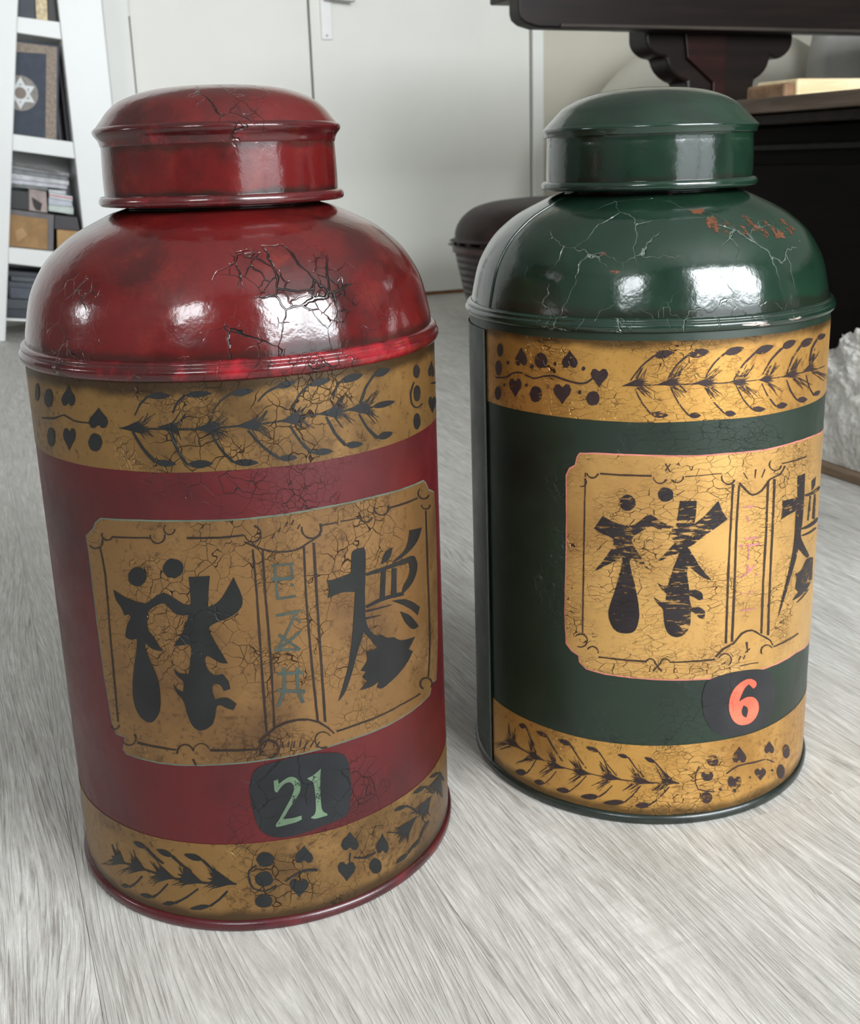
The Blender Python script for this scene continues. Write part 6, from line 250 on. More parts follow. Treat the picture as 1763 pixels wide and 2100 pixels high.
def ink(name, col, wear, centers, stretch=(1,1,1), rough=.45, scale=95, coat=.1, crackbase=0., width=.03, cscale=50):
    """hand-painted paint film, rubbed through where it has worn"""
    s = NT(name)
    ck, v = crack_field(s, centers, cscale, stretch, width, crackbase, False)
    mp = s.add('ShaderNodeMapping', inp={'Vector': v, 'Scale': stretch}).outputs[0]
    n1 = s.noise(mp, scale, 5, .75); n2 = s.noise(v, 18, 3)
    f = s.math('ADD', s.math('MULTIPLY', n1.outputs[0], .72), s.math('MULTIPLY', n2.outputs[0], .28))
    rub = s.rng(f, wear-.035, wear+.035)
    nz = s.noise(v, 40, 4)
    s.set(Base_Color=s.mix(s.rng(nz.outputs[0], .3, .7), tuple(x*.8 for x in col), tuple(x*1.25 for x in col)), Roughness=rough, Coat_Weight=coat, Coat_Roughness=.25, Specular_IOR_Level=.3,
          Normal=s.bump(s.math('SUBTRACT', 1., ck), .8, .0012))
    tr = s.add('ShaderNodeBsdfTransparent'); mx = s.add('ShaderNodeMixShader')
    s.link(rub, mx.inputs[0]); s.link(s.p.outputs[0], mx.inputs[1]); s.link(tr.outputs[0], mx.inputs[2]); s.link(mx.outputs[0], s.out.inputs[0])
    return s.m

# ------------------------------------------------------------------ the room
def structure(o): o['kind'] = 'structure'; return o
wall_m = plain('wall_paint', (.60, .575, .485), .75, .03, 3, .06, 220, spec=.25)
door_m = plain('door_paint', (.80, .795, .735), .5, .02, 3, .04, 260, spec=.35)
frame_m = plain('frame_paint', (.85, .85, .81), .5, .02, 3, spec=.35)
gap_m = plain('door_gap', (.10, .095, .085), .8)
sill_m = plain('threshold_wood', (.22, .09, .03), .5, .25, 30)
ceil_m = plain('ceiling_paint', (.34, .335, .32), .8, .02, 3)
plate_m = plain('white_enamel', (.82, .82, .8), .3, .02)
steel_m = plain('dull_steel', (.35, .35, .34), .35, metal=.8)
BACK = 3.92
LEFT, RIGHT, CEIL = -2.6, 3.7, 2.55

fl = bpy.data.objects.new('floor', None); COL.objects.link(fl); structure(fl)
def plank_material():
    s = NT('limed_oak')
    oi = s.add('ShaderNodeObjectInfo')
    tc = s.add('ShaderNodeTexCoord')
    rnd = s.add('ShaderNodeCombineXYZ', inp={0: s.math('MULTIPLY', oi.outputs['Random'], 37.), 1: s.math('MULTIPLY', oi.outputs['Random'], 91.), 2: 0.})
    v0 = s.add('ShaderNodeVectorMath', operation='ADD', inp={0: tc.outputs['Object'], 1: rnd.outputs[0]}).outputs[0]
    # cathedral figure: slow sideways drift of the grain
    dr = s.noise(s.add('ShaderNodeMapping', inp={'Vector': v0, 'Scale': (5, .9, 1)}).outputs[0], 1.3, 2)
    dv = s.add('ShaderNodeCombineXYZ', inp={0: s.math('MULTIPLY', s.math('SUBTRACT', dr.outputs[0], .5), .11)})
    v = s.add('ShaderNodeVectorMath', operation='ADD', inp={0: v0, 1: dv.outputs[0]}).outputs[0]
    g1 = s.noise(s.add('ShaderNodeMapping', inp={'Vector': v, 'Scale': (150, 13, 1)}).outputs[0], 1.0, 5, .68)
    g2 = s.noise(s.add('ShaderNodeMapping', inp={'Vector': v, 'Scale': (520, 42, 1)}).outputs[0], 1.0, 4, .7)
    g3 = s.noise(s.add('ShaderNodeMapping', inp={'Vector': v, 'Scale': (14, 1.4, 1)}).outputs[0], 1.0, 4, .6)
    saw = s.noise(s.add('ShaderNodeMapping', inp={'Vector': v0, 'Scale': (6, 130, 1)}).outputs[0], 1.0, 3, .6)
    sawm = s.rng(s.noise(v0, 3.2, 2).outputs[0], .5, .66)
    g4 = s.noise(s.add('ShaderNodeMapping', inp={'Vector': v, 'Scale': (430, 15, 1)}).outputs[0], 1.0, 1.5, .5, .6)
    fib = s.rng(g4.outputs[0], .36, .60)
    pore = s.rng(g4.outputs[0], .43, .33)
    patch = s.noise(s.add('ShaderNodeMapping', inp={'Vector': v, 'Scale': (9, 1.1, 1)}).outputs[0], 1.0, 3, .5)
    f = s.math('ADD', s.math('MULTIPLY', g1.outputs[0], .38), s.math('ADD', s.math('MULTIPLY', g2.outputs[0], .36), s.math('MULTIPLY', g3.outputs[0], .20)))
    f = s.math('ADD', f, s.math('MULTIPLY', fib, .065))
    f = s.math('SUBTRACT', f, s.math('MULTIPLY', s.math('MULTIPLY', pore, s.rng(patch.outputs[0], .40, .62)), .07))
    cr = s.add('ShaderNodeValToRGB'); e = cr.color_ramp.elements
    e[0].position = .36; e[0].color = (.29, .272, .24, 1); e[1].position = .61; e[1].color = (.70, .685, .645, 1)
    m = cr.color_ramp.elements.new(.45); m.color = (.475, .455, .42, 1)
    m = cr.color_ramp.elements.new(.53); m.color = (.565, .548, .512, 1)
    s.link(f, cr.inputs[0])
    c = s.mix(s.math('MULTIPLY', s.math('MULTIPLY', s.rng(saw.outputs[0], .45, .62), sawm), .22), cr.outputs[0], (.42, .40, .37))
    c = s.mix(s.math('MULTIPLY', oi.outputs['Random'], .26), c, (.42, .40, .365))
    h = s.math('ADD', s.math('ADD', s.math('MULTIPLY', g1.outputs[0], .3), s.math('MULTIPLY', fib, .35)), s.math('ADD', s.math('MULTIPLY', g2.outputs[0], .4), s.math('MULTIPLY', s.math('MULTIPLY', saw.outputs[0], sawm), .3)))
    s.set(Base_Color=c, Roughness=.5, Normal=s.bump(h, .85, .0020))
    s.p.inputs['Specular IOR Level'].default_value = .35
    return s.m
PL = plank_material()
PW, PLEN, GAP = .234, 1.29, .00030
bm = box_bm(-PW/2+GAP/2, PW/2-GAP/2, -PLEN/2+GAP/2, PLEN/2-GAP/2, -.010, 0)
bmesh.ops.recalc_face_normals(bm, faces=bm.faces)
pme = bpy.data.meshes.new('plank'); bm.to_mesh(pme); bm.free()
ROWOFF = {0: 1.53, 1: .95, 2: .29, 3: .606, -1: .72}
k0 = int((LEFT-.0168)//PW); k1 = int((RIGHT-.0168)//PW)+1
for k in range(k0, k1):
    j = ROWOFF.get(k+1, random.uniform(0, PLEN))
    y = j - PLEN*3
    while y < BACK:
        if y + PLEN > SFRONT:
            o = link('plank', pme, PL, fl); o.location = (.0168+(k+.5)*PW, y+PLEN/2, 0)
        y += PLEN
sub = box('subfloor', LEFT, RIGHT, SFRONT, BACK, -.03, -.0098, plain('screed', (.42, .40, .38), .9), fl)

# back wall with its two flush door leaves
DL, DM, DR = .590, 1.192, 2.043
structure(box('wall_back', .50, RIGHT+.1, BACK+.045, BACK+.12, -.03, CEIL, wall_m))
structure(box('wall_back_left', LEFT-.1, .50, BACK+.055, BACK+.12, -.03, CEIL, plain('wall_white', (.90, .90, .87), .75, .03, 3, .06, 220, spec=.25)))
structure(box('wall_back_right', 2.095, RIGHT+.1, BACK, BACK+.044, 0, CEIL, wall_m))
structure(box('trim_1', .505, DL-.006, BACK-.012, BACK+.044, 0, 2.1, frame_m, None, .003))
structure(box('trim_2', DR+.006, 2.094, BACK-.006, BACK+.044, 0, 2.1, frame_m, None, .003))
structure(box('trim_3', DL-.006, DR+.006, BACK-.004, BACK+.044, 2.068, 2.1, frame_m, None, .003))
structure(box('wall_back_top', .505, 2.094, BACK, BACK+.044, 2.101, CEIL, wall_m))
structure(box('trim_4', DL-.005, DR+.005, BACK+.002, BACK+.044, 0, .010, sill_m, None, .002))
d1 = structure(bpy.data.objects.new('door_1', None)); COL.objects.link(d1); d1.location = (DL, BACK, 0)
box('door_leaf', 0, DM-DL-.004, .004, .040, .012, 2.06, door_m, d1, .002)
for z in (.25, .97, 1.75):
    h = mesh_of('hinge', lathe_bm([(z, 0), (z, .006), (z+.075, .006), (z+.075, 0)], 16), frame_m, d1, False); h.location = (-.006, -.004, 0)
d2 = structure(bpy.data.objects.new('door_2', None)); COL.objects.link(d2); d2.location = (DM, BACK, 0)
box('door_leaf', .004, DR-DM-.004, .004, .040, .012, 2.06, door_m, d2, .002)
pl = box('handle_plate', .040, .080, -.006, .004, .905, 1.115, plate_m, d2, .003)
sc = mesh_of('screw', lathe_bm([(0, 0), (0, .0035), (.0015, .003), (.0022, 0)], 16), gap_m, pl); sc.rotation_euler = (PI/2, 0, 0); sc.location = (.058, -.0055, .918)
lv = mesh_of('lever', prism_bm([(.050, 1.046), (.070, 1.046), (.150, 1.034), (.156, 1.027), (.150, 1.022), (.060, 1.030)], -.045, -.028, .003), steel_m, d2)
lvn = mesh_of('lever_neck', lathe_bm([(0, 0), (0, .009), (.034, .009), (.034, 0)], 20), steel_m, d2); lvn.rotation_euler = (PI/2, 0, 0); lvn.location = (.060, .0, 1.038)
# side walls, ceiling and the window wall behind the camera
def holed_wall(name, mat, a0, a1, h0, h1, holes, place):
    xs = sorted({a0, a1, *[v for h in holes for v in h[:2]]}); zs = sorted({h0, h1, *[v for h in holes for v in h[2:]]})
    bm = bmesh.new()
    for i in range(len(xs)-1):
        for j in range(len(zs)-1):
            cx, cz = (xs[i]+xs[i+1])/2, (zs[j]+zs[j+1])/2
            if any(h[0] < cx < h[1] and h[2] < cz < h[3] for h in holes): continue
            b2 = box_bm(*place(xs[i], xs[i+1]), zs[j], zs[j+1])
            me = bpy.data.meshes.new('t'); b2.to_mesh(me); b2.free(); bm.from_mesh(me); bpy.data.meshes.remove(me)
    return structure(mesh_of(name, bm, mat))
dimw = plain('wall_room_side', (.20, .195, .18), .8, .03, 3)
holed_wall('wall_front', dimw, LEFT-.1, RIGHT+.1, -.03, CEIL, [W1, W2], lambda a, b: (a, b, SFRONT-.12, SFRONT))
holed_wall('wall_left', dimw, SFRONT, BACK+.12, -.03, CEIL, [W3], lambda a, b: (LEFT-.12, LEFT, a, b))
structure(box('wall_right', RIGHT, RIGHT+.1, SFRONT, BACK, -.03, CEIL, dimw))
structure(box('ceiling', LEFT-.12, RIGHT+.1, SFRONT-.12, BACK+.12, CEIL, CEIL+.08, ceil_m))
def window_frame(n, t0, t1, z0, z1, mull):
    bm = bmesh.new()
    def add(*a):
        b2 = box_bm(*a); me = bpy.data.meshes.new('t'); b2.to_mesh(me); b2.free(); bm.from_mesh(me); bpy.data.meshes.remove(me)
    w = .05
    add(t0, t0+w, -.03, .01, z0, z1); add(t1-w, t1, -.03, .01, z0, z1); add(t0+w, t1-w, -.03, .01, z0, z0+w); add(t0+w, t1-w, -.03, .01, z1-w, z1)
    for m in mull: add(m-w/2, m+w/2, -.03, .01, z0+w, z1-w)
    return structure(mesh_of('window_%d' % n, bm, frame_m))
w1 = window_frame(1, *W1, [1.40]); w1.location = (0, SFRONT, 0)
w2 = window_frame(2, *W2, [-1.5]); w2.location = (0, SFRONT, 0)
w3 = window_frame(3, -W3[1], -W3[0], W3[2], W3[3], []); w3.rotation_euler = (0, 0, -PI/2); w3.location = (LEFT, 0, 0)

# ------------------------------------------------------------------ the two tea canisters
def parse(txt):
    return [[tuple(float(c) for c in p.split(',')) for p in q.split(' ')] for q in txt.split('|')]
def inset(poly, d):
    n = len(poly); area = sum(poly[i][0]*poly[(i+1) % n][1]-poly[(i+1) % n][0]*poly[i][1] for i in range(n))
    sg = 1 if area > 0 else -1; out = []
    for i in range(n):
        a, b, c = Vector(poly[i-1]), Vector(poly[i]), Vector(poly[(i+1) % n])
        n1 = Vector(((b-a).y, -(b-a).x)); n2 = Vector(((c-b).y, -(c-b).x))
        nn = (n1.normalized() if n1.length else n1) + (n2.normalized() if n2.length else n2)
        if nn.length: nn.normalize()
        out.append(tuple(b + nn*sg*d))
    return out
def soften(pts):
    """round the blunt corners of an outline, keep the sharp ones"""
    for _ in range(2):
        n = len(pts); out = []
        for i in range(n):
            a, p, c = Vector(pts[i-1]), Vector(pts[i]), Vector(pts[(i+1) % n])
            u, w = p-a, c-p
            if u.length < .6 or w.length < .6 or u.angle(w) > 1.15 or u.angle(w) < .06: out.append(pts[i]); continue
            out += [tuple(p-u*.25), tuple(p+w*.25)]
        pts = out
    return pts
def painted(name, polys, R, off, mat, parent, jitter=.12, soft=False):
    """a film of paint lying on the cylinder: polygons given as (arc length, height) in mm"""
    V, F = [], []
    for poly in polys:
        pts = []
        for p in poly:
            if not pts or (Vector(p)-Vector(pts[-1])).length > .25: pts.append(p)
        if (Vector(pts[0])-Vector(pts[-1])).length < .25: pts.pop()
        if len(pts) < 3: continue
        if soft: pts = soften(pts)
        res = []
        for i in range(len(pts)):
            a, b = Vector(pts[i]), Vector(pts[(i+1) % len(pts)])
            n = max(1, int((b-a).length/3.5))
            for k in range(n):
                q = a.lerp(b, k/n)
                if jitter: q = q + Vector((random.uniform(-jitter, jitter), random.uniform(-jitter, jitter)))
                res.append(q)
        nb = len(res)
        x0, x1 = min(p.x for p in res), max(p.x for p in res); z0, z1 = min(p.y for p in res), max(p.y for p in res)
        extra = []
        if x1-x0 > 9:
            x = x0+4
            while x < x1-1:
                z = z0+4+random.uniform(-.5, .5)
                while z < z1-1:
                    extra.append(Vector((x+random.uniform(-.3, .3), z))); z += max(5, (z1-z0)/30)
                x += 5
        try:
            v2, e2, f2, *_ = delaunay_2d_cdt(res+extra, [], [list(range(nb))], 1, 1e-4)
        except Exception: continue
        base = len(V)
        V += [(p.x/1000., p.y/1000.) for p in v2]
        for f in f2:
            f = [base+i for i in f]
            ar = sum(V[f[i]][0]*V[f[(i+1) % len(f)]][1]-V[f[(i+1) % len(f)]][0]*V[f[i]][1] for i in range(len(f)))
            if abs(ar) < 1e-12: continue
            F.append(f if ar > 0 else f[::-1])
    me = bpy.data.meshes.new(name)
    rr = R+off
    me.from_pydata([(rr*math.sin(s/R), -rr*math.cos(s/R), z) for s, z in V], [], F)
    me.polygons.foreach_set('use_smooth', [True]*len(me.polygons)); me.update()
    me.normals_split_custom_set_from_vertices([(math.sin(s/R), -math.cos(s/R), 0) for s, z in V])
    return link(name, me, mat, parent)
def sheet(name, R, off, a0, a1, z0, z1, mat, parent, wob=.0):
    """a painted band right round the wall from angle a0 to a1"""
    n = max(8, int((a1-a0)/math.radians(2.5))); V = []; F = []
    for i in range(n+1):
        a = a0+(a1-a0)*i/n
        w0 = wob*(noise.noise((a*3.1, z0*40, 0))); w1 = wob*(noise.noise((a*3.1, z1*40, 5)))
        for k in range(5):
            V.append(((R+off)*math.sin(a), -(R+off)*math.cos(a), z0+w0+(z1+w1-z0-w0)*k/4))
    for i in range(n):
        for k in range(4): F.append((i*5+k, (i+1)*5+k, (i+1)*5+k+1, i*5+k+1))
    me = bpy.data.meshes.new(name); me.from_pydata(V, [], F)
    me.polygons.foreach_set('use_smooth', [True]*len(me.polygons)); me.update()
    return link(name, me, mat, parent)
def lathe_point(prof, a, z, off):
    for (z0, r0), (z1, r1) in zip(prof, prof[1:]):
        if z0 <= z <= z1:
            r = r0+(r1-r0)*(z-z0)/(z1-z0)+off; return Vector((r*math.sin(a), -r*math.cos(a), z))
    return Vector((0, 0, z))

def canister(loc, label, R, art, M, zt, lidr, ridge, seam, plaque_col, bz, bk):
    root = thing('tea_canister', label, 'canister', (*loc, 0), YAW)
    # wall, closed at the bottom; the wall starts on the rolled foot
    lathe('body', [(.001, 0), (.001, R-.004), (.003, R-.001), (.006, R), (.02, R), (.1, R), (.2, R), (.3, R), (zt+bz-.004, R), (zt+bz+.001, R-.001)], M['body'], root)
    lathe('foot_rim', [(0, R-.006), (0, R+.0008), (.0012, R+.0024), (.0045, R+.0028), (.0068, R+.0020), (.0078, R+.0003), (.0078, R-.003), (0, R-.006)], M['rim'], root)
    dome = spline([(zt, R-.0015), (zt+.010, R-.0018), (zt+.0185, R-.0032), (zt+.0345, R-.0069), (zt+.046, R-.0118), (zt+.0585, R-.0200), (zt+.068, R-.0300), (zt+.0755, R-.0405), (zt+.0825, R-.0545), (zt+.088, R-.0665), (zt+.0905, R-.0750), (zt+.092, .0640), (zt+.092, .05)], 4)
    lathe('shoulder', dome, M['dome'], root)
    # rolled double bead where shoulder and wall meet
    b = [(zt+bz+a*bk, R+r) for a, r in ((-.0060, -.001), (-.0052, .0016), (-.0025, .0032), (.0005, .0032), (.0022, .0018), (.0030, .0017), (.0045, .0018), (.0058, .0006), (.0064, -.0015))]
    lathe('shoulder_bead', spline(b, 3), M['bead'], root)
    zl = zt+.0955                                      # lower edge of the lid
    lid = lathe('lid', spline([(zl-.001, lidr-.0008), (zl+.01, lidr-.0005), (zl+.028, lidr-.001), (zl+ridge-.009, lidr-.0012), (zl+ridge-.006, lidr-.001), (zl+ridge-.0035, lidr-.0005)], 3), M['dome'], root)
    tp = M['lidtop']
    lathe('lid_dome', spline([(zl+ridge-.004, lidr-.001), (zl+ridge, lidr+.0010)], 2)+spline([(zl+ridge+a, r) for a, r in tp], 4), M['dome'], lid)
    lathe('lid_ridge', spline([(zl+ridge+a, lidr+r) for a, r in M['ridge']], 3), M['bead'], lid)
    lathe('lid_bead', spline([(zl-.003, lidr-.001), (zl-.0034, lidr+.0010), (zl-.0022, lidr+.0030), (zl+.0004, lidr+.0034), (zl+.0024, lidr+.0024), (zl+.0032, lidr+.0006), (zl+.0034, lidr-.001)], 3), M['bead2'], lid)
    a0, a1 = seam
    ub = sheet('upper_band', R, .00025, a0, a1, art['ub'], zt-.0050, M['gold'], root, .0006)
    painted('leaf_spray', parse(art['art']['upper_spray']), R, .0005, M['ink'], ub)
    painted('spade_motif', parse(art['art']['upper_motif']), R, .0005, M['ink'], ub)
    lb = sheet('lower_band', R, .00025, a0, a1, .0078, art['lb'], M['gold'], root, .0006)
    painted('leaf_spray', parse(art['art']['lower_spray']), R, .0005, M['ink'], lb)
    painted('spade_motif', parse(art['art']['lower_motif']), R, .0005, M['ink'], lb)
    ct = parse(art['art']['cartouche'])
    ca = painted('cartouche', ct, R, .0003, M['gold_panel'], root)
    painted('cartouche_edge', [inset(ct[0], 1.1)], R, .00018, M['edge'], ca)
    for nm in ('border_line', 'column_line'):
        painted(nm, parse(art['art'][nm]), R, .00055, M['line'], ca)
    painted('small_character', parse(art['art']['small_character']), R, .00056, M['small'], ca)
    for nm in ('left_character', 'right_character'):
        painted(nm, parse(art['art'][nm]), R, .0006, M['glyph'], ca, .10, True)
    pq = painted('number_plaque', parse(art['art']['plaque']), R, .0004, plaque_col[0], root, .1, True)
    painted('numeral', parse(art['art']['numeral']), R, .00065, plaque_col[1], pq, .08, True)
    if 'numeral_hole' in art['art']: painted('numeral_counter', parse(art['art']['numeral_hole']), R, .0008, plaque_col[0], pq, .08, True)
    return root, dome


# centres of the aged patches, in the canister's own space
RC = [((.060, -.118, .405), .080, .50), ((-.01, -.139, .345), .075, .34), ((-.075, -.112, .408), .05, .40), ((.042, -.134, .335), .075, .42), ((.030, -.137, .25), .11, .33), ((.048, -.131, .075), .085, .42), ((.03, -.06, .54), .05, .45)]
GC = [((-.020, -.124, .420), .105, .50), ((.03, -.13, .41), .07, .45), ((-.065, -.12, .36), .07, .42), ((.01, -.139, .22), .17, .40), ((.0, -.139, .05), .12, .38)]
GD = [((-.03, -.126, .412), .11, .50), ((.05, -.120, .420), .09, .42)]
blk = (.012, .010, .009)
MR = dict(
    body=lacquer('red_lacquer_wall', (.078, .0052, .0065), (.030, .005, .0065), (.115, .0075, .009), (.012, .007, .007), RC, .42, .08, 92, width=.026, mott=7, base_mask=.04, relief=.08, spec=.38),
    dome=lacquer('red_lacquer', (.098, .0068, .0068), (.024, .0055, .0055), (.175, .019, .011), (.008, .007, .007), RC, .165, .45, 40, width=.034, mott=13, crack_bump=.0022, darkamt=.95, brightamt=.6, relief=.22, grime=[(.386, .008, .6), (.4755, .008, .9), (.511, .007, .55)]),
    bead=lacquer('red_bead', (.070, .0062, .0070), (.022, .0055, .006), (.36, .012, .022), blk, RC, .18, .45, 60, mott=15, brightamt=.75, darkamt=.95, spec=.4),
    bead2=lacquer('red_lid_bead', (.085, .007, .008), (.02, .006, .007), (.50, .016, .03), blk, RC, .20, .6, 60, mott=16, brightamt=.95),
    rim=lacquer('red_foot', (.060, .005, .008), (.016, .005, .006), (.24, .010, .022), blk, [], .3, .3, 60, mott=12),
    gold=lacquer('old_gold', (.25, .138, .045), (.075, .040, .018), (.34, .195, .070), (.028, .014, .008), RC, .40, .12, 95, width=.030, base_mask=.10, metal=.65, mott=10, brightamt=.6, grime=[(.376, .012, .8), (.006, .012, .75)], speck=.75),
    gold_panel=lacquer('old_gold_panel', (.24, .130, .048), (.080, .041, .022), (.345, .20, .080), (.028, .014, .008), RC, .40, .10, 100, width=.026, base_mask=.30, metal=.65, mott=11, speck=.7, brightamt=.6),
    ink=ink('black_paint', (.010, .0105, .011), .68, RC, cscale=66),
    line=ink('brown_line', (.018, .011, .008), .66, RC, cscale=66),
    glyph=ink('glyph_paint', (.010, .0105, .0105), .70, RC, cscale=66),
    small=ink('teal_paint', (.040, .052, .043), .64, RC, cscale=66),
    edge=ink('teal_edge', (.085, .105, .075), .80, RC),
    lidtop=[(.0, .0805), (.0025, .0796), (.0075, .0757), (.0130, .0712), (.0180, .0652), (.0224, .0560), (.0252, .0462), (.0272, .0325), (.0282, .0150), (.0284, 0)],
    ridge=[(-.0100, -.002), (-.0085, -.0008), (-.005, .0002), (-.0018, .0026), (.0002, .0034), (.0018, .0028), (.003, .0012), (.004, -.001)])
MG = dict(
    body=lacquer('green_lacquer_wall', (.0085, .0215, .0115), (.004, .0085, .0055), (.012, .031, .016), (.005, .008, .007), GC[3:], .40, .08, 90, (1, 1, 1.8), width=.024, mott=7, relief=.08),
    dome=lacquer('green_lacquer', (.0085, .027, .0155), (.005, .013, .008), (.014, .046, .020), (.085, .110, .088), GD, .165, .55, 29, width=.021, fine=False, warp=.024, relief=.2, darkamt=.9, grime=[(.390, .006, .5), (.4735, .007, .6)], mott=10, crack_bump=.0016),
    bead=lacquer('green_bead', (.008, .026, .0155), (.005, .011, .0075), (.013, .037, .021), (.085, .110, .088), GD, .18, .5, 40, mott=14),
    rim=lacquer('green_foot', (.010, .017, .0135), (.005, .0075, .006), (.05, .038, .028), blk, [], .3, .3, 60, mott=12, brightamt=.35),
    gold=lacquer('bright_gold', (.58, .315, .080), (.29, .135, .034), (.68, .40, .13), (.06, .03, .014), GC, .38, .12, 85, (1, 1, 2.6), width=.030, base_mask=.08, metal=.65, mott=8, brightamt=.7, grime=[(.376, .012, .8), (.006, .012, .75)], speck=.75),
    gold_panel=lacquer('bright_gold_panel', (.66, .385, .125), (.40, .21, .065), (.76, .49, .20), (.06, .032, .018), GC, .38, .10, 85, (1, 1, 2.6), width=.028, base_mask=.18, metal=.65, mott=8, brightamt=.7, speck=.5),
    ink=ink('umber_paint', (.028, .016, .016), .575, GC, (.7, .7, 1.8), scale=150, cscale=78),
    line=ink('umber_line', (.035, .019, .013), .62, GC, (1, 1, 1.6), cscale=70),
    glyph=ink('rubbed_glyph_paint', (.018, .013, .014), .565, GC, (.5, .5, 2.6), scale=190, cscale=70),
    small=ink('pink_paint', (.42, .15, .17), .50, GC),
    edge=ink('pink_edge', (.50, .17, .13), .66, GC),
    lidtop=[(.0, .0805), (.0025, .0788), (.0065, .0750), (.0110, .0705), (.0155, .0660), (.0205, .0580), (.0244, .0480), (.0270, .0370), (.0285, .0240), (.0292, .0120), (.0294, 0)],
    ridge=[(-.0052, -.002), (-.0052, .0002), (-.0048, .0011), (-.0025, .0016), (-.0007, .0023), (.0008, .0020), (.002, .0006), (.003, -.001)])
MG['bead2'] = MG['bead']
slate = ink('slate_paint', (.013, .0145, .0165), .85, RC, crackbase=.12, rough=.32)
slate2 = ink('charcoal_paint', (.022, .022, .024), .74, GC, rough=.35)
jade = ink('jade_paint', (.105, .160, .098), .60, RC, scale=160)
coral = ink('coral_paint', (.86, .13, .075), .82, GC)
TS = math.radians(-84)
red, rdome = canister((.167, .772), 'dark red lacquered tea canister with gold bands and green number 21', .140,
    dict(art=RED_ART, ub=.3206, lb=.0662), MR, .3800, .0783, .0432, (TS, math.radians(150)), (slate, jade), .0008, 1.0)
grn, gdome = canister((.494, .755), 'dark green lacquered tea canister with bright gold bands and coral red number 6', .1396,
    dict(art=GREEN_ART, ub=.3160, lb=.0668), MG, .3775, .0786, .0405, (-.1655/.1396, math.radians(160)), (slate2, coral), .0050, .82)
# soldered seam of the red wall, just at its left edge; seam and back plate of the green one
sm = sheet('wall_seam', .140, .0009, math.radians(-93), math.radians(-89), .0078, .3735, plain('dark_seam', (.012, .008, .008), .5), red)
sm = sheet('back_plate', .1396, .0010, math.radians(-150), -.1655/.1396-.006, .0078, .3710, MG['body'], grn)
sm = sheet('wall_seam', .1396, .0018, -.1655/.1396-.020, -.1655/.1396-.004, .0078, .3710, MG['bead'], grn)
# the seam climbs over the green shoulder as a thin soldered ridge
cu = bpy.data.curves.new('shoulder_seam', 'CURVE'); cu.dimensions = '3D'; cu.bevel_depth = .0011; cu.bevel_resolution = 2
sp = cu.splines.new('POLY'); zs = [.3835+.0845*i/23 for i in range(24)]
sp.points.add(len(zs)-1)
for i, z in enumerate(zs):
    p = lathe_point(gdome, -.1655/.1396+.02, z, .0001); sp.points[i].co = (*p, 1)
tmp = bpy.data.objects.new('t', cu); COL.objects.link(tmp)
me = bpy.data.meshes.new_from_object(tmp.evaluated_get(bpy.context.evaluated_depsgraph_get())); bpy.data.objects.remove(tmp)
me.materials.clear(); me.polygons.foreach_set('use_smooth', [True]*len(me.polygons))
link('shoulder_seam', me, MG['bead'], grn)
# chipped places on the green shoulder and ridge where the red ground shows
chip_m = ink('chipped_red_ground', (.115, .040, .019), .51, [], scale=140, coat=.3)
for a, z, w, h in ((.17, .4545, .009, .003), (.20, .4555, .005, .002), (.247, .446, .008, .0065), (.225, .4435, .006, .004), (.275, .4405, .006, .004), (.33, .4465, .006, .003), (.39, .4435, .009, .0035), (.42, .4405, .005, .003), (.51, .4475, .006, .006), (.53, .4425, .009, .005), (.565, .4385, .005, .004), (.66, .4425, .006, .006), (.69, .4375, .009, .0045), (.72, .4455, .004, .004), (.86, .4445, .006, .004), (.90, .4405, .005, .005), (.84, .4375, .006, .004), (-.428, .4295, .004, .002), (-.669, .4255, .003, .003), (-.36, .418, .005, .0015), (.16, .467, .005, .0015), (.05, .4665, .004, .0015)):
    bm = bmesh.new(); ph = random.uniform(0, 6); ring_ = []
    for i in range(18):
        t = 2*PI*i/18; k = .62+.6*noise.noise((math.cos(t)*1.3+ph, math.sin(t)*1.3, ph*2))+random.uniform(-.1, .1)
        ring_.append(bm.verts.new(lathe_point(gdome, a+w*k*math.cos(t)/.115, z+h*k*math.sin(t), .00025)))
    c = bm.verts.new(lathe_point(gdome, a, z, .0003))
    for i in range(18): bm.faces.new((c, ring_[i], ring_[(i+1) % 18]))
    mesh_of('chipped_paint', bm, chip_m, grn, True)
bead_chip = plain('bare_tin', (.40, .33, .29), .3, .4, 160, metal=.5)
for a, z, l, h in ((.345, .3815, .020, .0010), (.40, .3800, .010, .0008), (.60, .3820, .013, .0012)):
    bm = bmesh.new(); ring_ = []
    for i in range(16):
        t = 2*PI*i/16; aa = a+l/.14/2*math.cos(t)*random.uniform(.8, 1.1); zz = z+h*math.sin(t)*random.uniform(.7, 1.2)
        r = .1396+.0036-max(0, abs(zz-.3810)-.0012)*1.2; ring_.append(bm.verts.new((r*math.sin(aa), -r*math.cos(aa), zz)))
    bm.faces.new(ring_); mesh_of('chipped_bead', bm, bead_chip, grn)

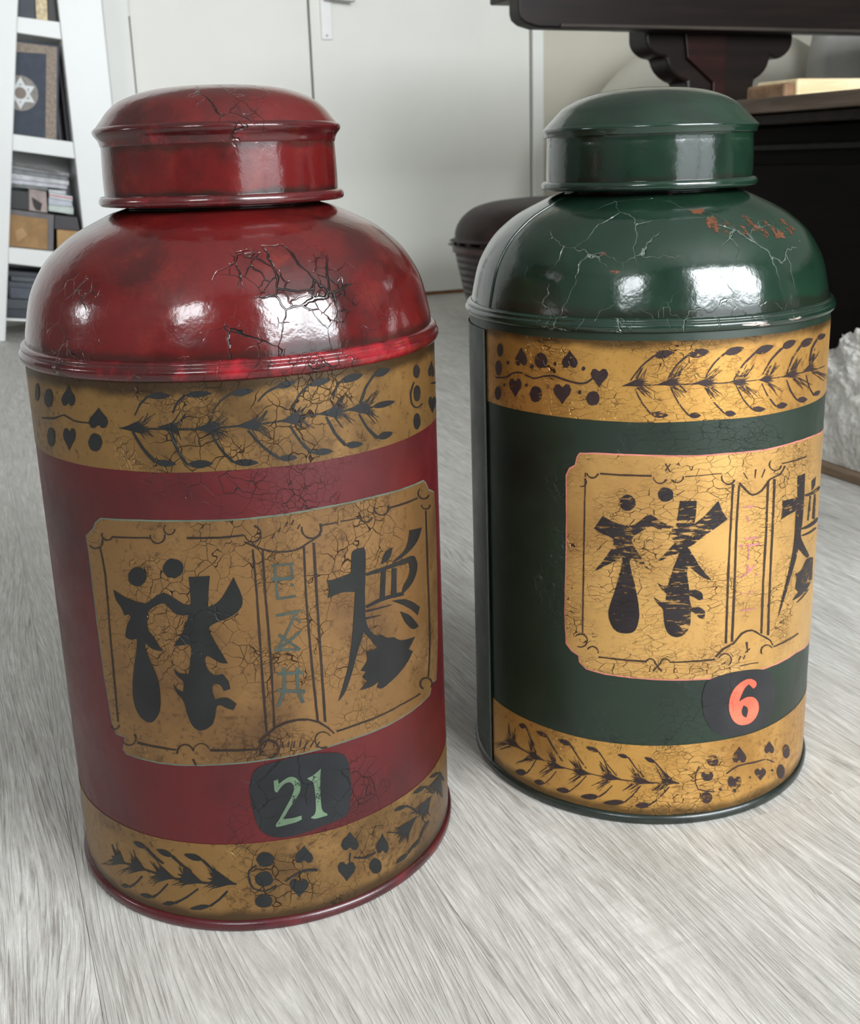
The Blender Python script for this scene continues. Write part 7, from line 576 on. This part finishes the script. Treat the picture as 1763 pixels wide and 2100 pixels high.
# ------------------------------------------------------------------ white ladder bookcase and what stands in it
white_m = plain('white_lacquer', (.77, .78, .765), .35, .02, 3, spec=.4)
SF = 3.64
case = thing('bookcase', 'white leaning bookcase with tapered uprights behind the red canister', 'bookcase', (.2, SF, 0))
def P(poly): return [(x-.2, z) for x, z in poly]
def sp_(name, poly, y0, y1, mat, parent, bev=.0): return prism(name, P(poly), y0, y1, mat, parent, bev)
slope = (.2354-.0856)/(.9758-.0465)
def lx(z): return .0856+slope*(z-.0465)
lup = [(lx(0)-.0, 0), (lx(1.75), 1.75), (lx(1.75)-.10, 1.75), (lx(0)-.18, 0)]
sp_('upright', lup, -.012, .0098, white_m, case, .003)
sp_('rear_upright', lup, .2125, .226, white_m, case, .002)
sp_('upright', [(.344, 0), (.344, 1.75), (.470, 1.75), (.470, 0)], -.004, .24, white_m, case, .003)
sp_('back_panel', [(lx(.02)+.001, .02), (.343, .02), (.343, 1.74), (lx(1.74)+.001, 1.74)], .226, .238, white_m, case)
def board(p):
    (x0, z0), (x1, z1), (x2, z2), (x3, z3) = p
    ext = lambda xa, za, xb, zb: (xa-.07, za-.07*(zb-za)/(xb-xa))
    bd = sp_('shelf_board', [ext(x0, z0, x1, z1), p[1], p[2], ext(x3, z3, x2, z2)], .0102, .2120, white_m, case, .0015)
    sp_('front_edge', p, -.002, .0101, white_m, bd, .0015)
def lj(p): return p
board([(lx(.9303), .9308), (.3432, .9178), (.3432, .8702), (lx(.8859), .8872)])
board([(lx(.6067), .6063), (.3432, .5795), (.3432, .5315), (lx(.5597), .5598)])
board([(lx(.2801), .2798), (.3432, .2438), (.3432, .1900), (lx(.2327), .2320)])
sp_('shelf_board', [(.012, .0755), (.3432, .0330), (.3432, .0250), (.012, .0675)], .024, .2120, white_m, case, .001)
board([(lx(1.30), 1.305), (.3432, 1.29), (.3432, 1.245), (lx(1.26), 1.26)])
def item(name, label, cat, poly, y0, y1, mat, group=None, bev=.001):
    xs = [p[0] for p in poly]; zs = [p[1] for p in poly]
    cx = sum(xs)/len(xs); cz = min(zs)
    o = prism(name, [(x-cx, z-cz) for x, z in poly], y0-SF, y1-SF, mat, None, bev)
    o.location = (cx, SF, cz)
    return tag(o, label, cat, group)
navy = plain('navy_cloth', (.030, .040, .065), .6, .15, 40)
navy2 = plain('slate_navy_cloth', (.035, .045, .062), .55, .15, 40)
gilt = plain('gilt_leather', (.52, .40, .20), .4, .35, 90)
blackm = plain('black_card', (.012, .011, .011), .5)
item('book', 'slate navy book standing on the top visible shelf', 'book', [(.2310, .9305), (.2380, 1.16), (.2960, 1.15), (.2785, .9258)], 3.66, 3.82, navy2)
gb = item('book', 'gilt spined book beside the slate navy book', 'book', [(.2800, .9255), (.2970, 1.15), (.3290, 1.14), (.3120, .9222)], 3.652, 3.82, gilt)
item('book', 'black book at the right end beside the gilt spined book', 'book', [(.3140, .9220), (.3305, 1.12), (.3425, 1.12), (.3425, .9190)], 3.67, 3.82, blackm)
# the navy album with its bronze border and silver star medallion
alb = thing('album', 'navy blue album with bronze border and silver six pointed star medallion', 'album', (.23, SF+.03, .60))
def PA(poly): return [(x-.23, z-.60) for x, z in poly]
prism('cover', PA([(.1750, .8760), (.3391, .8562), (.3040, .5872), (.1640, .6085)]), 0, .022, navy, alb, .0015)
bronze = plain('bronze_print', (.235, .175, .125), .5, .25, 120)
prism('border', PA([(.1850, .8690), (.3316, .8508), (.3285, .8305), (.1850, .8395)]), -.0012, .001, bronze, alb)
prism('border', PA([(.3285, .8305), (.2978, .5890), (.2677, .5938), (.2985, .8320)]), -.0012, .001, bronze, alb)
ang0 = math.radians(-7)
cx_, cz_, rad = .2120, .7225, .0500
prism('medallion', PA([(cx_+rad*math.cos(t), cz_+rad*math.sin(t)) for t in [2*PI*i/40 for i in range(40)]]), -.0022, .001, plain('tarnished_silver', (.20, .175, .15), .45, .2, 60), alb)
silver = plain('silver_print', (.62, .64, .64), .4, .1, 60)
bm = bmesh.new()
for tri in (0, 1):
    for k in range(3):                                             # six bars of the interlaced star
        a = ang0+PI/2+tri*PI/3*1+k*2*PI/3; b = a+2*PI/3
        pa = Vector((math.cos(a), math.sin(a)))*.046; pb = Vector((math.cos(b), math.sin(b)))*.046
        ia = Vector((math.cos(a), math.sin(a)))*.029; ib = Vector((math.cos(b), math.sin(b)))*.029
        lst = PA([(cx_+q.x, cz_+q.y) for q in (pa, pb, ib, ia)])
        b2 = prism_bm(lst, -.0034-.0003*tri, -.0015); me = bpy.data.meshes.new('t'); b2.to_mesh(me); b2.free(); bm.from_mesh(me); bpy.data.meshes.remove(me)
mesh_of('star', bm, silver, alb)
prism('boss', PA([(cx_+.0165*math.cos(t), cz_+.0165*math.sin(t)) for t in [2*PI*i/24 for i in range(24)]]), -.0045, .0, plain('copper_boss', (.22, .16, .13), .5), alb)
item('folder', 'thin black folder upright next to the navy album', 'folder', [(.3185, .8450), (.3240, .8450), (.3170, .5850), (.3085, .5865)], 3.70, 3.84, blackm)
item('folder', 'thin dark grey folder leaning against the right upright of the bookcase', 'folder', [(.3330, .8300), (.3395, .8300), (.3425, .5805), (.3320, .5825)], 3.71, 3.84, plain('charcoal_card', (.035, .034, .034), .5))
# shelf of magazines
mags = [([(.1570, .5285), (.2910, .4990), (.2900, .4905), (.1560, .5202)], (.13, .13, .12), 'dark grey magazine on top of the magazine stack'),
 ([(.1559, .5195), (.3239, .4894), (.3227, .4794), (.1546, .5090)], (.23, .235, .24), 'mid grey magazine second from the top of the stack'),
 ([(.1545, .5083), (.3198, .4788), (.3184, .4666), (.1530, .4964)], (.20, .205, .21), 'slate grey magazine third from the top of the stack'),
 ([(.1530, .4957), (.3198, .4659), (.3184, .4537), (.1509, .4796)], (.52, .52, .54), 'thick pale magazine in the middle of the magazine stack'),
 ([(.1509, .4789), (.3141, .4532), (.3128, .4424), (.1492, .4656)], (.50, .50, .54), 'pale lilac magazine under the thick pale magazine'),
 ([(.1491, .4649), (.2585, .4502), (.2573, .4402), (.1480, .4558)], (.17, .18, .18), 'short dark grey magazine at the bottom of the stack')]
for i, (p, c, lab) in enumerate(mags):
    item('magazine', lab, 'magazine', p, 3.655+.006*(i % 3), 3.85, plain('paper_%d' % i, c, .6, .2, 50), 'magazines stacked on the third shelf')
piles = [([(.2597, .4440), (.3084, .4371), (.3067, .4251), (.2582, .4349)], (.50, .53, .55), 'pale grey book on top of the short right pile'),
 ([(.2595, .4340), (.3260, .4202), (.3243, .4044), (.2576, .4187)], (.60, .62, .66), 'white book with a red line in the short right pile'),
 ([(.2561, .4180), (.3227, .4037), (.3226, .3890), (.2541, .3990)], (.48, .50, .56), 'bluish white book below the red lined book'),
 ([(.2539, .3982), (.3252, .3876), (.3229, .3666), (.2517, .3801)], (.50, .56, .53), 'pale green book at the bottom of the short right pile')]
for i, (p, c, lab) in enumerate(piles):
    o = item('book', lab, 'book', p, 3.662, 3.84, plain('book_paper_%d' % i, c, .6, .1, 50), 'books in the short right pile')
    if i == 1:
        cx = sum(q[0] for q in p)/4; cz = min(q[1] for q in p)
        prism('red_line', [(x-cx, z-cz) for x, z in ((.2590, .4290), (.3250, .4150), (.3247, .4115), (.2587, .4255))], .0205, .0225, plain('red_ink', (.55, .12, .10), .5), o)
item('box', 'black box on top of the grey framed cardboard carton', 'box', [(.1480, .4470), (.2014, .4390), (.1948, .3840), (.1400, .3935)], 3.668, 3.84, blackm)
pr = item('print', 'faded pink and dark picture print leaning beside the black box', 'print', [(.2025, .4480), (.2520, .4380), (.2484, .3740), (.1955, .3838)], 3.672, 3.68, plain('faded_print', (.34, .27, .25), .6, .2, 40))
cx = sum(q[0] for q in [(.2025, 0), (.2520, 0), (.2484, 0), (.1955, 0)])/4
prism('dark_figure', [(x-cx, z-.3740) for x, z in ((.2077, .4236), (.2360, .4024), (.2292, .3811), (.2160, .384), (.210, .3960))], .0305, .0322, plain('print_ink', (.02, .014, .013), .6), pr)
item('case', 'dark flat case under the right pile of books', 'case', [(.2680, .3677), (.3334, .3574), (.3374, .3161), (.2624, .3258)], 3.664, 3.84, plain('dark_case', (.030, .025, .028), .5))
car = item('carton', 'brown cardboard carton with a grey rim on the third shelf', 'carton', [(.1190, .3950), (.2659, .3678), (.2516, .2600), (.1080, .2838)], 3.668, 3.84, plain('grey_rim', (.155, .145, .15), .7, .1, 40))
kraft = plain('kraft_card', (.34, .20, .085), .75, .15, 25)
cx, cz = sum((.1190, .2659, .2516, .1080))/4, .2600
prism('front', [(x-cx, z-cz) for x, z in ((.1180, .3790), (.2460, .3557), (.2340, .2640), (.1085, .2845))], .0215, .03, kraft, car, .0008)
prism('flap', [(x-cx, z-cz) for x, z in ((.1484, .3259), (.1704, .3349), (.1817, .3126), (.1497, .2911))], .0185, .024, plain('pale_kraft', (.44, .28, .13), .75), car)
item('carton', 'small brown carton at the right beside the grey rimmed carton', 'carton', [(.2700, .3240), (.3340, .3145), (.3400, .2445), (.2640, .2570)], 3.672, 3.84, plain('kraft_card_small', (.46, .28, .12), .75, .15, 25))
blues = [([(.1061, .2093), (.3300, .1760), (.3290, .1620), (.1042, .1948)], (.022, .026, .036), 'near black folder on top of the lowest stack'),
 ([(.1207, .1922), (.3290, .1610), (.3280, .1460), (.1181, .1775)], (.060, .070, .080), 'grey blue folder second in the lowest stack'),
 ([(.1124, .1765), (.3290, .1450), (.3280, .1300), (.1099, .1600)], (.045, .054, .072), 'dark blue folder third in the lowest stack'),
 ([(.1125, .1590), (.3290, .1290), (.3280, .0960), (.1083, .1250)], (.052, .062, .085), 'thick blue folder in the middle of the lowest stack'),
 ([(.1010, .1240), (.3290, .0950), (.3280, .0680), (.0960, .0950)], (.040, .050, .058), 'bluish grey folder fifth in the lowest stack'),
 ([(.0955, .0940), (.3290, .0670), (.3280, .0372), (.0910, .0672)], (.022, .028, .040), 'dark folder at the bottom of the lowest stack')]
for i, (p, c, lab) in enumerate(blues):
    item('folder', lab, 'folder', p, 3.66+.005*(i % 2), 3.85, plain('folder_card_%d' % i, c, .45, .2, 40), 'folders on the lowest shelf')

# ------------------------------------------------------------------ lidded basket behind the green canister
bask = thing('basket', 'dark brown lidded basket on the floor behind the green canister', 'basket', (1.630, 3.01, 0))
def wicker(name, col, lite):
    s = NT(name); v = s.coord()
    w = s.add('ShaderNodeTexWave', wave_type='BANDS', bands_direction='Z', inp={'Vector': v, 'Scale': 16., 'Distortion': 1.2, 'Detail': 2.})
    n = s.noise(s.coord((30, 30, 8)), 1, 4)
    f = s.math('MULTIPLY', s.rng(n.outputs[0], .35, .7), s.math('ADD', s.math('MULTIPLY', w.outputs['Fac'], .6), .4))
    s.set(Base_Color=s.mix(f, col, lite), Roughness=.42, Normal=s.bump(w.outputs['Fac'], .6, .006))
    return s.m
wk = wicker('dark_wicker', (.012, .0065, .0055), (.040, .020, .017)); wk2 = plain('dark_lacquer_lid', (.022, .010, .008), .5, .5, 14, .15, 60, spec=.25)
lathe('body', spline([(.0, .0), (.0, .218), (.012, .226), (.042, .243), (.10, .262), (.16, .275), (.21, .285), (.238, .290), (.246, .291), (.248, .285), (.248, 0)], 3), wk, bask, 72)
lathe('rim_hoop', spline([(.226, .286), (.226, .2935), (.236, .2955), (.246, .2945), (.2475, .288)], 3), plain('hoop_lacquer', (.055, .022, .018), .4, .4, 40), bask, 72)
blid = lathe('lid', spline([(.257, 0), (.257, .281), (.266, .2865), (.285, .2855), (.305, .278), (.327, .262), (.345, .240), (.358, .212), (.368, .170), (.374, .115), (.378, .055), (.379, 0)], 3), wk2, bask, 72)
cbm = box_bm(-.013, .013, -.290, -.274, .2465, .2585); cme = bpy.data.meshes.new('lid_catch'); cbm.to_mesh(cme); cbm.free(); cme.materials.append(wk2)
for i in range(26):
    o = link('lid_catch', cme, None, blid); o.rotation_euler = (0, 0, 2*PI*i/26)

# ------------------------------------------------------------------ dark trestle table at the back right
def wood(name, a, b, rough=.35, sc=(3, 40, 40), coat=0., spec=.25):
    s = NT(name); n = s.noise(s.coord(sc), 1., 5, .65); n2 = s.noise(s.coord(), 5, 3)
    f = s.math('ADD', s.math('MULTIPLY', s.rng(n.outputs[0], .35, .68), .6), s.math('MULTIPLY', n2.outputs[0], .4))
    s.set(Base_Color=s.mix(f, a, b), Roughness=rough, Coat_Weight=coat, Normal=s.bump(n.outputs[0], .2, .002)); s.p.inputs['Specular IOR Level'].default_value = spec
    return s.m
dark = wood('dark_table_wood', (.005, .0035, .003), (.016, .009, .007))
redd = wood('reddish_table_wood', (.009, .0035, .003), (.028, .008, .006))
tt = thing('trestle_table', 'dark trestle table with scalloped corbels at the top right', 'table', (1.17, 2.3, 0))
box('tabletop', .0735, 1.75, -.02, .30, .848, .888, dark, tt, .004)
ap = [(.0, .847), (.0, .796), (.004, .783), (.018, .773), (.048, .7655), (.10, .765), (.75, .762), (1.62, .760), (1.68, .775), (1.69, .847)]
prism('apron', ap, 0, .05, dark, tt, .004)
prism('stretcher', [(.40, .79), (.40, .847), (.66, .847), (.66, .79)], .05, .28, dark, tt, .003)
prism('apron_moulding', [(.10, .774), (.10, .766), (1.60, .761), (1.60, .769)], -.008, .004, wood('worn_moulding', (.03, .024, .02), (.065, .052, .045)), tt, .002)
cor = [(0.3680, 0.7944), (0.3693, 0.7502), (0.3721, 0.7403), (0.3778, 0.7313), (0.3861, 0.7235), (0.3965, 0.7175), (0.4083, 0.7136), (0.4210, 0.7121), (0.4265, 0.7087), (0.4316, 0.6944), (0.4408, 0.6813), (0.4535, 0.6702), (0.4692, 0.6615), (0.4869, 0.6559)]
corR = [(0.6822, 0.6505), (0.6858, 0.6642), (0.6903, 0.6624), (0.7034, 0.6700), (0.7142, 0.6794), (0.7221, 0.6905), (0.7270, 0.7026), (0.7284, 0.7154), (0.7515, 0.7080), (0.7650, 0.7122), (0.7769, 0.7188), (0.7862, 0.7273), (0.7927, 0.7374), (0.7958, 0.7484), (0.7954, 0.7597), (0.7928, 0.8006)]
tr = prism('trestle', cor+[(.50, .06), (.680, .06)]+corR, .07, .15, dark, tt, .006)
prism('trestle_face', [(.4673, .7900), (.4794, .7089), (.555, .6533), (.565, .06), (.600, .06), (.5888, .7900)], .060, .072, redd, tr, .002)
prism('trestle_foot', [(.30, 0), (.30, .035), (.36, .06), (.70, .06), (.76, .035), (.76, 0)], .03, .26, dark, tt, .004)
prism('trestle', [(x+.95, z) for x, z in cor+[(.50, .0), (.680, .0)]+corR], .07, .15, dark, tt, .006)

# ------------------------------------------------------------------ low dark cabinet on a plinth plank, sheepskin, pale box
cab = thing('cabinet', 'low black brown cabinet with a worn plank top right of the green canister', 'cabinet', (1.2, 1.2, 0))
worn = wood('worn_plank', (.050, .037, .027), (.17, .125, .09), .6, (30, 3, 40), 0)
box('top_plank', 0, .95, -.85, .80, .5505, .5735, worn, cab, .002)
box('moulding', .022, .93, -.83, .78, .532, .550, wood('moulding_wood', (.008, .006, .0045), (.022, .015, .011), spec=.1), cab, .003)
blackw = wood('black_cabinet_wood', (.0025, .002, .0018), (.006, .0042, .0038), .6, (3, 3, 30), 0, .06)
box('carcass', .06, .90, -.80, .76, .0155, .531, blackw, cab, .003)
box('side_panel', .052, .062, -.70, .66, .09, .470, blackw, cab, .003)
box('rail', .048, .062, -.79, .75, .492, .502, wood('rail_wood', (.004, .003, .003), (.010, .008, .007), spec=.1), cab, .002)
box('base_plank', .0, .95, -.85, .80, 0, .0150, wood('base_plank_wood', (.10, .068, .048), (.34, .24, .15), .55, (20, 3, 40), 0), cab, .002)

# sheepskin: heaped along the base plank, against the cabinet side
def heap():
    bm = bmesh.new(); nu, nv = 120, 300
    grid = []
    for j in range(nv+1):
        y = -.78+1.02*j/nv; row = []
        endk = min(1, max(0, (.24-y)/.16))**.5 * min(1, (y+.80)/.1+.2)
        for i in range(nu+1):
            a = PI*i/nu
            x = .016+.036*(1-math.cos(a))/2*1.0-.016*math.sin(a)**2
            z = .0160+(.205*endk+.005)*math.sin(a)**.55*(1 if a < PI/2 else 1)
            p = Vector((x, y, z))
            d = .018*noise.fractal(p*11, 1., 2.2, 3)+.012*noise.noise(p*42)+.010*abs(noise.noise(p*90))+.007*noise.noise(p*170)
            nrm = Vector((-abs(math.cos(a))-.3, 0, math.sin(a)*.6)).normalized() if a < PI*.8 else Vector((0, 0, 1))
            q = p+nrm*max(-.012, d)*(math.sin(a)**.6 if 0 < i < nu else 0)
            q.z = max(.0155, q.z); q.x = min(q.x, .0515); q.x = max(q.x, -.035)
            row.append(bm.verts.new(q))
        grid.append(row)
    for j in range(nv):
        for i in range(nu): bm.faces.new((grid[j][i], grid[j][i+1], grid[j+1][i+1], grid[j+1][i]))
    bm.faces.new(grid[0]); bm.faces.new(grid[-1][::-1])
    for j in range(nv): pass
    return bm
def fleece():
    s = NT('fleece'); v = s.coord(); n = s.noise(v, 60, 5, .7); n2 = s.noise(v, 14, 3)
    vo = s.add('ShaderNodeTexVoronoi', inp={'Vector': v, 'Scale': 110.})
    c = s.mix(s.rng(n2.outputs[0], .4, .68), (.74, .725, .68), (.52, .50, .46))
    c = s.mix(s.math('MULTIPLY', s.rng(n.outputs[0], .52, .72), .35), c, (.30, .28, .26))
    nb = s.bump(n.outputs[0], .8, .006); nb = s.bump(vo.outputs['Distance'], .6, .004, nb)
    s.set(Base_Color=c, Roughness=.95, Normal=nb); s.p.inputs['Specular IOR Level'].default_value = .1
    return s.m
sk = mesh_of('sheepskin', heap(), fleece(), None, True); sk.location = (1.2, 1.2, 0)
tag(sk, 'grey white sheepskin heaped on the base plank beside the cabinet', 'sheepskin')

gx = thing('box', 'pale gilded wooden box lying on top of the low cabinet', 'box', (1.445, 1.75, .5737))
palew = wood('pale_gilt_wood', (.62, .46, .24), (.85, .72, .48), .35, (4, 40, 60), .3)
box('box_body', .022, .36, 0, .12, 0, .046, palew, gx, .006, 3)
box('end_cap', -.004, .0215, .004, .116, .0, .038, wood('end_grain', (.16, .085, .045), (.34, .20, .11), .5), gx, .006, 3)

# ------------------------------------------------------------------ pale round shell chair behind the table
ch = thing('armchair', 'pale round shell armchair partly hidden behind the trestle table', 'armchair', (2.58, 3.46, 0))
shellm = plain('pale_shell', (.62, .60, .52), .45, .03, 4, spec=.3)
bm = bmesh.new(); bmesh.ops.create_uvsphere(bm, u_segments=72, v_segments=48, radius=1)
for v in bm.verts: v.co = (v.co.x*.615, v.co.y*.43, v.co.z*.615)
bmesh.ops.translate(bm, verts=bm.verts, vec=(0, 0, .31))
bmesh.ops.bisect_plane(bm, geom=bm.verts[:]+bm.edges[:]+bm.faces[:], plane_co=(0, 0, .05), plane_no=(0, 0, -1), clear_outer=True)
bmesh.ops.bisect_plane(bm, geom=bm.verts[:]+bm.edges[:]+bm.faces[:], plane_co=(.42, 0, .4), plane_no=(.97, -.22, .10), clear_outer=True)
shell = mesh_of('shell', bm, shellm, ch, True)
so = shell.modifiers.new('wall', 'SOLIDIFY'); so.thickness = .025
lathe('pedestal', [(0, 0), (0, .24), (.012, .24), (.022, .10), (.05, .08), (.09, .08), (.09, 0)], steel_m, ch, 40)
cush = plain('grey_linen', (.36, .35, .325), .9, .08, 9, .2, 70)
bm = bmesh.new(); bmesh.ops.create_uvsphere(bm, u_segments=56, v_segments=36, radius=1)
for v in bm.verts:
    c = v.co; f = lambda a: math.copysign(abs(a)**.55, a)
    fold = .016*math.sin(c.x*9+c.z*5)*max(0, -c.x+.2)+.010*noise.noise(c*2.6)
    v.co = (.34*f(c.x), .085*f(c.y)-fold, .27*f(c.z)+.010*noise.noise(c*3+Vector((3, 1, 0))))
bmesh.ops.rotate(bm, verts=bm.verts, cent=(0, 0, 0), matrix=Matrix.Rotation(math.radians(-12), 3, 'X') @ Matrix.Rotation(math.radians(22), 3, 'Y'))
th_ = mesh_of('cushion', bm, cush, None, True); th_.location = (2.93, 3.00, .69)
tag(th_, 'grey cushion propped against the pale round armchair at the right edge', 'cushion')
